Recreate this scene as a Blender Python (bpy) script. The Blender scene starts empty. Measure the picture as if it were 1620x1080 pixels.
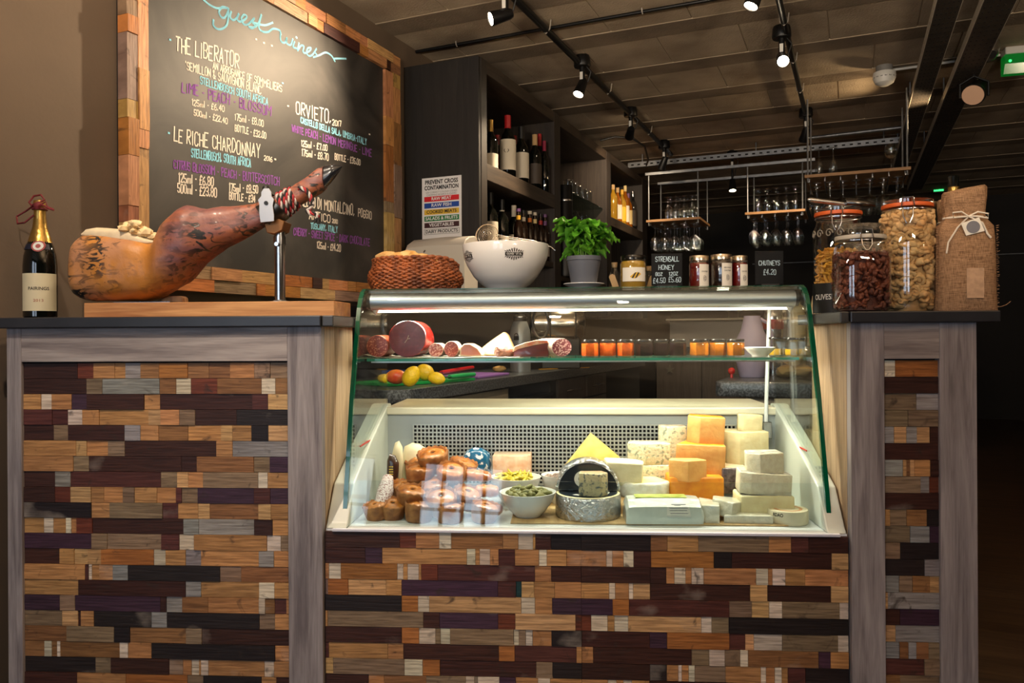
import bpy, bmesh, math, random
from mathutils import Vector, Matrix, noise

# ------------------------------------------------------------------ camera, world, light
R = math.radians
FPX, ZC, Y0, ROLL = 1230.0, 1.045, 2.12, 0.0057       # focal length in px, eye height, distance to the counter
AROOM = math.atan(535 / 1230)                        # the room is turned this far from the view
BCNT = math.atan(0.0654)                             # and the counter this far
scene = bpy.context.scene
COL = scene.collection
cam = bpy.data.cameras.new('camera')
camo = bpy.data.objects.new('camera', cam)
COL.objects.link(camo)
cam.sensor_width = 36.0
cam.lens = FPX / 1620 * 36.0
cam.shift_y = -10 / 1620
cam.clip_start = 0.05
camo.location = (0, 0, ZC)
camo.rotation_euler = (R(90), ROLL, 0)
scene.camera = camo
scene.view_settings.view_transform = 'Standard'
scene.view_settings.look = 'None'
scene.view_settings.gamma = 1.0
scene.view_settings.use_curve_mapping = False
scene.view_settings.exposure = 0.0
w = bpy.data.worlds.new('daylight')
scene.world = w
w.use_nodes = True
w.node_tree.nodes['Background'].inputs[0].default_value = (0.62, 0.78, 1.0, 1)
w.node_tree.nodes['Background'].inputs[1].default_value = 1.1
try:
    scene.cycles.max_bounces = 10
    scene.cycles.transparent_max_bounces = 32
    scene.cycles.diffuse_bounces = 3
    scene.cycles.glossy_bounces = 4
    scene.cycles.transmission_bounces = 6
    scene.cycles.caustics_reflective = False
    scene.cycles.caustics_refractive = False
    scene.cycles.sample_clamp_indirect = 3.0
    scene.cycles.use_denoising = True
except Exception:
    pass

MC = Matrix.Translation((0, Y0, 0)) @ Matrix.Rotation(-BCNT, 4, 'Z')   # counter frame: s along, t back, z up
MR = Matrix.Rotation(-AROOM, 4, 'Z')                                    # room frame: p across, q into the room
ca, sa, cb, sb = math.cos(AROOM), math.sin(AROOM), math.cos(BCNT), math.sin(BCNT)

def CW(s, t, z): return MC @ Vector((s, t, z))
def RW(p, q, z): return MR @ Vector((p, q, z))
def ray(px, py):
    u = (px - 810) / FPX; v = (py - 530) / FPX
    return u - ROLL * v, v + ROLL * u
def CP(px, py, t):                       # point of the photograph -> (s, z) on the counter plane t, and metres per px
    u, v = ray(px, py)
    s = (u * (Y0 + t * cb) - t * sb) / (cb + u * sb)
    Y = Y0 - s * sb + t * cb
    return s, ZC - v * Y, Y / FPX
def PP(px, py, p):                       # -> (q, z, m/px) on the room plane p
    u, v = ray(px, py); Y = p / (u * ca - sa)
    return Y * (u * sa + ca), ZC - v * Y, Y / FPX
def PQ(px, py, q):                       # -> (p, z, m/px) on the room plane q
    u, v = ray(px, py); Y = q / (u * sa + ca)
    return Y * (u * ca - sa), ZC - v * Y, Y / FPX
def PZ(px, py, z):                       # -> (p, q, m/px) on the level z
    u, v = ray(px, py); Y = (ZC - z) / v; X = u * Y
    return X * ca - Y * sa, X * sa + Y * ca, Y / FPX

H = 2.70
def spot(name, loc, target, power, angle, blend=0.9, col=(1, 0.74, 0.47), rad=0.03):
    l = bpy.data.lights.new(name, 'SPOT')
    l.energy = power; l.spot_size = R(angle); l.spot_blend = blend; l.color = col; l.shadow_soft_size = rad
    o = bpy.data.objects.new(name, l); COL.objects.link(o)
    o.location = loc
    o.rotation_euler = (Vector(target) - Vector(loc)).to_track_quat('-Z', 'Y').to_euler()
    return o
def area(name, loc, target, sx, sy, power, col):
    l = bpy.data.lights.new(name, 'AREA')
    l.shape = 'RECTANGLE'; l.size = sx; l.size_y = sy; l.energy = power; l.color = col
    o = bpy.data.objects.new(name, l); COL.objects.link(o)
    o.location = loc
    o.rotation_euler = (Vector(target) - Vector(loc)).to_track_quat('-Z', 'Y').to_euler()
    return o
# daylight through the two shop windows behind the camera
WINDOWS = ((-2.0, -0.75), (-0.28, 0.55))
for i, (wa, wb) in enumerate(WINDOWS):
    area('window_daylight', RW((wa + wb) / 2, -3.42, 1.55), RW((wa + wb) / 2, 3, 1.2), wb - wa, 1.9, 26, (0.72, 0.84, 1.0))
# unseen fill lights added over the guests' side to brighten the concrete ceiling
for i, (p, q, e) in enumerate(((-1.0, 0.60, 66), (0.9, 0.60, 72), (2.9, 1.2, 46))):
    area('added_ceiling_fill', RW(p, q, 1.75), RW(p, q + .42, H), .4, .2, e, (1.0, 0.80, 0.58))
# the track spots: (position in room, aim in world, watts, cone); each gets its lamp body further down
WARM = (1.0, 0.76, 0.50)
LAMPS = []
def lamp(p, q, aim, power, angle, drop=0.17, col=WARM):
    LAMPS.append((p, q, Vector(aim), power, angle, drop, col))
bq, bz, _ = PP(425, 120, -2.24)
lamp(-1.46, 3.30, RW(-2.24, bq, bz), 150, 78)                   # on the chalkboard
lamp(-1.45, 4.40, RW(-1.80, 3.6, 0.9), 110, 90)
lamp(-1.46, 5.55, RW(-1.9, 6.6, 2.15), 55, 75)
lamp(-1.45, 6.62, RW(-2.0, 7.0, 1.4), 16, 75)
lamp(-0.36, 3.52, CW(0.25, 1.1, 0.95), 62, 88)
lamp(-0.33, 4.42, CW(1.0, 0.15, 1.2), 24, 70)
lamp(-0.29, 6.10, RW(-0.9, 7.4, 0.8), 60, 95)
lamp(-0.97, 7.25, RW(-0.9, 6.9, 1.2), 30, 80)
lamp(-1.46, 0.75, CW(-0.85, 0.0, 0.80), 82, 74, col=(1, .84, .66))                # over the guests' side of the counter
lamp(-1.46, 1.75, CW(-0.95, 0.15, 1.2), 18, 60, col=(1, .84, .66))
lamp(-0.34, 0.85, CW(-0.15, 0.1, 0.60), 56, 72, col=(1, .84, .66))
lamp(-0.34, 1.75, CW(0.65, 0.15, 1.15), 14, 70, col=(1, .84, .66))

# ------------------------------------------------------------------ mesh helpers
rnd = random.Random(11)
class MB:
    def __init__(self):
        self.bm = bmesh.new(); self.mi = 0; self.col = None
        self.cl = None; self.M = None
    def _fin(self, faces, verts=None):
        for f_ in faces:
            f_.material_index = self.mi
        if self.col is not None:
            if self.cl is None:
                self.cl = self.bm.loops.layers.float_color.new('Col')
            for f_ in faces:
                for l in f_.loops: l[self.cl] = (*self.col, 1)
        return faces
    def v(self, co):
        co = Vector(co)
        return self.bm.verts.new(self.M @ co if self.M is not None else co)
    def face(self, vs):
        try: f_ = self.bm.faces.new(vs)
        except ValueError: return None
        self._fin([f_]); return f_
    def poly(self, pts): return self.face([self.v(p) for p in pts])
    def box(self, x0, x1, y0, y1, z0, z1, bev=0.0, seg=1):
        c = [(x0, y0, z0), (x1, y0, z0), (x1, y1, z0), (x0, y1, z0), (x0, y0, z1), (x1, y0, z1), (x1, y1, z1), (x0, y1, z1)]
        vs = [self.v(p) for p in c]
        fs = [self.bm.faces.new([vs[i] for i in q]) for q in ((0, 3, 2, 1), (4, 5, 6, 7), (0, 1, 5, 4), (1, 2, 6, 5), (2, 3, 7, 6), (3, 0, 4, 7))]
        self._fin(fs)
        if bev > 0:
            es = list({e for f_ in fs for e in f_.edges})
            r = bmesh.ops.bevel(self.bm, geom=es, offset=bev, segments=seg, affect='EDGES', profile=0.5)
            self._fin(r['faces'])
        return fs
    def prism(self, outline, d0, d1, axis=1, bev=0.0, seg=1):
        """outline in the two other axes, extruded along axis from d0 to d1"""
        def mk(a, b, d):
            return (d, a, b) if axis == 0 else ((a, d, b) if axis == 1 else (a, b, d))
        A = [self.v(mk(a, b, d0)) for a, b in outline]; B = [self.v(mk(a, b, d1)) for a, b in outline]
        n = len(A); fs = [self.bm.faces.new(A), self.bm.faces.new(B[::-1])]
        for i in range(n): fs.append(self.bm.faces.new((A[i], B[i], B[(i + 1) % n], A[(i + 1) % n])))
        bmesh.ops.recalc_face_normals(self.bm, faces=fs)
        self._fin(fs)
        if bev > 0:
            es = list({e for f_ in fs for e in f_.edges})
            r = bmesh.ops.bevel(self.bm, geom=es, offset=bev, segments=seg, affect='EDGES', profile=0.5)
            self._fin(r['faces'])
        return fs
    def rings(self, rings, closed=True, cap0=True, cap1=True):
        vr = [[self.v(p) for p in r] for r in rings]
        fs = []
        for a, b in zip(vr, vr[1:]):
            n = len(a)
            for i in range(n if closed else n - 1):
                try: fs.append(self.bm.faces.new((a[i], a[(i + 1) % n], b[(i + 1) % n], b[i])))
                except ValueError: pass
        if cap0 and closed: fs.append(self.bm.faces.new(vr[0][::-1]))
        if cap1 and closed: fs.append(self.bm.faces.new(vr[-1]))
        self._fin(fs); return fs
    def lathe(self, prof, n=28, c=(0, 0, 0), sx=1.0, sy=1.0, ex=2.0):
        def ring(r, z):
            out = []
            for i in range(n):
                t = 2 * math.pi * i / n; co, si = math.cos(t), math.sin(t)
                if ex != 2.0:
                    k = (abs(co) ** ex + abs(si) ** ex) ** (-1 / ex); co *= k; si *= k
                out.append((c[0] + r * co * sx, c[1] + r * si * sy, c[2] + z))
            return out
        rr = [ring(max(r, 0.0002), z) for r, z in prof]
        return self.rings(rr)
    def tube(self, pts, r, n=8, closed=False, cap=True):
        pts = [Vector(p) for p in pts]; m = len(pts)
        rad = r if isinstance(r, (list, tuple)) else [r] * m
        up = None; rr = []
        for i, p in enumerate(pts):
            if closed: d = pts[(i + 1) % m] - pts[i - 1]
            else: d = pts[min(i + 1, m - 1)] - pts[max(i - 1, 0)]
            if d.length < 1e-9: d = Vector((0, 0, 1))
            d.normalize()
            if up is None:
                up = Vector((0, 0, 1)) if abs(d.z) < 0.9 else Vector((1, 0, 0))
            x = up - d * up.dot(d)
            if x.length < 1e-6: x = d.orthogonal()
            x.normalize(); y = d.cross(x); up = x
            rr.append([p + (x * math.cos(2 * math.pi * k / n) + y * math.sin(2 * math.pi * k / n)) * rad[i] for k in range(n)])
        if closed: rr.append(rr[0]); return self.rings(rr, True, False, False)
        return self.rings(rr, True, cap, cap)
    def ball(self, c, r, sub=2, amp=0.0, fr=8.0, seed=0.0):
        """r: number or (rx, ry, rz); amp: how lumpy"""
        if not isinstance(r, (tuple, list)): r = (r, r, r)
        M = Matrix.Identity(4)
        rs = bmesh.ops.create_icosphere(self.bm, subdivisions=sub, radius=1.0)
        cc = Vector(c)
        for v in rs['verts']:
            d = v.co.copy()
            k = 1.0
            if amp: k += amp * noise.noise(d * fr * 0.25 + Vector((seed, seed * 1.7, -seed)))
            v.co = cc + Vector((d.x * r[0] * k, d.y * r[1] * k, d.z * r[2] * k))
            if self.M is not None: v.co = self.M @ v.co
        fs = list({f_ for v in rs['verts'] for f_ in v.link_faces})
        self._fin(fs); return rs['verts']
    def ribbon(self, pts, wd, nrm, off=0.0):
        """flat stroke of width wd on a surface with normal nrm"""
        nrm = Vector(nrm)
        for a, b in zip(pts, pts[1:]):
            a = Vector(a); b = Vector(b); d = b - a
            if d.length < 1e-6: continue
            d.normalize(); sd = nrm.cross(d).normalized() * wd / 2
            e = d * wd * 0.35; o = nrm * off
            self.poly((a - e - sd + o, b + e - sd + o, b + e + sd + o, a - e + sd + o))
    def warp(self, fn):
        for v in self.bm.verts: v.co = Vector(fn(v.co))
        return self
    def grid(self, nx, ny, fn):
        vs = [[self.v(fn(i / nx, j / ny)) for i in range(nx + 1)] for j in range(ny + 1)]
        fs = []
        for j in range(ny):
            for i in range(nx):
                fs.append(self.bm.faces.new((vs[j][i], vs[j][i + 1], vs[j + 1][i + 1], vs[j + 1][i])))
        self._fin(fs); return fs

def ob(name, mb, mats, parent=None, loc=(0, 0, 0), rz=0.0, rot=None, smooth=35, label=None, cat=None, group=None, kind=None, norm=True):
    if norm and len(mb.bm.faces): bmesh.ops.recalc_face_normals(mb.bm, faces=mb.bm.faces[:])
    me = bpy.data.meshes.new(name)
    mb.bm.to_mesh(me); mb.bm.free()
    for m in (mats if isinstance(mats, (list, tuple)) else [mats]): me.materials.append(m)
    if smooth:
        for p in me.polygons: p.use_smooth = True
        me.set_sharp_from_angle(angle=R(smooth))
    o = bpy.data.objects.new(name, me); COL.objects.link(o)
    o.location = loc
    o.rotation_euler = rot if rot is not None else (0, 0, rz)
    if parent is not None: o.parent = parent
    tag(o, label, cat, group, kind)
    return o
def tag(o, label=None, cat=None, group=None, kind=None):
    if label: o['label'] = label
    if cat: o['category'] = cat
    if group: o['group'] = group
    if kind: o['kind'] = kind
    return o
def thing(name, label, cat, loc=(0, 0, 0), rz=0.0, group=None, rot=None):
    o = bpy.data.objects.new(name, None); COL.objects.link(o)
    o.empty_display_size = 0.05
    o.location = loc; o.rotation_euler = rot if rot is not None else (0, 0, rz)
    return tag(o, label, cat, group)
def dup(root, loc, rz=None, label=None, group=None, scale=None, rot=None):
    r = root.copy(); COL.objects.link(r); r.location = loc
    if rz is not None: r.rotation_euler = (0, 0, rz)
    if rot is not None: r.rotation_euler = rot
    if scale is not None: r.scale = scale if isinstance(scale, (tuple, list)) else (scale,) * 3
    if label: r['label'] = label
    if group: r['group'] = group
    for ch in list(root.children):
        c = ch.copy(); COL.objects.link(c); c.parent = r
        for g in ch.children:
            d = g.copy(); COL.objects.link(d); d.parent = c
    return r

# ------------------------------------------------------------------ materials
def lin(c):
    return tuple(((x / 255) / 12.92 if x / 255 <= 0.04045 else ((x / 255 + 0.055) / 1.055) ** 2.4) for x in c)
_mats = {}
def nt(name):
    m = bpy.data.materials.new(name); m.use_nodes = True
    t = m.node_tree; return m, t, t.nodes['Principled BSDF'], t.nodes['Material Output']
def mat(name, col, rough=0.5, metal=0.0, var=0.0, scale=8.0, stretch=(1, 1, 1), bump=0.0, bscale=40.0, col2=None, spec=0.5,
        emit=None, es=0.0, coat=0.0, trans=0.0, sss=0.0, sharp=False, attr=False, detail=4.0, thr=(0.35, 0.65)):
    """noise between col and col2 in object space, plus bump"""
    if name in _mats: return _mats[name]
    m, t, b, out = nt(name); N = t.nodes; L = t.links
    b.inputs['Roughness'].default_value = rough; b.inputs['Metallic'].default_value = metal
    b.inputs['Specular IOR Level'].default_value = spec
    c1 = (*lin(col), 1)
    b.inputs['Base Color'].default_value = c1
    if coat: b.inputs['Coat Weight'].default_value = coat
    if trans: b.inputs['Transmission Weight'].default_value = trans
    if sss:
        b.inputs['Subsurface Weight'].default_value = sss; b.inputs['Subsurface Radius'].default_value = (0.02, 0.012, 0.008)
        b.inputs['Subsurface Scale'].default_value = 0.5
    if emit: b.inputs['Emission Color'].default_value = (*lin(emit), 1); b.inputs['Emission Strength'].default_value = es
    tc = mp = None
    if var or bump or col2 or attr:
        tc = N.new('ShaderNodeTexCoord'); mp = N.new('ShaderNodeMapping'); mp.inputs['Scale'].default_value = stretch
        L.new(tc.outputs['Object'], mp.inputs[0])
    if col2 or var or attr:
        nz = N.new('ShaderNodeTexNoise'); nz.inputs['Scale'].default_value = scale; nz.inputs['Detail'].default_value = detail
        L.new(mp.outputs[0], nz.inputs['Vector'])
        mr = N.new('ShaderNodeMapRange'); mr.inputs['From Min'].default_value = thr[0]; mr.inputs['From Max'].default_value = thr[1]
        L.new(nz.outputs['Fac'], mr.inputs['Value'])
        mx = N.new('ShaderNodeMix'); mx.data_type = 'RGBA'
        L.new(mr.outputs[0], mx.inputs['Factor'])
        if attr:
            at = N.new('ShaderNodeAttribute'); at.attribute_name = 'Col'
            mu = N.new('ShaderNodeMix'); mu.data_type = 'RGBA'; mu.blend_type = 'MULTIPLY'; mu.inputs['Factor'].default_value = 1
            L.new(at.outputs['Color'], mu.inputs['A']); mu.inputs['B'].default_value = (1 - var,) * 3 + (1,)
            L.new(mu.outputs['Result'], mx.inputs['A']); L.new(at.outputs['Color'], mx.inputs['B'])
        else:
            mx.inputs['A'].default_value = c1
            if col2: mx.inputs['B'].default_value = (*lin(col2), 1)
            else: mx.inputs['B'].default_value = tuple(min(1, x * (1 - var)) for x in c1[:3]) + (1,)
        L.new(mx.outputs['Result'], b.inputs['Base Color'])
    if bump:
        nb = N.new('ShaderNodeTexNoise'); nb.inputs['Scale'].default_value = bscale; nb.inputs['Detail'].default_value = 5
        L.new(mp.outputs[0], nb.inputs['Vector'])
        bp = N.new('ShaderNodeBump'); bp.inputs['Strength'].default_value = bump; bp.inputs['Distance'].default_value = 0.01
        L.new(nb.outputs['Fac'], bp.inputs['Height']); L.new(bp.outputs[0], b.inputs['Normal'])
    _mats[name] = m; return m
def wood(name, col, col2, rough=0.55, scale=3.0, axis=0, bump=0.15, dark=None, knots=False):
    """grain runs along axis"""
    if name in _mats: return _mats[name]
    m, t, b, out = nt(name); N = t.nodes; L = t.links
    b.inputs['Roughness'].default_value = rough
    tc = N.new('ShaderNodeTexCoord'); mp = N.new('ShaderNodeMapping')
    st = [14.0, 14.0, 14.0]; st[axis] = 0.9
    mp.inputs['Scale'].default_value = st; L.new(tc.outputs['Object'], mp.inputs[0])
    n1 = N.new('ShaderNodeTexNoise'); n1.inputs['Scale'].default_value = scale; n1.inputs['Detail'].default_value = 6; n1.inputs['Distortion'].default_value = 1.2
    L.new(mp.outputs[0], n1.inputs['Vector'])
    n2 = N.new('ShaderNodeTexNoise'); n2.inputs['Scale'].default_value = scale * 7; n2.inputs['Detail'].default_value = 3
    L.new(mp.outputs[0], n2.inputs['Vector'])
    ad = N.new('ShaderNodeMath'); ad.operation = 'MULTIPLY_ADD'; ad.inputs[1].default_value = 0.35
    L.new(n2.outputs['Fac'], ad.inputs[0]); L.new(n1.outputs['Fac'], ad.inputs[2])
    cr = N.new('ShaderNodeValToRGB'); e = cr.color_ramp.elements
    e[0].position = 0.45; e[0].color = (*lin(col2), 1); e[1].position = 0.85; e[1].color = (*lin(col), 1)
    L.new(ad.outputs[0], cr.inputs[0]); L.new(cr.outputs[0], b.inputs['Base Color'])
    bp = N.new('ShaderNodeBump'); bp.inputs['Strength'].default_value = bump; bp.inputs['Distance'].default_value = 0.004
    L.new(ad.outputs[0], bp.inputs['Height']); L.new(bp.outputs[0], b.inputs['Normal'])
    _mats[name] = m; return m
def thin_glass(name, tint=(1, 1, 1), f0=0.045, rough=0.01, refl=1.0, dirt=0.0):
    """a pane or jar wall: clear but for its mirror reflection, the same from either side"""
    if name in _mats: return _mats[name]
    m, t, b, out = nt(name); N = t.nodes; L = t.links
    N.remove(b)
    tr = N.new('ShaderNodeBsdfTransparent'); tr.inputs[0].default_value = (*tint, 1)
    gl = N.new('ShaderNodeBsdfGlossy'); gl.inputs['Roughness'].default_value = rough; gl.inputs[0].default_value = (refl, refl, refl, 1)
    lw = N.new('ShaderNodeLayerWeight'); lw.inputs['Blend'].default_value = 0.5
    pw = N.new('ShaderNodeMath'); pw.operation = 'POWER'; pw.inputs[1].default_value = 4.0
    L.new(lw.outputs['Facing'], pw.inputs[0])
    ma = N.new('ShaderNodeMath'); ma.operation = 'MULTIPLY_ADD'; ma.inputs[1].default_value = 0.85; ma.inputs[2].default_value = f0
    L.new(pw.outputs[0], ma.inputs[0])
    mx = N.new('ShaderNodeMixShader'); L.new(ma.outputs[0], mx.inputs[0]); L.new(tr.outputs[0], mx.inputs[1]); L.new(gl.outputs[0], mx.inputs[2])
    last = mx
    if dirt:
        df = N.new('ShaderNodeBsdfDiffuse'); df.inputs[0].default_value = (0.8, 0.8, 0.8, 1)
        tc = N.new('ShaderNodeTexCoord'); nz = N.new('ShaderNodeTexNoise'); nz.inputs['Scale'].default_value = 5; nz.inputs['Detail'].default_value = 6
        L.new(tc.outputs['Object'], nz.inputs['Vector'])
        mr = N.new('ShaderNodeMapRange'); mr.inputs['From Min'].default_value = 0.4; mr.inputs['From Max'].default_value = 0.8; mr.inputs['To Max'].default_value = dirt
        L.new(nz.outputs['Fac'], mr.inputs['Value'])
        m2 = N.new('ShaderNodeMixShader'); L.new(mr.outputs[0], m2.inputs[0]); L.new(mx.outputs[0], m2.inputs[1]); L.new(df.outputs[0], m2.inputs[2]); last = m2
    L.new(last.outputs[0], out.inputs[0])
    _mats[name] = m; return m
def emis(name, col, s):
    if name in _mats: return _mats[name]
    m, t, b, out = nt(name); t.nodes.remove(b)
    e = t.nodes.new('ShaderNodeEmission'); e.inputs[0].default_value = (*lin(col), 1); e.inputs[1].default_value = s
    t.links.new(e.outputs[0], out.inputs[0]); _mats[name] = m; return m

BLACK = mat('black_plastic', (14, 14, 15), 0.45)
BLACKM = mat('black_metal', (18, 18, 19), 0.4, 0.3)
STEEL = mat('steel', (190, 190, 192), 0.22, 1.0)
BRUSH = mat('brushed_steel', (175, 175, 172), 0.38, 1.0)
GALV = mat('galvanised', (150, 152, 155), 0.42, 0.8, var=0.25, scale=25)
WHITEP = mat('white_plastic', (225, 223, 216), 0.35)
PORC = mat('porcelain', (236, 234, 230), 0.12, coat=0.4)
GLASS = thin_glass('jar_glass', (0.95, 0.97, 0.96), 0.085)
WGLASS = thin_glass('wine_glass', (0.93, 0.95, 0.95), 0.10)
PANE = thin_glass('pane_glass', (0.95, 0.985, 0.97), 0.02, dirt=0.006)
PAPER = mat('paper', (232, 226, 212), 0.8)
KRAFT = mat('kraft_card', (196, 160, 112), 0.8, var=0.15, scale=30)
CHALKW = mat('chalk_white', (238, 228, 215), 0.9)
CHALKB = mat('chalk_blue', (146, 216, 240), 0.9)
CHALKP = mat('chalk_purple', (142, 84, 172), 0.9)
BTL = mat('dark_bottle_glass', (10, 12, 9), 0.06, spec=0.6, coat=0.5)

# ------------------------------------------------------------------ lettering
G = {'A': '002640|1232', 'B': '00063645443303|0333424130 00', 'C': '4536160501103041', 'D': '00062644422000', 'E': '46060040|0333', 'F': '460600|0333',
     'G': '45361605011030414323', 'H': '0006|4046|0343', 'I': '2026', 'J': '4641301001', 'K': '0006|460340', 'L': '060040', 'M': '0006234640', 'N': '00064046',
     'O': '100105163645413010', 'P': '00063645443303', 'Q': '100105163645413010|2240', 'R': '00063645443303|1340', 'S': '453616050413334241301001',
     'T': '0646|2026', 'U': '060110304146', 'V': '062046', 'W': '0610243046', 'X': '0046|0640', 'Y': '062346|2320', 'Z': '06460040',
     '0': '100105163645413010', '1': '152620', '2': '05163645440040', '3': '0516364544332313|3342413010 01', '4': '30360242', '5': '460603334241301001',
     '6': '36040110304142331302', '7': '064620', '8': '130405163645443313020110304142 33', '9': '10304245361605041344', '.': '2021', ',': '2110', '-': '1333',
     "'": '2625', '&': '400516262501102042', 'm': '0003|0213232023|233343 40', 'l': '2026', '$': '4536261510|0040|0333', '*': '1213222312', '/': '0046', ':': '2122|2425'}
def strokes(ch):
    s = G.get(ch, '').replace(' ', '')
    return [[(int(p[i]), int(p[i + 1])) for i in range(0, len(p), 2)] for p in s.split('|')] if s else []
def hand(mb, text, P, x0, y0, x1, y1, h, wd, nrm, off=0.001):
    """single-stroke capitals from baseline start to baseline end; P maps 2-D to the surface"""
    wts = [.55 if c in "I1',.l" else .65 if c in ' -' else 1.3 if c in 'MWm' else 1.0 for c in text]; tot = sum(wts); acc = 0.0
    for ch, wt in zip(text, wts):
        i = acc / wt; dx, dy = (x1 - x0) / tot * wt, (y1 - y0) / tot * wt; acc += wt
        jx, jy = rnd.uniform(-.03, .03), rnd.uniform(-.05, .05); sl = rnd.uniform(-.03, .10); wob = rnd.uniform(.92, 1.08)
        for st in strokes(ch):
            pts = []
            for gx, gy in st:
                k = ((gx - 2) / 4.0 * (0.70 if wt > .6 else 1.1) + .5) + jx + sl * (gy / 6.0 - .5)
                pts.append(P(x0 + dx * (i + k), y0 + dy * (i + k) - h * (gy / 6.0 * wob + jy)))
            mb.ribbon(pts, wd, nrm, off)
_fc = {}
def typed(text, size, mats, parent, loc, rot, name='lettering', align='CENTER', wide=None, fn=None, bold=0.0):
    """printed lettering as a flat mesh"""
    cu = bpy.data.curves.new(name, 'FONT'); cu.body = text; cu.size = size; cu.align_x = align; cu.align_y = 'CENTER'
    cu.resolution_u = 3; cu.offset = bold
    tmp = bpy.data.objects.new('tmp', cu); COL.objects.link(tmp)
    dg = bpy.context.evaluated_depsgraph_get(); dg.update()
    me = bpy.data.meshes.new_from_object(tmp.evaluated_get(dg))
    bpy.data.objects.remove(tmp); bpy.data.curves.remove(cu)
    if wide:
        xs = [v.co.x for v in me.vertices]; k = wide / max(1e-6, max(xs) - min(xs))
        for v in me.vertices: v.co.x *= k
    if fn:
        for v in me.vertices: v.co = fn(v.co)
    me.materials.clear(); me.materials.append(mats)
    me.name = name
    o = bpy.data.objects.new(name, me); COL.objects.link(o)
    o.parent = parent; o.location = loc; o.rotation_euler = rot
    return o
FRONT = (R(90), 0, 0)

# ------------------------------------------------------------------ the room
PL, PR, QF, QB = -2.30, 4.2, -3.2, 10.9
def struct(name, mb, mats, **k): return ob(name, mb, mats, rz=-AROOM, kind='structure', smooth=0, **k)
WALLC = mat('taupe_wall_paint', (98, 82, 67), 0.75, var=0.12, scale=3, bump=0.05, bscale=60)
DARKW = mat('dark_wall_paint', (40, 36, 33), 0.8, var=0.2, scale=2)
mb = MB(); mb.box(PL - 0.1, PL, QF, QB, 0, H)
struct('wall_left', mb, WALLC)
mb = MB(); mb.box(PR, PR + 0.1, QF, QB, 0, H); struct('wall_right', mb, DARKW)
mb = MB(); mb.box(PL - 0.1, PR + 0.1, QB, QB + 0.1, 0, H); struct('wall_back', mb, DARKW)
mb = MB()
x = PL - 0.1
for wa, wb in WINDOWS:
    mb.box(x, wa, QF - 0.1, QF, 0, H); mb.box(wa, wb, QF - 0.1, QF, 0, 0.5); mb.box(wa, wb, QF - 0.1, QF, 2.45, H); x = wb
mb.box(x, PR + 0.1, QF - 0.1, QF, 0, H)
struct('wall_front', mb, DARKW)
for i, (wa, wb) in enumerate(WINDOWS):
    mb = MB()
    for k in range(5):
        xx = wa + (wb - wa) * k / 4; mb.box(xx - 0.016, xx + 0.016, QF - 0.07, QF - 0.02, 0.5, 2.45)
    for z in (0.52, 1.15, 1.8, 2.43): mb.box(wa, wb, QF - 0.072, QF - 0.022, z - 0.016, z + 0.016)
    struct('window_%d' % (i + 1), mb, mat('window_frame_paint', (92, 74, 58), 0.5))
FLOORM = wood('dark_floor_boards', (92, 70, 50), (58, 42, 30), axis=0, scale=2.0, rough=0.45)
mb = MB(); mb.box(PL - 0.1, PR + 0.1, QF - 0.1, QB + 0.1, -0.05, 0); struct('floor', mb, FLOORM)

# beam-and-block ceiling
def ceiling_mat(name, a, b, joints):
    m, t, bs, out = nt(name); N = t.nodes; L = t.links
    bs.inputs['Roughness'].default_value = 0.9
    tc = N.new('ShaderNodeTexCoord')
    n1 = N.new('ShaderNodeTexNoise'); n1.inputs['Scale'].default_value = 3.5; n1.inputs['Detail'].default_value = 8; L.new(tc.outputs['Object'], n1.inputs['Vector'])
    n2 = N.new('ShaderNodeTexNoise'); n2.inputs['Scale'].default_value = 90; n2.inputs['Detail'].default_value = 3; L.new(tc.outputs['Object'], n2.inputs['Vector'])
    mr = N.new('ShaderNodeMapRange'); mr.inputs['From Min'].default_value = 0.3; mr.inputs['From Max'].default_value = 0.7; L.new(n1.outputs['Fac'], mr.inputs['Value'])
    mx = N.new('ShaderNodeMix'); mx.data_type = 'RGBA'; mx.inputs['A'].default_value = (*lin(a), 1); mx.inputs['B'].default_value = (*lin(b), 1); L.new(mr.outputs[0], mx.inputs['Factor'])
    L.new(mx.outputs['Result'], bs.inputs['Base Color'])
    bp = N.new('ShaderNodeBump'); bp.inputs['Strength'].default_value = 0.5; bp.inputs['Distance'].default_value = 0.01
    L.new(n2.outputs['Fac'], bp.inputs['Height']); L.new(bp.outputs[0], bs.inputs['Normal'])
    return m
CEILB = ceiling_mat('concrete_block', (192, 174, 150), (152, 134, 114), True)
CEILM = ceiling_mat('concrete_beam', (148, 130, 110), (108, 94, 78), False)
JOINT = mat('mortar', (188, 172, 148), 0.9)
mb = MB()
mb.box(PL - 0.1, PR + 0.1, QF - 0.1, QB + 0.1, H + 0.02, H + 0.1)
q = 4.74 - 0.62 * 13
k = 0
while q < QB:
    mb.mi = 1; mb.box(PL, PR, q, q + 0.17, H - 0.004, H + 0.03)
    mb.mi = 2; mb.box(PL, PR, q - 0.008, q, H - 0.004, H + 0.03)
    mb.mi = 0
    off = 0.22 * (k % 2) + rnd.uniform(-.05, .05); p = PL - off
    while p < PR:
        mb.box(max(PL, p + 0.004), min(PR, p + 0.436), q + 0.17, q + 0.612, H - rnd.uniform(0, 0.003), H + 0.03)
        p += 0.44
    if k % 1 == 0:
        mb.mi = 2; mb.box(PL, PR, q + 0.17, q + 0.612, H + 0.003, H + 0.03); mb.mi = 0
    q += 0.62; k += 1
struct('ceiling', mb, [CEILB, CEILM, JOINT])

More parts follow.
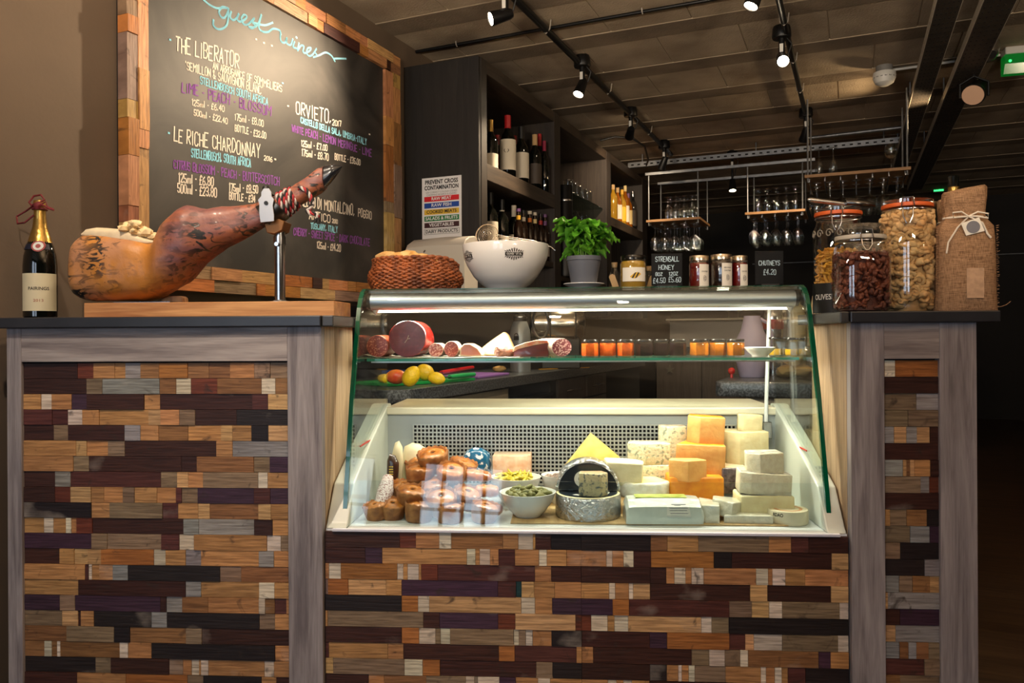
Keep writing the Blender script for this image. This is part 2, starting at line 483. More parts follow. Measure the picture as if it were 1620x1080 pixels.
# ------------------------------------------------------------------ reclaimed-strip cladding
WC = {'D': (66, 38, 30), 'B': (40, 32, 31), 'M': (92, 52, 46), 'T': (188, 138, 88), 'L': (204, 162, 112), 'W': (222, 208, 186), 'G': (152, 148, 146),
      'O': (172, 112, 58), 'R': (112, 58, 40), 'P': (70, 46, 62), 'K': (140, 118, 94), 'S': (146, 104, 66), 'E': (30, 62, 62)}
def strip_mat(name, pm):
    m, t, b, out = nt(name); N = t.nodes; L = t.links
    b.inputs['Roughness'].default_value = 0.5; b.inputs['Specular IOR Level'].default_value = 0.35
    tc = N.new('ShaderNodeTexCoord'); at = N.new('ShaderNodeAttribute'); at.attribute_name = 'Col'
    def noi(sc, st, det=6, dist=0.0):
        mp = N.new('ShaderNodeMapping'); mp.inputs['Scale'].default_value = tuple(st[i] for i in pm); L.new(tc.outputs['Object'], mp.inputs[0])
        ad = N.new('ShaderNodeVectorMath'); ad.operation = 'ADD'; L.new(mp.outputs[0], ad.inputs[0])
        sc2 = N.new('ShaderNodeVectorMath'); sc2.operation = 'SCALE'; sc2.inputs['Scale'].default_value = 40; L.new(at.outputs['Color'], sc2.inputs[0]); L.new(sc2.outputs[0], ad.inputs[1])
        n = N.new('ShaderNodeTexNoise'); n.inputs['Scale'].default_value = sc; n.inputs['Detail'].default_value = det; n.inputs['Distortion'].default_value = dist
        L.new(ad.outputs[0], n.inputs['Vector']); return n
    def rng(n, a, c, lo, hi):
        r = N.new('ShaderNodeMapRange'); r.inputs[1].default_value = a; r.inputs[2].default_value = c; r.inputs[3].default_value = lo; r.inputs[4].default_value = hi
        L.new(n.outputs['Fac'], r.inputs[0]); return r
    def mixc(f_, A, B, mode='MIX'):
        x = N.new('ShaderNodeMix'); x.data_type = 'RGBA'; x.blend_type = mode
        if hasattr(f_, 'outputs'): L.new(f_.outputs[0], x.inputs['Factor'])
        else: x.inputs['Factor'].default_value = f_
        for k, w_ in (('A', A), ('B', B)):
            if isinstance(w_, tuple): x.inputs[k].default_value = w_
            else: L.new(w_, x.inputs[k])
        return x.outputs['Result']
    grain = noi(6, (2.0, 1, 30)); fine = noi(20, (1.5, 1, 22), 3); spots = noi(9, (2.2, 1, 2.2), 5, 1.0); wear = noi(5, (1, 1, 1.5), 7)
    c = mixc(rng(grain, .35, .62, .75, 0), at.outputs['Color'], mixc(1.0, at.outputs['Color'], (.42, .38, .36, 1), 'MULTIPLY'))
    c = mixc(rng(fine, .45, .7, 0, .35), c, mixc(1.0, c, (1.5, 1.5, 1.5, 1), 'MULTIPLY'))
    c = mixc(rng(spots, .63, .74, 0, .8), c, (.035, .022, .016, 1))
    c = mixc(rng(wear, .64, .80, 0, .5), c, (.55, .47, .40, 1))
    L.new(c, b.inputs['Base Color'])
    bp = N.new('ShaderNodeBump'); bp.inputs['Strength'].default_value = 0.3; bp.inputs['Distance'].default_value = 0.004
    L.new(grain.outputs['Fac'], bp.inputs['Height']); L.new(bp.outputs[0], b.inputs['Normal'])
    return m
STRIP = strip_mat('reclaimed_strip_wood', (0, 1, 2)); STRIPY = strip_mat('reclaimed_strip_wood_b', (1, 0, 2)); STRIPZ = strip_mat('reclaimed_strip_wood_c', (1, 2, 0))
BACKB = mat('dark_backing_board', (30, 24, 20), 0.8)
OAKH = wood('grey_oak_laminate_across', (170, 160, 156), (112, 102, 102), axis=0, scale=2.2)
OAKV = wood('grey_oak_laminate_upright', (166, 158, 158), (108, 100, 102), axis=2, scale=2.2)
OAKR = wood('case_lit_oak_laminate', (178, 150, 116), (128, 102, 76), axis=2, scale=3.4)  # the grey oak again, with the case light's warmth put into its colour
PITCH = 0.0436
def strips(mb, s0, row, z1, t=0.0, h=PITCH, along=0):
    """row: list of (s_end, colour letter)"""
    s = s0
    for e, c in row:
        if e - s < 0.002: continue
        base = lin(WC[c]); j = rnd.uniform(0.82, 1.16)
        mb.col = tuple(min(1, x * j * rnd.uniform(0.95, 1.05)) for x in base)
        d = rnd.uniform(0.0, 0.0035)
        mb.box(s + 0.0004, e - 0.0004, t - 0.012 - d, t + 0.004, z1 - h + 0.0007, z1 - 0.0004)
        s = e
def parse(line, fn):
    return [(fn(float(tok[1:])), tok[0]) for tok in line.split()]
def random_row(s0, s1):
    row = []; s = s0
    while s < s1:
        c = rnd.choice('DDBBTTSKOMLW'); s += rnd.uniform(0.04, 0.09) if c in 'WLM' else rnd.uniform(0.1, 0.34)
        row.append((min(s, s1), c))
    return row
LROWS = '''D378 R453 T555 T605 G677 S765 O900 S1000 S1100 T1215 K1290 K1378|D422 K497 G767 S845 W915 R1040 S1250 W1315 S1378|T205 W255 T350 P422 D693 T767 D1205 M1280 L1378
M258 M332 W400 T480 T712 L770 T860 K935 D1130 B1378|D265 K333 D600 G675 T760 S900 T1055 L1110 T1200 B1280 L1378|T370 L420 T520 K600 D1033 T1110 G1378
T357 K430 D867 D940 S1210 K1285 P1378|D270 G343 M770 K847 L900 T970 K1230 W1275 T1378|D270 R343 L440 T500 T590 K645 T750 T840 M868 K943 P1210 M1287 P1378
B440 T527 K777 M850 T945 L1000 S1230 L1290 T1378|T215 W260 T320 W345 T370 R445 D875 G948 G1210 D1297 T1378|P440 K515 K770 M855 W925 T1270 W1335 K1378
D288 T358 L420 L485 O735 W790 T885 G958 T1232 G1303 T1378|T410 M425 W440 T475 T540 G612 B1047 K1147 S1378|T377 D885 G957 T1232 W1305 T1378
P290 K362 P765 D793 G867 S990 T1230 W1260 S1305 M1360 T1378|K300 L375 D388 T450 B722 G795 B1232 K1305 T1378|S320 K545 B620 S885 K960 D1378|S215 W250 S275 W290 S570 W610 T720 B800 B1305 T1378
B455 K528 D805 K870 T910 W945 T955 W990 T1255 W1300 T1378|D370 T600 O890 K965 B1240 T1310 D1378'''.replace('\n', '|').split('|')
CROWS = '''D490 R585 T720 W790 S1090 T1180 W1265 T1280 D1370 B1545/B403 S500 T680 K1090 T1220 M1322 D1545|D290 P388 T880 W930 T955 W1015 T1065 M1160 T1300 W1345 T1460/T145 W180 T245 W303 D405 O770 B875 D1455 L1545
T78 W147 O475 W510 T535 W600 T615 R710 M1275 T1370 D1545/D398 D493 T540 W605 T640 W710 T1015 W1085 T1110 W1185 T1300 T1545|M72 O190 L410 T500 P1060 M1165 E1197 L1270 T1390 T1545/T160 W195 T275 W300 L398 D980 L1080 D1450 L1545
B500 O595 W660 L1195 W1275 T1375 P1545/P180 O275 M858 K990 L1090 W1165 K1500 W1545|T70 K625 D720 P1060 R1160 L1510 R1545/R55 W150 T190 W270 L695 W755 K855 B1445 B1545
D500 O600 W695 K725 W780 K1150 W1180 K1220 W1260 T1370 B1545/D395 P495 O857 M950 L1000 W1165 K1490 W1545|M75 T418 T508 D1063 O1155 M1515 T1545/T65 D638 K740 W830 K920 W965 S1375 P1445 T1545
L100 K515 W620 O720 D1280 K1375 B1545/D395 B493 T560 W580 T620 W655 K835 T1040 W1070 T1120 W1160 T1197 M1300 B1545|D305 T395 S640 K870 W920 K940 W1065 P1160 T1290 W1360 T1545/T150 W200 T240 W290 T390 D975 L1080 D1545'''.replace('\n', '|').split('|')
RROWS = '''T500 W560 O805|D805|K680 G805|K630 K805|G550 L620 G680 L755 D805|D805|G600 L620 S640 L665 T755 D805|K700 G750 R805|D805|T525 K620 S735 B805|K640 G750 P805|K583 B805|B720 G805|G575 K650 S750 L805
L510 G805|D580 P805|L555 G805|G575 S625 G670 S740 K805|M715 K805|S577 K805'''.replace('\n', '|').split('|')

def at_base(s0, t0, z0=0.0):
    return Matrix.Translation((-s0, -t0, -z0))
SLATE = mat('dark_slate_worktop', (44, 45, 50), 0.35, var=0.2, scale=12)
def counter(name, label, s0, s1, panel, stiles, top, rows, rowfn, base, span):
    c0 = (s0 + s1) / 2
    root = thing(name, label, 'counter', CW(c0, 0.15, 0), -BCNT)
    M = at_base(c0, 0.15)
    mb = MB(); mb.M = M; mb.box(s0 + 0.012, s1 - 0.012, 0.012, 0.30, 0, 1.072); ob('carcass', mb, BACKB, root, smooth=0)
    mb = MB(); mb.M = M; mb.box(panel[0], panel[1], -0.016, 0.012, 0.977, 1.072, 0.001); ob('top_rail', mb, OAKH, root, smooth=0)
    for a, b in stiles:
        mb = MB(); mb.M = M; mb.box(a, b, -0.017, 0.012, 0, 1.072, 0.001); ob('stile', mb, OAKV, root, smooth=0)
    mb = MB(); mb.M = M
    z = 0.973
    for r in rows:
        strips(mb, panel[0], parse(r, rowfn), z, 0.006); z -= PITCH
    while z > 0.02:
        strips(mb, panel[0], random_row(panel[0], panel[1]), z, 0.006); z -= PITCH
    ob('strip_cladding', mb, STRIP, root, smooth=0)
    mb = MB(); mb.M = M; mb.box(top[0], top[1], -0.035, 0.34, 1.072, 1.102, 0.003, 2); ob('countertop', mb, SLATE, root, smooth=0)
    return root, M
def lfn(x):
    return min(-0.6203, CP(x / 3, 750, 0)[0]) if x < 1372 else -0.6203
lc, M = counter('bar_counter', 'long counter with grey oak frame and reclaimed strip panel, carrying the ham', -1.43, -0.5244, (-1.3875, -0.6203),
                ((-1.43, -1.3875), (-0.6203, -0.5244)), (-1.45, -0.5205), LROWS, lfn, 0, 0)
mb = MB(); mb.M = M; mb.box(-0.5364, -0.5244, 0.012, 0.11, 0, 1.072, 0.0008); mb.box(-0.5364, -0.5240, 0.112, 0.30, 0, 1.072, 0.0008)
ob('return_panel', mb, OAKR, lc, smooth=0, label='oak return panel beside the display case, tinted for the case light')
mb = MB(); mb.M = M; mb.box(-0.5185, -0.4865, -0.030, 0.34, 1.072, 1.102, 0.003, 2); ob('countertop_end', mb, mat('worn_slate_edge', (66, 64, 62), 0.4, var=0.3, scale=20), lc, smooth=0)
def rfn(x): return CP(1260 + x * 0.27778, 800, 0)[0] if x < 800 else 1.12
rc, M = counter('bar_counter', 'narrow counter with grey oak frame and strip panel, carrying the storage jars', 0.893, 1.2131, (0.9793, 1.12),
                ((0.893, 0.9793), (1.12, 1.2131)), (0.8875, 1.265), RROWS, rfn, 0, 0)
mb = MB(); mb.M = M; mb.box(0.8925, 0.905, 0.012, 0.30, 0, 1.072, 0.0008)
ob('return_panel', mb, OAKR, rc, smooth=0, label='oak return panel beside the display case, tinted for the case light')
mb = MB(); mb.M = M; mb.box(0.8625, 0.8855, -0.030, 0.34, 1.072, 1.102, 0.003, 2); ob('countertop_end', mb, _mats['worn_slate_edge'], rc, smooth=0)

# strip panel under the display case
root = thing('case_plinth', 'reclaimed strip panel clad plinth under the glass display case', 'counter front', CW(0.18, 0.15, 0), -BCNT)
M = at_base(0.18, 0.15)
mb = MB(); mb.M = M; mb.box(-0.5235, 0.891, 0.014, 0.57, 0, 0.498); ob('carcass', mb, BACKB, root, smooth=0)
mb = MB(); mb.M = M
z = 0.5055
for r in CROWS:
    a, b_ = r.split('/')
    row = [(CP(500 + float(k[1:]) * 0.27160, 930, 0)[0], k[0]) for k in a.split()] + [(CP(920 + float(k[1:]) * 0.27160, 930, 0)[0], k[0]) for k in b_.split()]
    row[-1] = (0.889, row[-1][1])
    strips(mb, -0.5215, row, z, 0.010); z -= PITCH
while z > 0.02:
    strips(mb, -0.5215, random_row(-0.5215, 0.889), z, 0.010); z -= PITCH
ob('strip_cladding', mb, STRIP, root, smooth=0)

# ------------------------------------------------------------------ the display case
case = thing('display_case', 'refrigerated glass display case with curved front, full of cheese and pies', 'display case', CW(0.19, 0.3, 0.506), -BCNT)
M = at_base(0.19, 0.3, 0.506)
S0, S1 = -0.4752, 0.852
CREAM = mat('cream_marble_board', (238, 228, 200), 0.3, var=0.12, scale=9, bump=0.02)
CHEEK = mat('pale_grey_moulding', (205, 208, 196), 0.35)
GEDGE = mat('green_glass_edge', (6, 96, 66), 0.12, trans=0.25, coat=0.5)
TEAL = mat('teal_glass_edge', (60, 150, 130), 0.12, trans=0.35, coat=0.5)
mb = MB(); mb.M = M; mb.box(-0.52, 0.888, 0.002, 0.57, 0.5062, 0.512); ob('deck', mb, mat('white_enamel', (228, 230, 230), 0.3), case, smooth=0)
mb = MB(); mb.M = M; mb.box(-0.50, 0.868, -0.010, 0.001, 0.5062, 0.5145, 0.002, 2); ob('front_lip', mb, mat('white_lip', (225, 225, 235), 0.3), case, smooth=0)
for a, b_ in ((-0.5215, -0.462), (0.838, 0.888)):
    mb = MB(); mb.M = M
    mb.prism([(0.0, 0.5125), (0.015, 0.525), (0.085, 0.622), (0.30, 0.72), (0.53, 0.81), (0.571, 0.81), (0.571, 0.5125)], a, b_, 0, 0.004, 2); ob('end_cheek', mb, CHEEK, case, smooth=0)
mb = MB(); mb.M = M; mb.box(S0 + 0.005, S1 - 0.005, 0.505, 0.87, 0.776, 0.801, 0.005, 2); ob('serving_board', mb, CREAM, case, smooth=0)
mb = MB(); mb.M = M; mb.box(S0 + 0.012, S1 - 0.012, 0.515, 0.56, 0.5125, 0.776); ob('back_panel', mb, mat('grey_enamel', (168, 172, 172), 0.35, 0.3), case, smooth=0)
mb = MB(); mb.M = M
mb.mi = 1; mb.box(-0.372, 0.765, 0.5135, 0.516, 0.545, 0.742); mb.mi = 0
x = -0.372
while x < 0.766: mb.box(x - 0.0022, x + 0.0022, 0.507, 0.5135, 0.545, 0.742); x += 0.01335
z = 0.742
while z > 0.54: mb.box(-0.372, 0.765, 0.5062, 0.5125, z - 0.0022, z + 0.0022); z -= 0.01335
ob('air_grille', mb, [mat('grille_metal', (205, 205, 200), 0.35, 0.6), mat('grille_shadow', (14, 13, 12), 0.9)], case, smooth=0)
# curved front glass: profile in (t, z)
PROF = [(.030, .5125), (.052, .61), (.075, .70), (.118, .875), (.160, 1.01), (.187, 1.09), (.203, 1.13), (.222, 1.160), (.244, 1.180), (.270, 1.190), (.32, 1.194)]
def offs(P, d):
    out = []
    for i, (t, z) in enumerate(P):
        a = Vector(P[max(i - 1, 0)]); b_ = Vector(P[min(i + 1, len(P) - 1)]); n = (b_ - a).normalized()
        out.append((t + n.y * d, z - n.x * d))
    return out
def glass_strip(mb, P, s0, s1, th):
    I = offs(P, th); n = len(P)
    A = [[mb.v((s, t, z)) for t, z in Q] for Q in (P, I) for s in (s0, s1)]
    o0, o1, i0, i1 = A
    for k in range(n - 1):
        mb.mi = 0; mb.face((o0[k], o1[k], o1[k + 1], o0[k + 1])); mb.face((i0[k], i0[k + 1], i1[k + 1], i1[k]))
        mb.mi = 1; mb.face((o0[k], o0[k + 1], i0[k + 1], i0[k])); mb.face((o1[k], i1[k], i1[k + 1], o1[k + 1]))
    mb.mi = 1; mb.face((o0[0], i0[0], i1[0], o1[0])); mb.face((o0[-1], o1[-1], i1[-1], i0[-1])); mb.mi = 0
mb = MB(); mb.M = M; glass_strip(mb, PROF, S0, S1, 0.006); fg = ob('front_glass', mb, [PANE, GEDGE], case, smooth=40)
for a, b_ in ((S0 - 0.008, S0 + 0.004), (S1 - 0.004, S1 + 0.008)):
    mb = MB(); mb.M = M
    P = PROF; I = offs(P, 0.011); P = offs(P, -0.001)
    mb.rings([[(a, p[0], p[1]), (b_, p[0], p[1]), (b_, i[0], i[1]), (a, i[0], i[1])] for p, i in zip(P, I)]); ob('glass_edge', mb, GEDGE, case, smooth=0, label='dark green cut edge of the curved glass')
for s in (S0, S1):
    mb = MB(); mb.M = M
    I = [p for p in offs(PROF, 0.010) if p[1] > 0.60]
    pts = I + [(0.56, 1.18), (0.56, 0.80), (0.53, 0.812), (0.30, 0.722), (0.085, 0.624)]
    mb.prism(pts, s - 0.0025, s + 0.0025, 0); ob('side_glass', mb, PANE, case, smooth=0)
mb = MB(); mb.M = M; mb.prism([(.048, .513), (.051, .513), (.0705, .634), (.0675, .634)], S0 + 0.006, S1 - 0.006, 0)
ob('inner_glass', mb, thin_glass('inner_glass_pane', (0.94, 0.97, 0.98), 0.018, rough=0.004), case, smooth=0, label='low upright pane inside the front glass')
mb = MB(); mb.M = M
fs = mb.box(S0 + 0.006, S1 - 0.008, 0.262, 0.60, 0.966, 0.974)
for f_ in fs[2:]: f_.material_index = 1
ob('glass_shelf', mb, [thin_glass('shelf_glass', (0.9, 0.97, 0.94), 0.05), TEAL], case, smooth=0)
mb = MB(); mb.M = M; mb.box(S0 + 0.004, S1 - 0.004, 0.285, 0.60, 1.176, 1.188, 0.002); ob('top_shelf', mb, mat('worn_steel_top', (120, 116, 104), 0.22, 0.9, var=0.2, scale=10), case, smooth=0)
mb = MB(); mb.M = M
a0, a1 = CP(588, 475, .29)[0], CP(1256, 475, .29)[0]
mb.tube([(a0, .29, 1.1505), (a1, .29, 1.1505)], 0.0255, 28); ob('lamp_housing', mb, mat('satin_aluminium', (172, 178, 188), 0.42, 1.0), case, smooth=50)
for a, b_ in ((S0 + 0.004, a0), (a1, S1 - 0.004)):
    mb = MB(); mb.M = M; mb.tube([(a, .29, 1.1505), (b_, .29, 1.1505)], 0.023, 20)
    ob('lamp_end_cap', mb, mat('dark_end_cap', (70, 68, 66), 0.4, 0.4), case, smooth=50)
mb = MB(); mb.M = M; mb.box(a0 + 0.01, a1 - 0.012, .306, .326, 1.119, 1.127, 0.002); ob('led_strip', mb, emis('led_diffuser', (255, 240, 214), 9.0), case, smooth=0)
l = area('case_led_light', CW((a0 + a1) / 2, .322, 1.116), CW((a0 + a1) / 2, .36, 0.6), 1.22, 0.03, 12.5, (1.0, 0.90, 0.74))
l.rotation_euler = (MC.to_3x3() @ Matrix.Rotation(R(8), 3, 'X')).to_euler()
mb = MB(); mb.M = M; mb.box(S0 + .02, S1 - .02, .262, .270, .9615, .9655); ob('added_fill_profile', mb, BRUSH, case, smooth=0)  # strip and fill light added under the shelf to brighten the deck
area('added_shelf_fill', CW((S0 + S1) / 2, .268, .960), CW((S0 + S1) / 2, .25, .5), 1.26, .006, 5.5, (1.0, .92, .78))
# white rear post on one end, steel bracket on its foot
mb = MB(); mb.M = M
s1_, z1_, _ = CP(1212, 655, .50); s2_, z2_, _ = CP(1218, 489, .50)
mb.tube([(s1_, .5, .74), (s1_, .5, .79), (s2_, .5, 1.176)], 0.0065, 12); ob('rear_post', mb, mat('white_post', (235, 235, 232), 0.3), case, smooth=40)
mb = MB(); mb.M = M; mb.box(s1_ - .012, s1_ + .016, .488, .512, .70, .755, 0.002); ob('post_bracket', mb, STEEL, case, smooth=0)
for (xa, ya, xb, yb, s) in ((1235, 690, 1276, 713, S1 - 0.006), (602, 686, 570, 706, S0 + 0.006)):
    pa = []
    for X_, Y_ in ((xa, ya), (xb, yb)):
        u, v = ray(X_, Y_); t = (u * (Y0 - s * sb) - s * cb) / (sb - u * cb); pa.append((s, t, ZC - v * (Y0 - s * sb + t * cb)))
    mb = MB(); mb.M = M; mb.tube(pa, 0.0022, 8)
    d = Vector(pa[0]) - Vector(pa[1]); mb.tube([Vector(pa[0]) - d * .1 + Vector((0, 0, -.006)), Vector(pa[0]) - d * .1 + Vector((0, 0, .012))], 0.0018, 6)
    ob('glass_clip', mb, mat('red_plastic', (196, 34, 24), 0.35), case, smooth=40, label='red plastic clip on the side glass')
# price-sticker-like bits of the case corners: small steel drip brackets under the lamp housing
for s in (a0 + 0.012, a1 - 0.012):
    mb = MB(); mb.M = M; mb.lathe([(0.0, -0.018), (0.006, -0.010), (0.011, 0.0)], 12, (s, .29, 1.126)); ob('lamp_bracket', mb, WHITEP, case)

# ------------------------------------------------------------------ on the long counter: bottle, ham stand, ham
ZT = 1.102
def S(px, t, py=500): return CP(px, py, t)[0]
def Z(px, py, t): return CP(px, py, t)[1]
GOLD = mat('gold_foil', (196, 158, 84), 0.28, 0.9, var=0.15, scale=30, bump=0.2, bscale=60)
REDRIB = mat('dark_red_ribbon', (112, 26, 34), 0.7, var=0.3, scale=60)
t = 0.10; s = S(64, t)
bt = thing('champagne_bottle', 'dark champagne bottle with gold neck foil, cream label and red ribbon', 'bottle', CW(s, t, ZT), -BCNT)
hb = Z(64, 318, t) - ZT
mb = MB(); mb.lathe([(0, 0), (.040, 0), (.0455, .006), (.0455, .155), (.043, .185), (.036, .215), (.026, .245), (.019, .27), (.0155, .30), (.0148, hb - .03)], 36); ob('glass_body', mb, BTL, bt)
mb = MB(); mb.lathe([(.0335, .222), (.0268, .246), (.0198, .27), (.0163, .30), (.0158, hb - .03), (.0175, hb - .028), (.0175, hb - .01), (.0165, hb), (0, hb + .006)], 30); ob('neck_foil', mb, GOLD, bt)
def wrap(r, a0, a1, z0, z1, nx=18, rz=None):
    """a label wrapped round a bottle, facing the guests"""
    return lambda u, v: ((rz(z0 + (z1 - z0) * v) if rz else r) * math.sin(a0 + (a1 - a0) * u), -(rz(z0 + (z1 - z0) * v) if rz else r) * math.cos(a0 + (a1 - a0) * u), z0 + (z1 - z0) * v)
CREAML = mat('cream_label', (214, 202, 168), 0.6)
mb = MB(); mb.grid(18, 1, wrap(.0462, -.72, 1.72, .022, .132)); lb = ob('label', mb, CREAML, bt)
def cyl(r, a0, z0):
    return lambda c: Vector((r * math.sin(a0 + c.x / r), -r * math.cos(a0 + c.x / r), z0 + c.y))
INK = mat('dark_ink', (40, 34, 30), 0.7); REDINK = mat('red_ink', (150, 60, 44), 0.7)
typed('PAIRINGS', 0.013, INK, lb, (0, 0, 0), (0, 0, 0), fn=cyl(.0466, .5, .087), wide=.056, bold=.0002)
typed('2013', 0.011, REDINK, lb, (0, 0, 0), (0, 0, 0), fn=cyl(.0466, .5, .052), wide=.026)
mb = MB(); mb.grid(18, 1, wrap(0, -1.3, 1.3, .203, .219, rz=lambda z: .0408 - (z - .203) * .30)); ob('neck_band', mb, mat('navy_band', (22, 26, 44), 0.5), bt)
mb = MB()
for r_, y_, m_ in ((.0165, -.0385, 0), (.0125, -.0392, 1), (.006, -.040, 0)):
    mb.mi = m_; mb.lathe([(0, 0), (r_, 0), (r_, .002), (0, .002)], 24)
    for v in mb.bm.verts:
        if not v.tag: v.co = Vector((v.co.x + .018, y_ + .007 - v.co.z + (v.co.y) * .28 + v.co.x * .45, .212 + v.co.y)); v.tag = True
ob('neck_seal', mb, [mat('red_seal', (140, 28, 30), 0.4), mat('silver_seal', (205, 205, 200), 0.4)], bt)
mb = MB()
loop = [(-.004, -.02, .285), (-.03, -.025, .262), (-.062, -.01, .262), (-.072, 0, .285), (-.045, .004, .302), (-.015, -.012, .312), (.0, -.018, .318), (.02, -.016, .315), (.04, -.014, .303), (.052, -.012, .30)]
mb.tube([Vector(p) + Vector((0, 0, .02)) for p in loop], .0028, 6)
mb.tube([(-.010, -.018, .33), (-.026, -.01, .345), (-.018, 0, .365), (.004, .0, .368), (.018, -.005, .352), (.004, -.02, .338), (-.01, -.02, .335)], .003, 6)
mb.tube([(.012, -.018, .335), (.028, -.014, .345), (.032, -.012, .33), (.05, -.01, .322)], .0026, 6)
mb.tube([(.0185 * math.cos(a / 8 * math.pi), .0185 * math.sin(a / 8 * math.pi), .325) for a in range(16)], .0035, 6, closed=True)
mb.ball((.006, -.019, .333), (.012, .008, .012), 2, .4, 8)
ob('ribbon', mb, REDRIB, bt)

TH = 0.13
def hp(px, py, dt=0.0):
    s_, z_, _ = CP(px, py, TH + dt); return Vector((s_, TH + dt, z_))
PINE = wood('pine_board', (214, 158, 100), (160, 100, 54), axis=0, scale=1.6, rough=0.55)
PINEC = wood('pine_offcut', (206, 156, 104), (150, 100, 58), axis=2, scale=2.2)
c0 = S(330, TH)
st = thing('ham_stand', 'pine ham stand with steel post and clamp on the long counter', 'ham stand', CW(c0, TH, ZT), -BCNT)
M = at_base(c0, TH, ZT)
mb = MB(); mb.M = M; mb.box(S(131, .04), S(528, .04), .045, .215, ZT, Z(330, 477.5, .045), 0.0015); ob('board', mb, PINE, st, smooth=0)
zb = Z(330, 477.5, .045)
pc = hp(443, 470)
mb = MB(); mb.M = M; mb.tube([(pc.x, TH, zb), (pc.x, TH, Z(443, 362, TH))], .0155, 20); ob('post', mb, STEEL, st, smooth=40)
mb = MB(); mb.M = M; mb.lathe([(0, 0), (.036, 0), (.036, .003), (.020, .005), (.0155, .008)], 24, (pc.x, TH, zb)); ob('post_flange', mb, BRUSH, st)
mb = MB(); mb.M = M; z_ = Z(443, 381, TH); mb.lathe([(.0, -.012), (.0185, -.012), (.0185, .012), (0, .012)], 20, (pc.x, TH, z_)); mb.tube([(pc.x, TH - .014, z_ - .012), (pc.x, TH - .028, z_ - .012)], .006, 10); ob('height_collar', mb, STEEL, st)
def cl(px, py, d): p = hp(px, py); return (p.x, TH + d, p.z)
mb = MB(); mb.M = M
ax = (hp(450, 318) - hp(412, 348)).normalized(); up = Vector((0, 1, 0)).cross(ax) * -1
cc = hp(433, 334)
def ringpt(u, a, r): return cc + ax * u + (up * math.cos(a) + Vector((0, 1, 0)) * math.sin(a)) * r
mb.rings([[ringpt(u, 2 * math.pi * i / 24, r) for i in range(24)] for u, r in ((-.028, .043), (-.028, .046), (.028, .042), (.028, .039))], True, False, False)
ob('clamp_ring', mb, mat('dark_steel', (90, 88, 86), 0.3, 1.0), st)
mb = MB(); mb.M = M
pl = [(424, 309), (428, 303), (436, 303), (440, 309), (440, 315), (444, 320), (442, 330), (444, 345), (444, 354), (423, 356), (421, 342), (421, 328), (419, 321), (424, 315)]
mb.prism([(hp(a, b_).x, hp(a, b_).z) for a, b_ in pl], TH - .053, TH - .050, 1, .0008); ob('clamp_plate', mb, mat('dull_plate_steel', (168, 168, 170), .42, 0.85), st, smooth=0)
mb = MB(); mb.M = M; p = hp(432, 326); mb.tube([(p.x, TH - .056, p.z), (p.x, TH - .046, p.z)], .006, 14); ob('clamp_bolt', mb, BLACKM, st)
mb = MB(); mb.M = M; p = hp(421, 298); q_ = hp(426, 306); mb.tube([(q_.x, TH, q_.z - .01), (p.x, TH, p.z)], .004, 8); mb.ball((p.x, TH, p.z), (.011, .011, .010), 2); ob('clamp_knob', mb, BLACK, st)
mb = MB(); mb.M = M; p = hp(447, 362); mb.prism([(hp(a, b_).x, hp(a, b_).z) for a, b_ in ((424, 356), (446, 348), (456, 352), (452, 366), (440, 372), (428, 370))], TH - .03, TH + .03, 1, .002); ob('clamp_saddle', mb, mat('brass_brown', (120, 78, 40), 0.4, 0.6), st, smooth=0)
mb = MB(); mb.M = M; mb.box(S(189, TH), S(277, TH), TH - .03, TH + .02, zb + .0005, zb + .005)
ob('spike_plate', mb, STEEL, st, smooth=0)
mb = MB(); mb.M = M; mb.prism([(hp(a, b_).x, max(zb + .0005, hp(a, b_).z)) for a, b_ in ((247, 482), (282, 482), (281, 470), (277, 467), (247, 468))], TH + .03, TH + .065, 1, .001); ob('wood_wedge', mb, PINEC, st, smooth=0)

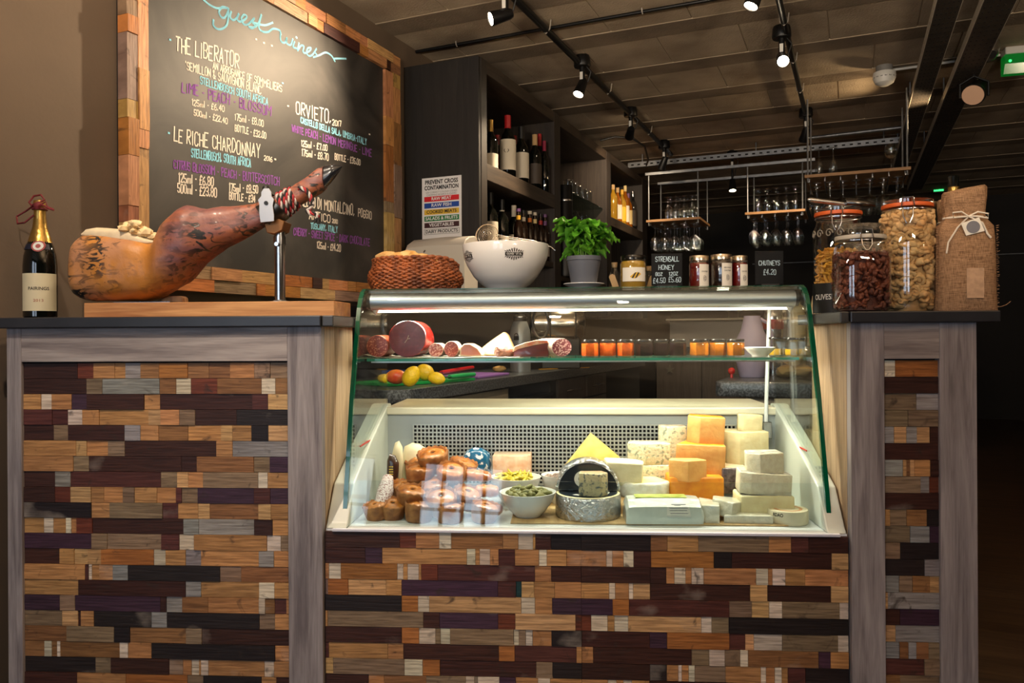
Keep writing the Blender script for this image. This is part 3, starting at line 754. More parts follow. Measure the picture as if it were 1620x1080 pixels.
# ham
SEC = [(121.5, 424, 440), (123, 412, 452), (127, 396, 463), (134, 383, 471), (144, 373, 475), (160, 371, 477), (185, 373, 477), (210, 377, 477), (232, 381, 475), (248, 384, 471), (256, 381, 468), (262, 371, 464), (270, 354, 460),
       (281, 341, 453), (292, 331, 446), (304, 326.5, 433), (318, 328, 418), (335, 331, 404), (355, 329, 392), (380, 327, 380), (405, 323, 365), (425, 314, 354), (445, 306, 343), (462, 297, 330), (478, 287, 321), (494, 277, 312), (506, 269, 304), (514, 266, 297)]
HAMS = mat('ham_skin', (196, 128, 52), 0.42, col2=(168, 108, 74), scale=9, bump=0.25, bscale=14, coat=0.15, thr=(0.4, 0.62), sss=0.05)
def ham_material():
    m, t_, b, out = nt('ham_skin_mottled'); N = t_.nodes; L = t_.links
    b.inputs['Roughness'].default_value = 0.48; b.inputs['Coat Weight'].default_value = 0.08
    tc = N.new('ShaderNodeTexCoord'); sep = N.new('ShaderNodeSeparateXYZ'); L.new(tc.outputs['Object'], sep.inputs[0])
    def noi(sc, det=6, st=(1, 1, 1), dist=0):
        mp = N.new('ShaderNodeMapping'); mp.inputs['Scale'].default_value = st; mp.inputs['Rotation'].default_value = (0, R(28), 0)
        L.new(tc.outputs['Object'], mp.inputs[0])
        n = N.new('ShaderNodeTexNoise'); n.inputs['Scale'].default_value = sc; n.inputs['Detail'].default_value = det; n.inputs['Distortion'].default_value = dist
        L.new(mp.outputs[0], n.inputs['Vector']); return n.outputs['Fac']
    def rng(v, a, c, lo=0.0, hi=1.0):
        r = N.new('ShaderNodeMapRange'); r.inputs[1].default_value = a; r.inputs[2].default_value = c; r.inputs[3].default_value = lo; r.inputs[4].default_value = hi
        L.new(v, r.inputs[0]); return r.outputs[0]
    def mix(f_, A, B):
        x = N.new('ShaderNodeMix'); x.data_type = 'RGBA'; L.new(f_, x.inputs['Factor'])
        for k, w_ in (('A', A), ('B', B)):
            if isinstance(w_, tuple): x.inputs[k].default_value = (*lin(w_), 1)
            else: L.new(w_, x.inputs[k])
        return x.outputs['Result']
    def mul(a, c):
        x = N.new('ShaderNodeMath'); x.operation = 'MULTIPLY'; L.new(a, x.inputs[0]); L.new(c, x.inputs[1]); return x.outputs[0]
    c = mix(rng(noi(8), .42, .6), (186, 122, 48), (176, 124, 86))                       # orange fat and buff skin
    flesh = mix(rng(noi(16, 7, (.35, 1, 2.2)), .4, .62), (118, 74, 70), (146, 84, 56))  # purplish-red lean on the shank
    shank = rng(sep.outputs[0], -.10, -.02)                                            # from mid-ham towards the hoof
    low = rng(sep.outputs[2], .0, .12)
    c = mix(mul(shank, low), c, flesh)
    mould = rng(noi(22, 9, (1, 1, 2.0), 1.8), .50, .56)
    patch = rng(noi(6, 3), .40, .56)
    c = mix(mul(mould, patch), c, (30, 26, 24))
    c = mix(rng(noi(40, 3), .66, .74, 0, .7), c, (58, 44, 34))
    L.new(c, b.inputs['Base Color'])
    bp = N.new('ShaderNodeBump'); bp.inputs['Strength'].default_value = 0.45; bp.inputs['Distance'].default_value = 0.008
    L.new(noi(24, 6), bp.inputs['Height']); L.new(bp.outputs[0], b.inputs['Normal'])
    return m
HAM = ham_material()
hc = S(300, TH)
ham = thing('cured_ham_leg', 'whole cured ham leg with black hoof, half carved, clamped in the pine stand', 'ham', CW(hc, TH, zb), -BCNT)
M = at_base(hc, TH, zb)
def interp(SEC, n):
    out = []
    for i in range(n):
        x = SEC[0][0] + (SEC[-1][0] - SEC[0][0]) * (1 - math.cos(math.pi * min(1, i / (n - 1)) )) / 2 if False else None
    return out
def lo(SEC, depth, n=28, shift=0.0, amp=0.004, dmin=.0, ex_=2.3):
    rr = []
    for x, yt, yb in SEC:
        a = hp(x, yt); b_ = hp(x, yb); c = (a + b_) / 2; h = (a.z - b_.z) / 2; d = max(dmin, min(depth, h * .92))
        r = []
        for i in range(n):
            an = 2 * math.pi * i / n; co, si = math.cos(an), math.sin(an); k = (abs(co) ** ex_ + abs(si) ** ex_) ** (-1 / ex_)
            p = Vector((c.x, TH + shift + d * si * k, c.z + h * co * k))
            p += Vector((0, si, co)) * amp * noise.noise(p * 18)
            if p.z < zb + .001: p.z = zb + .001
            r.append(p)
        rr.append(r)
    return rr
def dense(SEC, m=3):
    out = []
    for a, b_ in zip(SEC, SEC[1:]):
        for i in range(m): out.append(tuple(a[k] + (b_[k] - a[k]) * i / m for k in range(3)))
    return out + [SEC[-1]]
mb = MB(); mb.M = M; mb.rings(lo(dense(SEC, 2), .085, n=36, ex_=3.0, amp=.006)); ob('body', mb, HAM, ham, smooth=60)
FAT = mat('pale_ham_fat', (232, 212, 176), 0.4, var=0.2, scale=20, bump=0.2, bscale=30, sss=0.1)
mb = MB(); mb.M = M
mb.rings(lo(dense([(144.5, 371, 377), (150, 364, 380), (162, 361.5, 383), (180, 362, 386), (200, 363, 388), (215, 367, 389), (232, 375, 390), (245, 380, 391), (256, 383, 389)], 3), .070, n=36, dmin=.052, ex_=3.4, amp=.005)); ob('fat_cap', mb, FAT, ham, smooth=50)
mb = MB(); mb.M = M
for i in range(60):
    x = rnd.uniform(192, 250); top = 350 if x < 216 else 352 + (x - 216) * .72
    if x < 205: top = 352 + (205 - x) * .6
    p = hp(x, rnd.uniform(top + 2, 377), rnd.uniform(-.05, .05))
    mb.ball(p, (rnd.uniform(.009, .022), rnd.uniform(.008, .02), rnd.uniform(.006, .013)), 2, .5, 9, rnd.random() * 9)
ob('carved_fat', mb, mat('crumbly_fat', (238, 208, 156), 0.6, var=0.25, scale=40, bump=0.3), ham, smooth=40)
HOOF = mat('black_hoof', (22, 24, 30), 0.25, var=0.3, scale=20, coat=0.3)
mb = MB(); mb.M = M
mb.rings(lo(dense([(505, 266, 300), (509, 264, 300), (515, 262, 297), (523, 260.5, 289), (531, 260.5, 279), (537, 261, 271), (541, 262.3, 264.5)], 2), .02, amp=.0012)); ob('hoof', mb, HOOF, ham, smooth=50)
def rope(mb, path, r, pitch=.03):
    """three twisted strands along a polyline, resampled"""
    P = [Vector(p) for p in path]; pts = []
    for a, b_ in zip(P, P[1:]):
        n = max(2, int((b_ - a).length / .0028))
        for i in range(n): pts.append(a.lerp(b_, i / n))
    pts.append(P[-1])
    for k in range(3):
        mb.mi = k; L_ = 0.0; q = []
        for i, p in enumerate(pts):
            d = (pts[min(i + 1, len(pts) - 1)] - pts[max(i - 1, 0)]).normalized(); x = d.orthogonal().normalized()
            x = (Vector((0.31, 0.2, 0.93)) - d * d.dot(Vector((0.31, 0.2, 0.93)))).normalized(); y = d.cross(x)
            if i: L_ += (p - pts[i - 1]).length
            a = 2 * math.pi * (L_ / pitch + k / 3); q.append(p + (x * math.cos(a) + y * math.sin(a)) * r * .5)
        mb.tube(q, r * .56, 6)
mb = MB(); mb.M = M
path = []
ax = (hp(480, 300) - hp(440, 326)).normalized(); up = ax.cross(Vector((0, 1, 0)))
for i in range(74):
    f_ = i / 73; c = hp(446 + 24 * f_, 325 - 16 * f_); rr = .036 - .007 * f_; a = 2 * math.pi * 4.2 * f_ + 1.0
    path.append(c + (up * math.cos(a) + Vector((0, 1, 0)) * math.sin(a)) * rr)
rope(mb, path, .0062)
rope(mb, [path[-1], hp(474, 297, -.035), hp(484, 300, -.042), hp(492, 312, -.04), hp(494, 322, -.04), hp(490, 330, -.042), hp(486, 334, -.045), hp(492, 338, -.047), hp(500, 338, -.047), hp(503, 344, -.047)], .0064)
mb.mi = 0
for i in range(16): mb.tube([hp(503, 343, -.047), hp(503 + rnd.uniform(-9, 4), 350 + rnd.uniform(-2, 5), -.047 + rnd.uniform(-.01, .01))], .0016, 5)
ob('cord', mb, [mat('black_cord', (20, 18, 20), 0.8), mat('red_cord', (150, 34, 40), 0.8), mat('white_cord', (176, 166, 160), 0.8)], ham, smooth=40, label='twisted black, red and white cord')

# ------------------------------------------------------------------ on top of the display case
ZK = 1.1888
# wicker basket
t = 0.42; s = S(658, t); k = CP(658, 430, t)[2]
wk = thing('wicker_basket', 'low oval wicker basket of bread on the case top', 'basket', CW(s, t, ZK), -BCNT)
WICK = mat('wicker', (168, 92, 46), 0.55, col2=(98, 48, 22), scale=26, bump=0.2, bscale=60, coat=0.15)
mb = MB()
RX, RY = 73 * k, .105
def bprof(f_): return 0.90 + 0.10 * math.sin(math.pi * min(1, f_ * 1.25))
hbk = Z(660, 408, t) - ZK
nst = 30
for j in range(17):
    f_ = j / 16; z = .008 + (hbk - .014) * f_; kk = bprof(f_); pts = []
    for i in range(nst * 4):
        a = 2 * math.pi * i / (nst * 4); o = .0042 * math.cos(nst * a / 1 + math.pi * j)
        sag = -.010 * max(0, math.cos(a - 2.2)) * f_ - .022 * f_ * max(0, math.cos(a - .15)) ** 6
        pts.append(((RX * kk + o) * math.cos(a), (RY * kk + o) * math.sin(a), z + sag + rnd.uniform(-.0022, .0022)))
    mb.tube(pts, .0042 if j < 16 else .0058, 6, closed=True)
for i in range(nst):
    a = 2 * math.pi * i / nst
    mb.tube([(RX * bprof(f_) * math.cos(a), RY * bprof(f_) * math.sin(a), .004 + (hbk - .012 - .022 * max(0, math.cos(a - .15)) ** 6) * f_) for f_ in (0, .3, .6, 1)], .003, 5)
ob('weave', mb, WICK, wk, smooth=60)
mb = MB(); mb.lathe([(0, .003), (1, .003), (1, .008), (0, .008)], 40, sx=RX * .9, sy=RY * .9); ob('base', mb, WICK, wk)
BREAD = mat('bread_crust', (214, 160, 84), 0.7, col2=(238, 204, 142), scale=14, bump=0.3, bscale=40)
first = None
for n_, (px, py, rx, sd) in enumerate(((614, 405, .040, 1), (648, 403, .034, 5), (632, 406, .03, 8), (668, 408, .03, 12), (690, 411, .028, 3))):
    zt = Z(px, py, t)
    mb = MB(); mb.ball((0, 0, 0), (rx, .035, .020), 3, .35, 7, sd)
    if n_ == 2: mb.ball((.01, -.02, -.01), (.02, .02, .012), 2, .4, 7, 2)
    ob('bread_piece', mb, BREAD, None, CW(S(px, t), t, zt - .006), -BCNT + sd, label=('torn bread piece at the tall end of the wicker basket', 'torn bread piece heaped mid-basket above the wicker rim', 'small torn bread piece between two larger ones in the basket', 'flat torn bread piece lying low in the wicker basket', 'low bread piece beside the sagging basket rim')[n_], cat='bread', group='bread in the wicker basket')
mb = MB(); mb.lathe([(0, 0), (1, 0), (1, hbk * .55), (0, hbk * .6)], 30, (0, 0, .009), sx=RX * .84, sy=RY * .84); tag(ob('bread_crumbs', mb, BREAD, None, CW(s, t, ZK), -BCNT), 'bread scraps filling the bottom of the wicker basket', 'bread', kind='stuff')

# big white bowl with printed emblem
t = 0.44; s = S(800.5, t); k = CP(800, 420, t)[2]
Rb = 68.5 * k; hB = Z(800, 388, t) - ZK
bw = thing('serving_bowl', 'large white porcelain bowl with black printed emblem on the case top', 'bowl', CW(s, t, ZK), -BCNT)
bp_ = [(0, .004), (.036 / .13 * Rb * 1.15, 0), (.40 * Rb, .0), (.42 * Rb, .010), (.56 * Rb, .022), (.74 * Rb, .048), (.89 * Rb, .084), (.97 * Rb, .112), (Rb, hB - .002), (Rb * .995, hB), (Rb * .97, hB - .003), (Rb * .93, .11), (Rb * .8, .07), (Rb * .5, .03), (0, .02)]
mb = MB(); mb.lathe(bp_, 64); ob('body', mb, PORC, bw, smooth=60)
def bowlr(z):
    P = bp_[2:9]
    for (r0, z0), (r1, z1) in zip(P, P[1:]):
        if z0 <= z <= z1: return r0 + (r1 - r0) * (z - z0) / max(1e-6, z1 - z0)
    return Rb
def on_bowl(a0, z0, off=.0006):
    def fn(c):
        z = z0 + c.y; r = bowlr(z) + off; a = a0 + c.x / Rb
        return Vector((r * math.sin(a), -r * math.cos(a), z))
    return fn
for a0 in (.27, -1.02):
    mb = MB(); fn = on_bowl(a0, hB - .042, .0005)
    mb.grid(14, 2, lambda u, v: fn(Vector(((u - .5) * .060, (v - .5) * .011, 0))))
    fn2 = on_bowl(a0, hB - .042, .0005)
    for sg in (1, -1):
        for i in range(9):
            x = (i - 4) * .0062; L_ = .010 * (1.15 - abs(i - 4) / 5.5)
            mb.grid(1, 4, lambda u, v: fn2(Vector((x + (u - .5) * .0042 * math.sin(math.pi * (.15 + .8 * v)) + (i - 4) * .0006 * v * 3, sg * (.0065 + L_ * v), 0))))
        for i in range(7):
            x = (i - 3) * .008; y = sg * (.0125 + .004 * math.cos(i - 3))
            for rot in range(4):
                a_ = rot * math.pi / 2 + i
                mb.grid(1, 1, lambda u, v: fn2(Vector((x + .0022 * math.cos(a_) + (u - .5) * .002, y + .0022 * math.sin(a_) + (v - .5) * .002, 0))))
    em = ob('emblem', mb, INK, bw, smooth=60, label='black floral emblem with a lettered band')
    typed('OLIVES * ET AL', 0.008, WHITEP, em, (0, 0, 0), (0, 0, 0), fn=on_bowl(a0, hB - .042, .0011), wide=.05, bold=.0002)
# olives heaped inside, the skimmer lying on them
mb = MB(); mb.lathe([(0, .05), (.55 * Rb, .06), (.88 * Rb, hB - .03), (.5 * Rb, hB - .008), (0, hB - .004)], 32)
for i in range(60):
    a = rnd.uniform(0, 6.28); r = Rb * .8 * math.sqrt(rnd.random()); mb.ball((r * math.cos(a), r * math.sin(a), hB - .010 - .016 * (r / Rb)), (.010, .009, .008), 1)
ob('olives', mb, mat('green_olive', (150, 130, 60), 0.35, col2=(190, 150, 70), scale=18, coat=0.3), None, CW(s, t, ZK), -BCNT, label='olives heaped inside the large white bowl', cat='olives', kind='stuff')
sk = thing('wire_skimmer', 'coiled wire skimmer with long handle resting across the white bowl', 'skimmer', CW(s, t, ZK), -BCNT)
WIRE = mat('bright_wire', (215, 205, 190), 0.25, 1.0)
c = Vector((S(771, t) - s, .0, Z(771, 372, t) - ZK)); mb = MB()
def dk(a, r): return c + Vector((math.cos(a) * r * .92 - .0, math.sin(a) * r * .35, math.sin(a) * r * .95 + math.cos(a) * r * .05))
rs = 19 * k
mb.tube([dk(2 * math.pi * i / 30, rs) for i in range(30)], .0017, 6, closed=True)
ob('rim', mb, WIRE, sk, smooth=60)
mb = MB(); mb.tube([dk(2 * math.pi * 6 * i / 160, .002 + (rs - .002) * i / 160) for i in range(161)], .0006, 5); ob('wire_coil', mb, WIRE, sk, smooth=60)
mb = MB()
for d in (.0, .006):
    mb.tube([c + Vector((rs * .8, 0, -.004 + d)), Vector((S(800, t) - s, -.01, Z(800, 377, t) - ZK + d)), Vector((S(845, t) - s, -.02, Z(845, 383, t) - ZK + d * .6)), Vector((S(872, t) - s, -.02, Z(872, 391, t) - ZK)), Vector((S(879, t) - s, -.02, Z(879, 397, t) - ZK))], .0016, 6)
ob('handle', mb, WIRE, sk, smooth=60)

# basil in a grey pot on a saucer
t = 0.40; s = S(924, t); k = CP(924, 430, t)[2]
mb = MB(); mb.lathe([(0, 0), (.030, 0), (.032, .004), (.050, .012), (.066, .019), (.066, .021), (.05, .0155), (.03, .008), (0, .007)], 44)
ob('saucer', mb, PORC, None, CW(s, t, ZK), -BCNT, smooth=60, label='white saucer under the grey basil pot', cat='saucer')
bs = thing('potted_basil', 'leafy green basil in a grey plastic pot on a white saucer', 'plant', CW(s, t, ZK + .0095), -BCNT)
zp = Z(924, 406, t) - ZK - .0095
mb = MB(); mb.lathe([(0, .001), (.038, 0), (.040, .004), (.0535, zp - .014), (.0555, zp - .013), (.0565, zp), (.053, zp), (.050, zp - .01), (0, zp - .012)], 44); ob('pot', mb, mat('grey_plastic_pot', (92, 96, 106), 0.5), bs, smooth=40)
mb = MB(); mb.lathe([(0, zp - .013), (.0505, zp - .013), (0, zp - .006)], 24); ob('soil', mb, mat('soil', (40, 30, 22), 0.95, bump=0.5, bscale=90), bs)
mb = MB(); leaf = MB(); leaf.mi = 0
def add_leaf(mb, base, d, L_, wd, curl):
    d = Vector(d).normalized(); side = d.cross(Vector((0, 0, 1)));
    if side.length < .1: side = Vector((1, 0, 0))
    side.normalize(); nrm = side.cross(d).normalized(); n = 8
    def f(u, v):
        w_ = math.sin(math.pi * (v ** .8)) ** .8 * wd * (1 - .15 * v)
        x = (u - .5) * 2
        return Vector(base) + d * (L_ * v) + side * (w_ * x) + nrm * (curl * v * v * -L_ + .35 * wd * (x * x) - .10 * L_ * math.sin(v * 9) * x * x + .18 * wd * abs(x))
    mb.grid(6, n, f)
r2 = random.Random(5)
for i in range(30):
    a = i * 2.4; r = .006 + .036 * math.sqrt(i / 30); hs = r2.uniform(.05, .105)
    top = Vector((math.cos(a) * r * 1.7, math.sin(a) * r * 1.5, zp + hs)); mb.tube([(math.cos(a) * r * .6, math.sin(a) * r * .6, zp - .01), tuple(top * .5 + Vector((0, 0, zp * .5))), tuple(top)], .0016, 6)
    for j in range(4):
        aa = a + j * math.pi / 2 + r2.uniform(-.4, .4); el = r2.uniform(-.35, .45)
        add_leaf(leaf, top - Vector((0, 0, .006 * (j % 2))), (math.cos(aa), math.sin(aa), el), r2.uniform(.036, .058), r2.uniform(.019, .028), r2.uniform(.15, .6))
    for j in range(2):
        aa = r2.uniform(0, 6.28); m_ = top * r2.uniform(.45, .75) + Vector((0, 0, zp * .3)); m_.z = zp + hs * r2.uniform(.2, .7)
        add_leaf(leaf, m_, (math.cos(aa), math.sin(aa), r2.uniform(-.5, .2)), r2.uniform(.036, .054), r2.uniform(.019, .027), r2.uniform(.2, .7))
ob('stems', mb, mat('green_stem', (110, 150, 60), 0.5), bs, smooth=60)
BASIL = mat('basil_leaf', (112, 178, 48), 0.34, col2=(70, 134, 34), scale=12, bump=0.12, bscale=30, coat=0.15)
ob('foliage', leaf, BASIL, bs, smooth=80, norm=False)

# jars of honey and chutney, slate signs, tagged bottles
def lidded_jar(name, label, px, y_top, width, t, zbase, glass_in, lidm, n=8, lab=None, fill=.86, group=None, cat='jar', hexa=False, lidh=.16):
    """glass jar: contents, glass, screw lid, paper label"""
    s_, _, k_ = CP(px, y_top, t); h = Z(px, y_top, t) - zbase; r = width * k_ / 2
    root = thing(name, label, cat, CW(s_, t, zbase), -BCNT, group)
    ln = 6 if hexa else 32; lh = h * lidh; hs = h - lh
    G_ = [(0, 0), (r * .9, 0), (r, .004), (r, hs * .86), (r * .93, hs * .95), (r * .88, hs), (r * .88, h - .003)]
    mb = MB(); mb.lathe(G_, ln); g_ = ob('glass', mb, GLASS, root, smooth=25 if hexa else 50)
    mb = MB(); mb.lathe([(0, .003), (r * .88, .003), (r * .955, .007), (r * .955, hs * min(.86, fill)), (r * .88, hs * fill), (0, hs * fill)], ln); ob('contents', mb, glass_in, root, smooth=25 if hexa else 50)
    mb = MB(); mb.lathe([(r * .90, hs - .001), (r * .95, hs), (r * .95, h - .002), (r * .92, h), (0, h)], 32); ob('lid', mb, lidm, root)
    if lab: lab(root, r, hs)
    return root
LIDB = mat('black_lid', (20, 19, 18), 0.22, 0.4, coat=0.5)
LIDS = mat('tin_lid', (200, 188, 168), 0.25, 1.0)
HONEY = mat('honey', (216, 168, 66), 0.15, trans=0.35, sss=0.0)
def honey_label(root, r, hs):
    mb = MB(); mb.grid(12, 1, wrap(r * 1.01, -1.0, 1.0, hs * .25, hs * .72)); lb = ob('label', mb, PAPER, root)
    fn = cyl(r * 1.018, 0, hs * .45)
    mb = MB()
    for i, m_ in enumerate((0, 1, 0, 1, 0)):
        mb.mi = m_; x0, x1 = -.009 + i * .0052, -.0038 + i * .0052
        mb.grid(2, 4, lambda u, v: fn(Vector((x0 + (x1 - x0) * u + (v - .5) * .010, (v - .5) * 2 * .0095 * math.sqrt(max(.05, 1 - ((i + u - 2.5) / 2.7) ** 2)), 0))))
    ob('bee_print', mb, [mat('yellow_ink', (214, 168, 40), 0.6), INK], lb, smooth=60, norm=False)
lidded_jar('honey_jar', 'single jar of golden honey with bee label and dark lid', 1001.5, 404.5, 41, .38, ZK, HONEY, LIDB, lab=honey_label, fill=.95, lidh=.13)
SLT = mat('slate_card', (14, 15, 17), 0.7, spec=.25)
def slate_sign(px0, px1, y0, t, lines, label):
    s0, s1 = S(px0, t), S(px1, t); h = Z((px0 + px1) / 2, y0, t) - ZK
    root = thing('slate_sign', label, 'sign', CW((s0 + s1) / 2, t, ZK), -BCNT); wd = (s1 - s0)
    mb = MB(); mb.box(-wd / 2, wd / 2, 0, .004, .012, h, .001); ob('card', mb, SLT, root, smooth=0)
    mb = MB(); mb.box(-wd * .32, wd * .32, -.012, .016, 0, .014, .001); ob('foot', mb, BLACK, root, smooth=0)
    mb = MB()
    for tx, x0, x1, yy, hh in lines:
        hand(mb, tx, lambda x, y: Vector((x, 0, -y)), -wd / 2 + wd * x0, -h * yy, -wd / 2 + wd * x1, -h * yy, h * hh, .0018, (0, -1, 0), .0008)
    ob('lettering', mb, mat('pale_blue_chalk', (190, 214, 226), 0.8), root, smooth=0, norm=False)
slate_sign(1031, 1080, 401, .40, [('STRENSALL', .12, .90, .78, .13), ('HONEY', .22, .74, .55, .13), ('8OZ', .12, .36, .38, .09), ('12OZ', .56, .86, .39, .09), ('$4.50', .04, .46, .18, .14), ('$5.60', .54, .96, .20, .14)], 'black slate sign chalked with the honey prices')
slate_sign(1195, 1240, 397, .40, [('CHUTNEYS', .12, .88, .62, .12), ('$4.20', .28, .74, .37, .14)], 'black slate sign chalked with the chutney price')
def chut_label(root, r, hs):
    mb = MB(); mb.grid(8, 1, wrap(r * 1.01, -.15, .95, hs * .08, hs * .86)); lb = ob('label', mb, PAPER, root)
    for yy, tx in ((.70, 'RED ONION' if root.name.endswith('.001') else ''), (.60, 'CHUTNEY')):
        if tx: typed(tx, .0062, INK, lb, (0, 0, 0), (0, 0, 0), fn=cyl(r * 1.02, .4, hs * yy), wide=r * .72, bold=.0001)
    mb = MB(); fn = cyl(r * 1.02, .4, hs * .36)
    for i in range(3):
        a_ = i * 2.1; mb.grid(8, 1, lambda u, v: fn(Vector(((.0035 + .0012 * v) * math.cos(u * 6.28) + .002 * math.cos(a_), (.006 + .0012 * v) * math.sin(u * 6.28) + .003 * math.sin(a_), 0))))
    ob('fruit_print', mb, mat('grey_ink', (120, 116, 112), 0.7), lb, norm=False)
for px, yt, wd, t_, cn, lbl in ((1106, 405, 32, .40, (112, 22, 14), 'deep red chutney jar beside the honey price sign'), (1141, 403, 35, .385, (40, 16, 12), 'darkest chutney jar, in the middle of three'), (1170, 405, 26, .40, (120, 20, 18), 'red chutney jar on the side of the chutney sign')):
    lidded_jar('chutney_jar', lbl, px, yt, wd, t_, ZK, mat('chutney_%d' % cn[0], cn, 0.15, var=0.4, scale=30, coat=0.4), LIDS, lab=chut_label, fill=.92, lidh=.15, group='chutney jars on the case top')
for px, yt, tg, lbl in ((972, 418, -1, 'small clear bottle with kraft tag between basil and honey jar'), (1027, 424, 1, 'small corked bottle with kraft tag behind the honey jar')):
    t = .47; s_, _, k_ = CP(px, yt, t); h = Z(px, yt, t) - ZK
    root = thing('tagged_bottle', lbl, 'bottle', CW(s_, t, ZK), -BCNT)
    mb = MB(); mb.lathe([(0, 0), (.017, 0), (.018, .004), (.018, h * .6), (.010, h * .78), (.009, h * .92), (.011, h * .94), (.011, h)], 20); ob('glass', mb, GLASS, root)
    mb = MB(); mb.lathe([(0, h * .88), (.0085, h * .88), (.010, h + .006), (0, h + .006)], 14); ob('cork', mb, KRAFT, root)
    mb = MB(); c = Vector((.004 * tg, -.021, h * .35)); d = Vector((-.35 * tg, 0, -1)).normalized(); sd = Vector((d.z, 0, -d.x))
    mb.prism([((c + d * a + sd * b_).x, (c + d * a + sd * b_).z) for a, b_ in ((-.024, -.004), (-.024, .004), (-.018, .010), (.024, .010), (.024, -.010), (-.018, -.010))], -.0215, -.0205, 1); ob('tag', mb, KRAFT, root, smooth=0)

# ------------------------------------------------------------------ on the narrow counter: clip-top jars, scoop, hessian bags
RUB = mat('orange_rubber_seal', (206, 92, 38), 0.45)
def clip_jar(name, label, px0, px1, y_top, t, lid_y, square=False, seal=RUB):
    s0, s1 = S(px0, t, 440), S(px1, t, 440); r = (s1 - s0) / 2 * .98; s_ = (s0 + s1) / 2; h = Z((px0 + px1) / 2, y_top, t) - ZT; zl = Z((px0 + px1) / 2, lid_y, t) - ZT
    root = thing(name, label, 'storage jar', CW(s_, t, ZT), -BCNT - (.12 if square else .38))
    ex = 3.4 if square else 2.2
    mb = MB(); mb.lathe([(0, 0), (r * .88, 0), (r * .97, .006), (r, .016), (r, zl * .78), (r * .95, zl * .86), (r * .86, zl * .92), (r * .84, zl * .95), (r * .90, zl * .965), (r * .90, zl * .985), (r * .82, zl)], 44, ex=ex if square else 2.0); ob('glass', mb, GLASS, root, smooth=40)
    mb = MB(); mb.lathe([(r * .78, zl), (r * .93, zl), (r * .945, zl + .005), (r * .93, zl + .010), (r * .78, zl + .010)], 40); ob('rubber_seal', mb, seal, root)
    mb = MB(); mb.lathe([(r * .80, zl + .010), (r * .93, zl + .0105), (r * .93, zl + .02), (r * .86, h), (0, h - .002)], 40); ob('lid', mb, GLASS, root, smooth=40)
    mb = MB()
    mb.tube([(r * .915 * math.cos(2 * math.pi * i / 30), r * .915 * math.sin(2 * math.pi * i / 30), zl * .975) for i in range(30)], .0013, 6, closed=True)
    mb.tube([(-.014, -r * .93, zl * .97), (-.016, -r * 1.0, zl * .99), (-.013, -r * .97, zl + .022), (.013, -r * .97, zl + .022), (.016, -r * 1.0, zl * .99), (.014, -r * .93, zl * .97)], .0016, 6)
    mb.tube([(-.013, -r * .96, zl * .98), (-.012, -r * 1.04, zl * .90), (-.004, -r * 1.05, zl * .83), (.004, -r * 1.05, zl * .83), (.012, -r * 1.04, zl * .90), (.013, -r * .96, zl * .98)], .0016, 6)
    ob('wire_clip', mb, STEEL, root, smooth=50)
    return root, s_, r, h, zl
def fill_jar(s_, t, r, z0, z1, n, fn, m, name, label, cat, core, ex=2.0, seed=1, fin=.84):
    mb = MB(); r3 = random.Random(seed)
    mb.lathe([(0, z0), (r * (fin - .09), z0), (r * (fin - .09), z1 - .008), (0, z1 - .002)], 24, ex=ex); 
    for i in range(n):
        a = r3.uniform(0, 2 * math.pi); z = r3.uniform(z0 + .006, z1)
        if i % 7 == 0: rr = r * (fin - .02) * math.sqrt(r3.random()); z = z1 - .004
        else: rr = r * r3.uniform(fin, fin + .05)
        co, si = math.cos(a), math.sin(a); kk = (abs(co) ** ex + abs(si) ** ex) ** (-1 / ex)
        fn(mb, Vector((rr * co * kk, rr * si * kk, z)), r3)
    o = ob(name, mb, m, None, CW(s_, t, ZT), -BCNT - (.12 if ex > 3 else .38), smooth=60, label=label, cat=cat, kind='stuff'); return o
ja = clip_jar('clip_top_jar', 'squat square clip-top jar full of brown almonds, standing in front', 1319, 1404, 357, .055, 380, True, seal=mat('clear_seal', (190, 182, 168), 0.4))
ALM = mat('almond_skin', (124, 62, 38), 0.6, col2=(90, 44, 28), scale=22, bump=0.25, bscale=50)
def almond(mb, p, r3):
    M0 = mb.M; mb.M = Matrix.Translation(p) @ Matrix.Rotation(r3.uniform(0, 6.3), 4, 'Z') @ Matrix.Rotation(r3.uniform(0, 3.1), 4, 'Y')
    mb.ball((0, 0, 0), (.0112, .0066, .0050), 2); mb.M = M0
fill_jar(ja[1], .055, ja[2], .004, Z(1360, 402, .055) - ZT, 620, almond, ALM, 'almonds', 'brown almonds filling the squat square jar', 'nuts', None, ex=3.4, seed=3)
jb = clip_jar('clip_top_jar', 'tall clip-top jar with orange seal full of pale knobbly snacks', 1394, 1478, 319, .15, 330)
CRK = mat('pale_crackling', (222, 184, 128), 0.7, col2=(186, 138, 84), scale=14, bump=0.35, bscale=34)
def puff(mb, p, r3):
    rr = r3.uniform(.009, .015)
    M0 = mb.M; mb.M = Matrix.Translation(p) @ Matrix.Rotation(r3.uniform(0, 6.3), 4, 'X') @ Matrix.Rotation(r3.uniform(0, 6.3), 4, 'Z')
    if r3.random() < .45:
        mb.tube([(rr * .8 * math.cos(a * .63), rr * .8 * math.sin(a * .63), .002 * math.sin(a * 1.2)) for a in range(10)], [rr * .42 * (1 + .25 * math.sin(a * 2.3)) for a in range(10)], 7, closed=True)
    else: mb.ball((0, 0, 0), (rr, rr * .9, rr * .8), 2, .5, 12, r3.uniform(0, 20))
    mb.M = M0
fill_jar(jb[1], .15, jb[2], .004, Z(1436, 338, .15) - ZT, 620, puff, CRK, 'crunchy_snacks', 'pale knobbly snacks packed in the tall jar with the orange seal', 'snacks', None, seed=5, fin=.78)
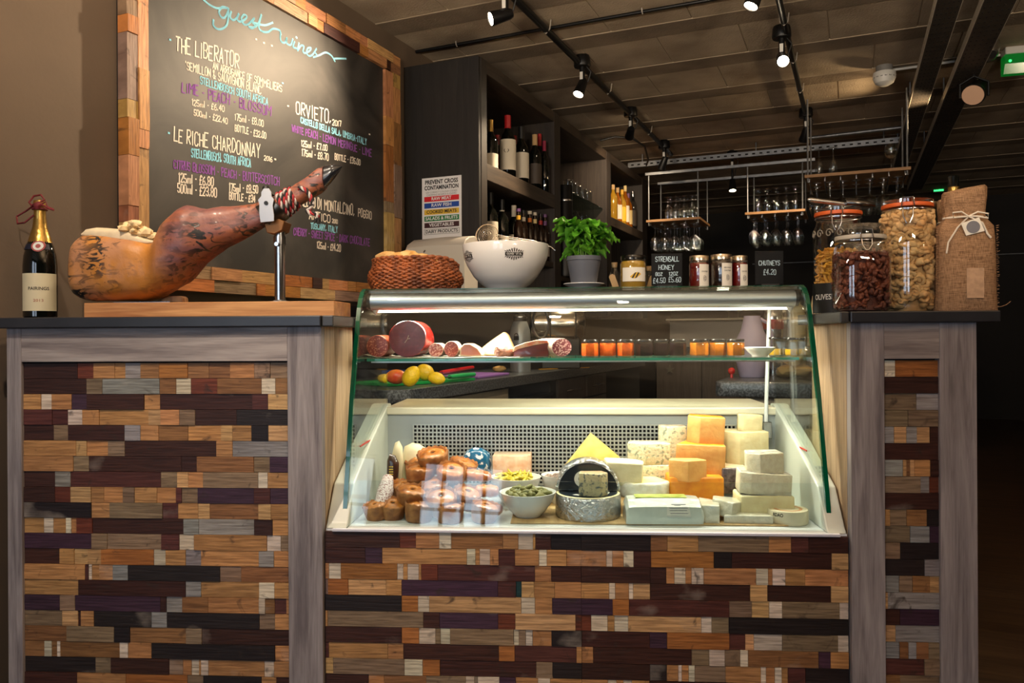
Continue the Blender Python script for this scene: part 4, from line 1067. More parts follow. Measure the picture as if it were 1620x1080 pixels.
jc = clip_jar('clip_top_jar', 'clip-top jar with orange seal half full of yellow chips, behind the almonds', 1287, 1366, 330, .225, 342)
CHIP = mat('yellow_chip', (226, 168, 56), 0.6, col2=(200, 132, 40), scale=10)
def chip(mb, p, r3):
    M0 = mb.M; mb.M = Matrix.Translation(p) @ Matrix.Rotation(r3.uniform(0, 6.3), 4, 'X') @ Matrix.Rotation(r3.uniform(0, 6.3), 4, 'Z')
    mb.box(-.015, .015, -.0032, .0032, -.0022, .0022); mb.M = M0
fill_jar(jc[1], .225, jc[2], .004, Z(1320, 398, .225) - ZT, 420, chip, CHIP, 'dried_chips', 'yellow dried sticks in the jar behind the almonds', 'snacks', None, seed=8, fin=.70)
mb = MB(); rr = jc[2] * 1.012
mb.grid(24, 1, wrap(rr, -1.8, 1.7, .002, Z(1310, 449, .225) - ZT)); lb = ob('label', mb, mat('black_jar_label', (14, 14, 14), 0.5), jc[0], smooth=60)
typed('OLIVES', .022, WHITEP, lb, (0, 0, 0), (0, 0, 0), fn=cyl(rr * 1.008, -.62, Z(1305, 471, .225) - ZT), wide=.056, bold=.0003)
# raised glass scroll on that jar's shoulder
mb = MB()
for i in range(5):
    a0 = -1.15 + i * .42; z0 = Z(1320, 372, .225) - ZT
    mb.tube([((jc[2] + .001) * math.sin(a0 + .16 * math.cos(k_ * .7) * (1 - k_ / 14)), -(jc[2] + .001) * math.cos(a0 + .16 * math.cos(k_ * .7) * (1 - k_ / 14)), z0 + .014 * math.sin(k_ * .7) * (1 - k_ / 14)) for k_ in range(12)], .0018, 6)
ob('raised_scroll', mb, mat('raised_glass', (205, 196, 180), 0.1, trans=0.6), jc[0], smooth=60)
t = .225
sc_ = thing('serving_scoop', 'steel serving scoop lying on the lid of the chips jar', 'scoop', CW(S(1326, t), t, Z(1326, 330, t) + .0005), -BCNT)
o_ = Vector((S(1326, t), t, Z(1326, 330, t)))
def sp_(px, py, d=0): s_, z_, _ = CP(px, py, t + d); return Vector((s_, t + d, z_)) - o_
mb = MB(); mb.tube([sp_(1281, 316), sp_(1336, 323)], [.0075, .0065], 14); mb.ball(sp_(1281, 316), (.009, .006, .006), 1); ob('handle', mb, STEEL, sc_, smooth=50)
mb = MB()
mb.rings([[sp_(1336 + 46 * f_, 322 + 4 * f_) + Vector((0, math.cos(a) * .030 * math.sin(math.pi * (.22 + .62 * f_)), max(-.5, math.sin(a)) * .018 * math.sin(math.pi * (.22 + .62 * f_)))) for a in [2 * math.pi * i / 20 for i in range(20)]] for f_ in (0, .1, .25, .5, .75, 1)])
ob('bowl', mb, mat('dark_scoop_steel', (96, 94, 92), 0.25, 1.0), sc_, smooth=50)

HESS = mat('hessian', (176, 134, 96), 0.9, var=0.25, scale=60, bump=0.0)
def hessian():
    m, t_, b, out = nt('hessian_weave'); N = t_.nodes; L = t_.links
    b.inputs['Roughness'].default_value = 0.95; b.inputs['Specular IOR Level'].default_value = 0.1
    tc = N.new('ShaderNodeTexCoord'); hs = []
    for i, st in enumerate(((620, 620, 30), (30, 30, 620))):
        mp = N.new('ShaderNodeMapping'); mp.inputs['Scale'].default_value = st; L.new(tc.outputs['Object'], mp.inputs[0])
        n = N.new('ShaderNodeTexNoise'); n.inputs['Scale'].default_value = 1.6; n.inputs['Detail'].default_value = 2; L.new(mp.outputs[0], n.inputs['Vector']); hs.append(n.outputs['Fac'])
    ad = N.new('ShaderNodeMath'); ad.operation = 'ADD'; L.new(hs[0], ad.inputs[0]); L.new(hs[1], ad.inputs[1])
    cr = N.new('ShaderNodeValToRGB'); cr.color_ramp.elements[0].position = .35; cr.color_ramp.elements[0].color = (*lin((98, 72, 52)), 1); cr.color_ramp.elements[1].position = .62; cr.color_ramp.elements[1].color = (*lin((184, 146, 112)), 1)
    hf = N.new('ShaderNodeMath'); hf.operation = 'MULTIPLY'; hf.inputs[1].default_value = .5; L.new(ad.outputs[0], hf.inputs[0]); L.new(hf.outputs[0], cr.inputs[0]); L.new(cr.outputs[0], b.inputs['Base Color'])
    bp = N.new('ShaderNodeBump'); bp.inputs['Strength'].default_value = .6; bp.inputs['Distance'].default_value = .003; L.new(hf.outputs[0], bp.inputs['Height']); L.new(bp.outputs[0], b.inputs['Normal'])
    return m
HESS = hessian()
STRING = mat('white_ribbon_cord', (226, 216, 200), 0.7)
def bag(px0, px1, y0, t, neck_y, label, full=True):
    s0, s1 = S(px0, t, 430), S(px1, t, 430); s_ = (s0 + s1) / 2; hw = (s1 - s0) / 2; pc = (px0 + px1) / 2
    h = Z(pc, y0, t) - ZT; zn = Z(pc, neck_y, t) - ZT
    root = thing('hessian_bag', label, 'bag', CW(s_, t, ZT), -BCNT - .16)
    mb = MB(); rr = []
    for z, kx, ky in ((0, 1.04, .62), (.01, 1.02, .66), (.05, .97, .70), (zn * .5, .95, .72), (zn * .8, .94, .66), (zn * .9, .88, .55), (zn * .97, .72, .42), (zn, .66, .38), (zn + (h - zn) * .25, .66, .40), (zn + (h - zn) * .6, .70, .46), (h - .006, .69, .46), (h, .66, .42), (h - .004, .60, .36), (zn + .02, .50, .28)):
        rg = []
        for i in range(48):
            a = 2 * math.pi * i / 48; co, si = math.cos(a), math.sin(a); kk = (abs(co) ** 3 + abs(si) ** 3) ** (-1 / 3)
            pl_ = 1 + (.05 * math.sin(a * 9 + z * 30) if zn * .85 < z < h else .012 * math.sin(a * 5 + z * 40))
            rg.append((hw * kx * co * kk * pl_, hw * ky * si * kk * pl_, z + (.012 * math.sin(a + 1) if z > zn + .02 else 0)))
        rr.append(rg)
    mb.rings(rr, True, True, True)
    for sd in (-1, 1):                                    # frayed side seam
        for i in range(44):
            z = .01 + (zn * .88) * i / 44
            mb.tube([(sd * hw * .95, -.02, z), (sd * (hw * .98 + rnd.uniform(.001, .005)), -.022 + rnd.uniform(-.003, .003), z + rnd.uniform(-.002, .004))], .0009, 4)
    mb.tube([(hw * .95, -.02, .012), (hw * 1.05, -.03, .012), (hw * 1.22, -.03, .017), (hw * 1.36, -.03, .026)], .001, 5)
    ob('sack', mb, HESS, root, smooth=70)
    mb = MB()
    mb.tube([(hw * .70 * math.cos(2 * math.pi * i / 24), hw * .42 * math.sin(2 * math.pi * i / 24), zn) for i in range(24)], .003, 6, closed=True)
    f = -hw * .46
    mb.tube([(0, f, zn), (-.02, f - .008, zn + .012), (-.042, f - .008, zn + .010), (-.040, f - .010, zn - .004), (-.012, f - .010, zn - .002), (0, f, zn)], .0026, 6)
    mb.tube([(0, f, zn), (.02, f - .008, zn + .010), (.045, f - .008, zn + .004), (.044, f - .010, zn - .008), (.016, f - .01, zn - .002), (0, f, zn)], .0026, 6)
    mb.tube([(0, f, zn), (-.03, f - .010, zn - .03), (-.055, f - .016, zn - .07), (-.060, f - .018, zn - .10)], .0024, 6)
    mb.tube([(0, f, zn), (.03, f - .010, zn - .02), (.040, f - .016, zn - .05), (.048, f - .018, zn - .062)], .003, 6)
    ob('tie', mb, STRING, root, smooth=60)
    mb = MB(); c = Vector((.004, 0, zn - .032)); d0 = Vector((.88, 0, .30)); d1 = Vector((-.42, 0, .9))
    crn = [c + d0 * a + d1 * b_ for a, b_ in ((-.027, -.016), (.022, -.020), (.026, .020), (-.024, .020))]
    mb.prism([(p.x, p.z) for p in crn], f - .022, f - .0205, 1, .0003)
    tg = ob('tag', mb, PAPER, root, smooth=0)
    mb = MB(); mb.lathe([(0, 0), (.0165, 0), (.0165, .0006), (0, .0006)], 24); mb.warp(lambda v: (c.x + v.x, f - .0222 - v.z, c.z + v.y)); ob('stamp', mb, mat('grey_stamp', (116, 116, 124), 0.8), tg)
    return root, s_, hw, h
b1 = bag(1481, 1571, 299, .09, 345, 'front hessian bottle bag tied with white ribbon and a round-stamped tag')
mb = MB(); mb.box(-.012, .030, -b1[2] * .735, -b1[2] * .728, .035, .115); ob('printed_patch', mb, mat('pale_hessian_print', (196, 160, 128), 0.9, var=.2, scale=80), b1[0], smooth=0)
b2 = bag(1476, 1545, 312, .215, 352, 'second hessian bottle bag, mostly hidden behind the first')
t = .30; s_ = S(1507, t)
nb = thing('wine_bottle', 'wine bottle with gold neck foil behind the hessian bags', 'bottle', CW(s_, t - .01, ZT), -BCNT)
h = Z(1507, 279, t) - ZT
mb = MB(); mb.lathe([(0, 0), (.034, 0), (.036, .004), (.036, h * .6), (.030, h * .68), (.016, h * .76), (.0145, h - .002), (0, h)], 24); ob('glass_body', mb, BTL, nb)
mb = MB(); mb.lathe([(.0168, h * .77), (.0152, h * .80), (.0152, h - .035), (.0155, h - .034)], 24); ob('neck_foil', mb, GOLD, nb)
t = .285
for px, yt, hd in ((1471, 321, 'small clip-top jar squeezed between the tall jar and the bags'),):
    s_ = S(px, t); h = Z(px, yt, t) - ZT
    root = thing('clip_top_jar', hd, 'storage jar', CW(s_, t, ZT), -BCNT)
    mb = MB(); mb.lathe([(0, 0), (.034, 0), (.036, .01), (.036, h * .8), (.03, h * .9), (.03, h * .94)], 24); ob('glass', mb, GLASS, root)
    mb = MB(); mb.lathe([(.0, h * .94), (.032, h * .94), (.032, h), (0, h)], 24); ob('lid', mb, LIDS, root)
# squeeze bottles behind the narrow counter's inner end

def fmat(*a, **k):
    """food is small: finer pattern"""
    k['scale'] = k.get('scale', 8.0) * 3.5; k['bscale'] = k.get('bscale', 40.0) * 2.5
    return mat(*a, **k)

# ------------------------------------------------------------------ inside the case: glass shelf
ZS = 0.9745
sheet_l = S(577, .27, 570)
mb = MB(); x0, x1 = S(578, .28, 570), S(822, .28, 570)
mb.grid(24, 8, lambda u, v: (x0 + (x1 - x0) * u, .265 + .27 * v, ZS + .0024 + .0012 * math.sin(u * 19 + v * 3) + (.010 * (1 - u * 12) if u < .08 else 0) + .001))
tag(ob('paper_sheet', mb, PAPER, None, CW(0, 0, 0), -BCNT, smooth=60), 'sheet of waxed paper under the cured meats on the glass shelf', 'paper')
def cutmat(name, base, fleck, fs=60.0, thr=(.56, .62), rough=.35):
    return fmat(name, base, rough, col2=fleck, scale=fs, thr=thr, coat=.08, detail=2)
def sausage(label, px, py, rpx, t, L_, skin, cut, rpy=None, yaw=0.0, taper=.9, name='salami', group=None, tail=False, tiltx=0.0):
    """cut sausage lying on the shelf, cut face towards the guests"""
    s_, z_, k_ = CP(px, py, t); rx = rpx * k_; rz_ = (rpy or rpx) * k_
    root = thing(name, label, 'cured meat', CW(s_, t, ZS + .003), -BCNT + yaw, group)
    c = rz_ + .0005
    mb = MB(); n = 30
    rr = []
    for f_, sc in ((0, .965), (.02, 1.0), (.3, 1.0), (.7, 1.0), (.9, taper), (1.0, taper * .55 if tail else taper * .9)):
        rr.append([(rx * sc * math.cos(a) * (1 + .03 * math.sin(3 * a + f_ * 5)), L_ * f_, c * (1 if sc > .9 else 1) + rz_ * sc * math.sin(a) - (1 - sc) * rz_ * .6) for a in [2 * math.pi * i / n for i in range(n)]])
    mb.rings(rr, True, False, True); ob('skin', mb, skin, root, smooth=60)
    mb = MB(); mb.rings([[(rx * sc * math.cos(a), -.0005 - .002 * (1 - sc), c + rz_ * sc * math.sin(a)) for a in [2 * math.pi * i / n for i in range(n)]] for sc in (.97, .5, .02)], True, False, True); ob('cut_face', mb, cut, root, smooth=60)
    return root
SKR = fmat('red_casing', (168, 70, 40), .35, var=.3, scale=20, bump=.2, coat=.3)
SKW = fmat('white_bloom_casing', (196, 172, 156), .6, col2=(168, 130, 112), scale=18, bump=.2)
SKD = fmat('dark_red_casing', (140, 26, 20), .25, coat=.5, var=.3, scale=12)
CUTR = cutmat('salami_cut_red', (132, 46, 34), (196, 124, 94))
CUTP = cutmat('salami_cut_pink', (176, 92, 76), (226, 186, 166), 50)
CUTD = cutmat('dried_beef_cut', (92, 22, 26), (116, 38, 42), 22, (.5, .75))
sausage('coarse red salami with flecked cut face at the end of the shelf', 597, 551, 17.6, .282, .16, SKR, CUTR)
bz = sausage('largest cured joint, dark burgundy cut face and red casing', 644, 538, 31, .285, .14, SKD, CUTD, rpy=29, yaw=-.10, name='dried_beef_joint')
mb = MB(); k_ = CP(644, 538, .285)[2]
mb.tube([(.006, -.0025, 29 * k_ + .012), (.002, -.0027, 29 * k_), (-.007, -.0025, 29 * k_ - .012)], .0012, 5); mb.tube([(.002, -.0027, 29 * k_), (.010, -.0025, 29 * k_ + .002)], .0010, 5); ob('fat_vein', mb, SKW, bz)
sausage('small white-bloomed salami standing next to the big dark joint', 689.5, 553, 12, .298, .13, SKW, cutmat('cut_mixed', (206, 150, 132), (150, 70, 58), 40, (.45, .55)), rpy=11)
sausage('short salami with bright red flecked face between two paler ones', 714, 551, 11.5, .296, .13, SKW, CUTR, rpy=12.5)
def shelf_lump(name, label, outline, t, d, mats, bev=.004, top=None, cat='cured meat'):
    """block with a px outline, set back by d"""
    pts = [CP(a, b_, t)[:2] for a, b_ in outline]; zb_ = min(p[1] for p in pts); s_ = sum(p[0] for p in pts) / len(pts)
    mb = MB(); mb.prism([(p[0] - s_, max(0, p[1] - zb_)) for p in pts], 0, d, 1, bev, 3)
    for f_ in mb.bm.faces:
        f_.material_index = 1 if f_.normal.y < -.8 and len(f_.verts) > 4 else 0
    if mats[0].name != mats[1].name: pass
    return ob(name, mb, mats, None, CW(s_, t, max(ZS + .0035, zb_) if zb_ > .9 else zb_), -BCNT, smooth=50, label=label, cat=cat, norm=False)
FATW = fmat('white_fat', (214, 184, 152), .4, var=.15, scale=18, coat=.2)
shelf_lump('cured_loin', 'pink sliced loin with pale fat edge lying on its side', [(727, 565), (728, 552), (734, 546), (744, 546), (756, 553), (763, 563), (762, 566), (740, 567)], .295, .11, [FATW, fmat('loin_cut', (170, 100, 82), .35, var=.15, scale=16, coat=.3)])
shelf_lump('hard_cheese_wedge', 'tall pale wedge behind the small sausages on the glass shelf', [(757, 562), (760, 552), (775, 540), (797, 525), (803, 530), (812, 550), (813, 563)], .40, .08, [fmat('pale_rind', (190, 146, 98), .5, var=.2, scale=14), fmat('pale_wedge_face', (206, 176, 138), .5, var=.12, scale=14)], cat='cheese')
sausage('thin dry sausage with dark wrinkled end, pointing at the guests', 786, 559, 8, .285, .08, fmat('wrinkled_casing', (170, 110, 84), .5, col2=(90, 50, 40), scale=20, bump=.4), cutmat('dry_cut', (110, 60, 52), (206, 170, 150), 40), yaw=-.9, name='dry_sausage')
root = thing('ham_joint', 'dark red half joint with a pale fat cap laid lengthwise on the shelf', 'cured meat', CW(S(840, .295), .295, ZS + .003), -BCNT)
P_ = [CP(a, b_, .295)[:2] for a, b_ in ((812, 567), (813, 556), (820, 551), (845, 545), (866, 541), (868, 545), (868, 567))]; s_ = S(840, .295)
mb = MB(); mb.prism([(p[0] - s_, max(0, p[1] - ZS - .003)) for p in P_], 0, .07, 1, .002, 2); ob('lean', mb, fmat('joint_lean', (112, 36, 34), .3, col2=(92, 40, 42), scale=9, stretch=(1, 1, 4), coat=.4), root)
mb = MB(); P2 = [CP(a, b_, .295)[:2] for a, b_ in ((811, 557), (814, 548), (830, 542), (850, 537.5), (866, 538), (867.5, 542), (845, 546), (820, 552))]
mb.prism([(p[0] - s_, p[1] - ZS - .003) for p in P2], -.002, .075, 1, .001); ob('fat_cap', mb, fmat('joint_fat', (228, 112, 70), .35, col2=(240, 206, 170), scale=10, coat=.4), root)
sausage('white-bloomed salami with purple flecked face at the end of the meats', 889, 552, 18.5, .290, .15, SKW, cutmat('cut_purple', (112, 44, 52), (206, 164, 154), 50, (.52, .6)), rpy=14.5, yaw=.55)
# jam jars
JAMS = (((919.5, 947), (948, 975), (976, 1003.5)), 'orange_jelly', (250, 106, 36), 'orange jelly'), (((1004.5, 1033), (1033.5, 1058), (1059, 1086)), 'dark_jam', (22, 10, 16), 'near-black jam'), (((1091, 1121.5), (1122, 1149), (1149.5, 1178)), 'amber_marmalade', (216, 122, 34), 'amber marmalade')
where = {'orange jelly': ('nearest the sliced salami', 'in the middle of its three', 'beside the dark jams'), 'near-black jam': ('beside the orange jellies', 'in the middle of its three', 'across a gap from the amber jars'), 'amber marmalade': ('across a gap from the dark jams', 'in the middle of its three', 'beside the small white bowl')}
for spans, mn, c_, nm in JAMS:
    jm = fmat(mn, c_, .2, var=.25, scale=30, coat=0 if c_[0] < 60 else .3, trans=0 if c_[0] < 60 else .15, spec=.2)
    for i, (a, b_) in enumerate(spans):
        lidded_jar('jam_jar', 'small hexagonal jar of %s %s' % (nm, where[nm][i]), (a + b_) / 2, 537 - .004 * (a - 919), b_ - a, .362 + .012 * (i % 2), ZS, jm, LIDB, fill=.93, hexa=True, lidh=.13, group='hexagonal jam jars on the glass shelf')
# second rank just behind, glimpsed between and over the front jars
for i, px in enumerate((1227.0, 1237, 1253, 1262)):
    t_ = (.40, .47, .36, .43)[i]
    lidded_jar('oil_jar', ('part-filled oil jar right behind the small white bowl', 'part-filled oil jar set furthest back on the shelf end', 'part-filled oil jar nearest the glass at the shelf end', 'part-filled oil jar closest to the side glass')[i], px, 533 + i * .5, 22, t_, ZS, fmat('yellow_oil', (214, 166, 20), .1, trans=.3), LIDB, fill=.42, hexa=True, lidh=.10, group='oil jars at the end of the glass shelf')
t = .33; s_, _, k_ = CP(1202, 548, t); h = Z(1202, 549, t) - ZS
mb = MB(); r = 24 * k_; mb.lathe([(0, 0), (.5 * r, 0), (.52 * r, .004), (.8 * r, h * .55), (r, h * .96), (r, h), (.96 * r, h), (.75 * r, h * .5), (.4 * r, .006), (0, .006)], 36)
ob('dip_bowl', mb, PORC, None, CW(s_, t, ZS), -BCNT, smooth=50, label='small white bowl on the glass shelf in front of the oil jars', cat='bowl')
mb = MB(); s_ = S(1003.7, .38); mb.box(-.0015, .0015, -.03, .03, 0, Z(1003, 531, .38) - ZS); ob('shelf_divider', mb, thin_glass('divider', (.9, .97, .94), .12), None, CW(s_, .38, ZS), -BCNT, smooth=0, label='small clear upright divider between orange and dark jam jars', cat='divider')

# ------------------------------------------------------------------ inside the case: the deck
ZD = 0.5128
mb = MB(); mb.box(S(812, .2, 800), S(1240, .12, 800), .075, .44, 0, .0035); tag(ob('slatted_board', mb, wood('pale_board', (206, 172, 120), (168, 130, 84), axis=1, scale=2), None, CW(0, 0, ZD), -BCNT, smooth=0), 'thin pale wooden board under the cheeses', 'board')
ZD2 = ZD + .0036
def block(name, label, px0, px1, yt, yb, t, depth, plan, mats, rz=0.0, tilt=0.0, bev=.003, amp=.0, zmin=None, cat='cheese', group=None, top_h=None):
    """prism with a plan in unit coords (x along, y back), front px extents and px top/bottom at plane t"""
    s0, s1 = S(px0, t, yb), S(px1, t, yb); s_ = (s0 + s1) / 2; w_ = s1 - s0
    zb_ = Z((px0 + px1) / 2, yb, t); zt_ = Z((px0 + px1) / 2, yt, t)
    if zmin is not None: zb_ = max(zb_, zmin)
    zb_ = max(zb_, ZD + .0004)
    mb = MB()
    f = mb.prism([(x * w_, (y + .5) * depth) for x, y in plan], 0, zt_ - zb_, 2)
    f[1].material_index = 1; f[0].material_index = 1
    bmesh.ops.subdivide_edges(mb.bm, edges=mb.bm.edges[:], cuts=2, use_grid_fill=True)
    bmesh.ops.bevel(mb.bm, geom=[e for e in mb.bm.edges if len(e.link_faces) == 2 and e.calc_face_angle(0) > .5], offset=bev, segments=2, affect='EDGES', profile=.5)
    if amp:
        for v in mb.bm.verts: v.co += v.normal * amp * noise.noise(v.co * 40)
    return ob(name, mb, mats, None, CW(s_, t, zb_), rot=(0, tilt, -BCNT + rz), smooth=45, label=label, cat=cat, group=group)
def cheese(n, a, b_, **k): 
    return fmat(n, a, .5, col2=b_, scale=k.pop('scale', 9), bump=k.pop('bump', .15), bscale=30, sss=.06, **k)
ORP = cheese('orange_paste', (226, 172, 100), (212, 152, 84)); ORR = cheese('orange_rind', (228, 150, 34), (206, 120, 20))
BLP = fmat('blue_veined_paste', (226, 212, 176), .55, col2=(142, 148, 128), scale=24, thr=(.52, .64), bump=.35, bscale=40, sss=.05)
BLR = fmat('blue_rind', (226, 214, 190), .6, col2=(160, 140, 116), scale=16, bump=.3)
PALP = cheese('pale_paste', (238, 226, 178), (226, 208, 156)); PALR = cheese('pale_rind_a', (226, 212, 170), (190, 172, 130))
WHP = cheese('crumbly_white', (236, 228, 202), (220, 208, 178), bump=.35, scale=20); GRR = cheese('grey_natural_rind', (216, 206, 182), (120, 116, 112), scale=14)
BRP = cheese('brie_paste', (240, 226, 160), (230, 208, 136)); BRR = cheese('brie_rind', (244, 240, 228), (226, 216, 190), scale=14, bump=.3)
BRW = cheese('brie_cut_face', (238, 228, 190), (226, 214, 170))
YEL = cheese('yellow_slab', (246, 220, 128), (238, 204, 104), bump=.05)
FR = [(-.5, -.15), (-.18, -.5), (.5, -.28), (.46, .5), (-.42, .5)]      # corner towards the guests
SQ = [(-.5, -.5), (.5, -.5), (.5, .5), (-.5, .5)]
WL = [(-.5, -.35), (.0, -.5), (.5, -.2), (.3, .5), (-.3, .5)]
block('orange_cheese', 'large orange cheese slab at the bottom of the orange pile', 1059, 1146, 755, 797, .25, .14, SQ, [ORR, ORR], bev=.006)
block('orange_cheese', 'widest orange cheese wedge, second from the top of its pile', 1067, 1150, 704, 760, .30, .11, [(-.5, -.5), (.46, -.46), (.5, .2), (-.2, .5)], [ORP, ORR], tilt=.05)
block('orange_cheese', 'orange cheese wedge crowning the pile', 1087, 1146, 660, 706, .33, .09, FR, [ORP, ORR], tilt=.06, rz=-.1)
block('orange_cheese', 'small orange wedge lying in front of the wide one', 1060, 1121, 729, 763, .235, .06, [(-.5, -.05), (-.02, -.5), (.5, -.1), (.3, .5), (-.4, .5)], [ORP, ORP])
block('blue_cheese', 'upright blue-veined piece wedged behind the orange pile', 1043, 1088, 675, 735, .40, .07, FR, [BLP, BLR])
block('blue_cheese', 'blue-veined wedge lying on another beside the orange pile', 994, 1062, 702, 736, .34, .09, [(-.5, -.1), (-.1, -.5), (.5, -.35), (.4, .5), (-.4, .5)], [BLP, BLR])
block('blue_cheese', 'lower blue-veined slab partly covered by the white brie', 1004, 1062, 736, 770, .34, .09, SQ, [BLP, BLR])
block('brie_cheese', 'large soft brie half with runny yellow middle on the board', 978, 1064, 765, 789, .20, .13, [(-.5, -.3), (-.2, -.5), (.3, -.45), (.5, -.1), (.3, .5), (-.4, .5)], [BRR, BRP], bev=.007, amp=.002)
block('brie_cheese', 'thick white-rinded brie wedge resting on the brie half', 959, 1023, 732, 770, .21, .10, [(-.5, -.35), (.38, -.5), (.5, .1), (.1, .5), (-.5, .4)], [BRW, BRR], rz=.08, tilt=.05, bev=.006, amp=.002)
s0, s1 = S(893, .42, 740), S(981, .42, 740)
mb = MB(); mb.prism([(CP(a, b_, .42)[0], CP(a, b_, .42)[1]) for a, b_ in ((890, 742), (935, 686), (981, 724), (980, 742))], .42, .455, 1, .002, 2)
ob('yellow_cheese', mb, YEL, None, CW(0, 0, 0), -BCNT, label='thin pointed yellow cheese triangle standing against the grille', cat='cheese')
block('cheese_support', 'pale cheese block under the yellow triangle', 900, 985, 742, 772, .41, .07, SQ, [PALP, PALR]) 
block('white_cheese', 'biggest pale square-cut cheese under the post end', 1147, 1220, 684, 738, .36, .11, FR, [PALP, PALR])
block('white_cheese', 'small pale wedge set on top of the biggest pale block', 1168, 1207, 656, 683, .40, .06, [(-.5, -.3), (-.3, -.5), (.5, -.4), (.4, .5), (-.4, .5)], [PALP, PALP], tilt=.05)
block('wax_cheese', 'dark-wrapped cheese end under the biggest pale block', 1142, 1186, 740, 781, .30, .12, SQ, [fmat('dark_wax', (52, 42, 40), .3, col2=(110, 96, 100), scale=22, coat=.5), fmat('wax_top', (222, 196, 160), .5)], bev=.006)
block('crumbly_cheese', 'bottom slab of the crumbly white pile', 1172, 1258, 785, 818, .13, .11, SQ, [PALP, GRR], bev=.006)
block('crumbly_cheese', 'middle slab of the crumbly white pile', 1171, 1254, 750, 784, .14, .10, [(-.5, -.35), (-.3, -.5), (.5, -.4), (.5, .5), (-.45, .5)], [WHP, GRR], tilt=.06)
block('crumbly_cheese', 'top cube of the crumbly white pile', 1185, 1244, 718, 751, .16, .09, FR, [WHP, GRR], tilt=-.02)
FILM = fmat('film_wrapped_brie', (216, 208, 184), .25, col2=(232, 226, 206), scale=14, bump=.5, bscale=24, coat=.6)
block('wrapped_brie', 'film-wrapped brie wedge lying on the other wrapped wedges', 1131, 1198, 797, 822, .095, .10, [(-.5, .0), (-.12, -.5), (.5, .3), (.2, .5), (-.4, .45)], [FILM, FILM], tilt=.12, rz=.05)
block('wrapped_brie', 'flat film-wrapped brie wedge at the bottom, towards the tub', 1146, 1224, 816, 833, .085, .10, [(-.5, -.4), (.5, -.5), (.45, .0), (-.1, .5)], [FILM, FILM])
block('wrapped_brie', 'film-wrapped brie end standing next to the boxed block', 1110, 1146, 800, 833, .085, .12, [(-.5, -.4), (.3, -.5), (.5, .1), (-.3, .5)], [FILM, FILM])
# round cheese tub with printed rim
t = .13; s_, _, k_ = CP(1255, 812, t - .055); r = 32 * k_; zt_ = Z(1255, 807, t - r)
tb = thing('round_cheese', 'round cream cheese in paper with a printed rim, in the front corner', 'cheese', CW(s_, t, ZD), -BCNT)
hh = max(.035, Z(1255, 811, t - r) - ZD)
mb = MB(); mb.lathe([(0, 0), (r * .97, 0), (r, .003), (r, hh - .004), (r * .97, hh), (0, hh)], 44); ob('body', mb, fmat('cream_paper_wrap', (228, 214, 180), .5, var=.08, scale=20), tb, smooth=40)
mb = MB(); mb.rings([[(q_ * r * math.cos(2 * math.pi * i / 40), q_ * r * math.sin(2 * math.pi * i / 40), hh + dz_) for i in range(40)] for q_, dz_ in ((.56, .0004), (.64, .0009), (.72, .0004))], True, False, False); ob('printed_ring', mb, fmat('tan_print', (196, 140, 90), .6), tb)
typed('RDAO', .013, INK, tb, (0, 0, 0), (0, 0, 0), fn=cyl(r * 1.005, -.75, hh - .010), wide=.030, bold=.0005)
# boxed white cheese with a label
t = .08; s0, s1 = S(990, t, 800), S(1113, t, 800)
bx = thing('boxed_cheese', 'white film-wrapped long block with green stripe and printed label', 'cheese', CW((s0 + s1) / 2, t, ZD2), -BCNT + .03)
hw = (s1 - s0) / 2; zt_ = Z(1050, 790, t) - ZD2
mb = MB(); rr = []
for x, kz in ((-hw, .72), (-hw * .93, .95), (-hw * .5, 1), (hw * .5, 1), (hw * .93, .95), (hw, .72)):
    rr.append([(x, .045 + (y - .045) * (.7 + .3 * kz), max(0, z * kz)) for y, z in ((-.008, 0), (-.014, zt_ * .4), (-.008, zt_ * .72), (.02, zt_), (.07, zt_), (.098, zt_ * .72), (.10, zt_ * .4), (.095, 0))])
mb.rings(rr); ob('body', mb, fmat('milky_film', (222, 226, 214), .2, var=.1, scale=12, coat=.7, bump=.25, bscale=18), bx, smooth=30)
mb = MB(); mb.box(-hw * .72, hw * .62, .022, .068, zt_ + .0005, zt_ + .0018); ob('green_stripe', mb, fmat('olive_print', (150, 164, 50), .4, col2=(196, 200, 120), scale=10), bx, smooth=0)
LP = [(-.0128, .30), (-.0150, .40), (-.0092, .72), (.0022, .835)]
def lpt(x, f_):
    g = f_ * 3; i = min(2, int(g)); g -= i; (ya, za), (yb, zb_) = LP[i], LP[i + 1]
    return (x, ya + (yb - ya) * g - .0009, zt_ * (za + (zb_ - za) * g) + .0004)
mb = MB(); mb.grid(1, 12, lambda u, v: lpt(.006 + (hw * .60 - .006) * u + .010 * (1 - v) * (u - .3), v)); lb = ob('label', mb, PAPER, bx, smooth=0, norm=False)
mb = MB()
for f_, x0_, x1_, th_ in ((.90, .018, hw * .54, .03), (.80, .026, hw * .40, .02), (.62, .012, hw * .58, .01), (.52, .012, hw * .56, .01), (.40, .014, hw * .58, .01), (.22, .014, hw * .5, .01)):
    q4 = [lpt(x0_, f_ - th_), lpt(x1_, f_ - th_), lpt(x1_, f_ + th_), lpt(x0_, f_ + th_)]
    mb.poly([(p[0], p[1] - .0006, p[2] + .0003) for p in q4])
ob('print_lines', mb, fmat('grey_label_print', (96, 100, 110), .7), lb, smooth=0)
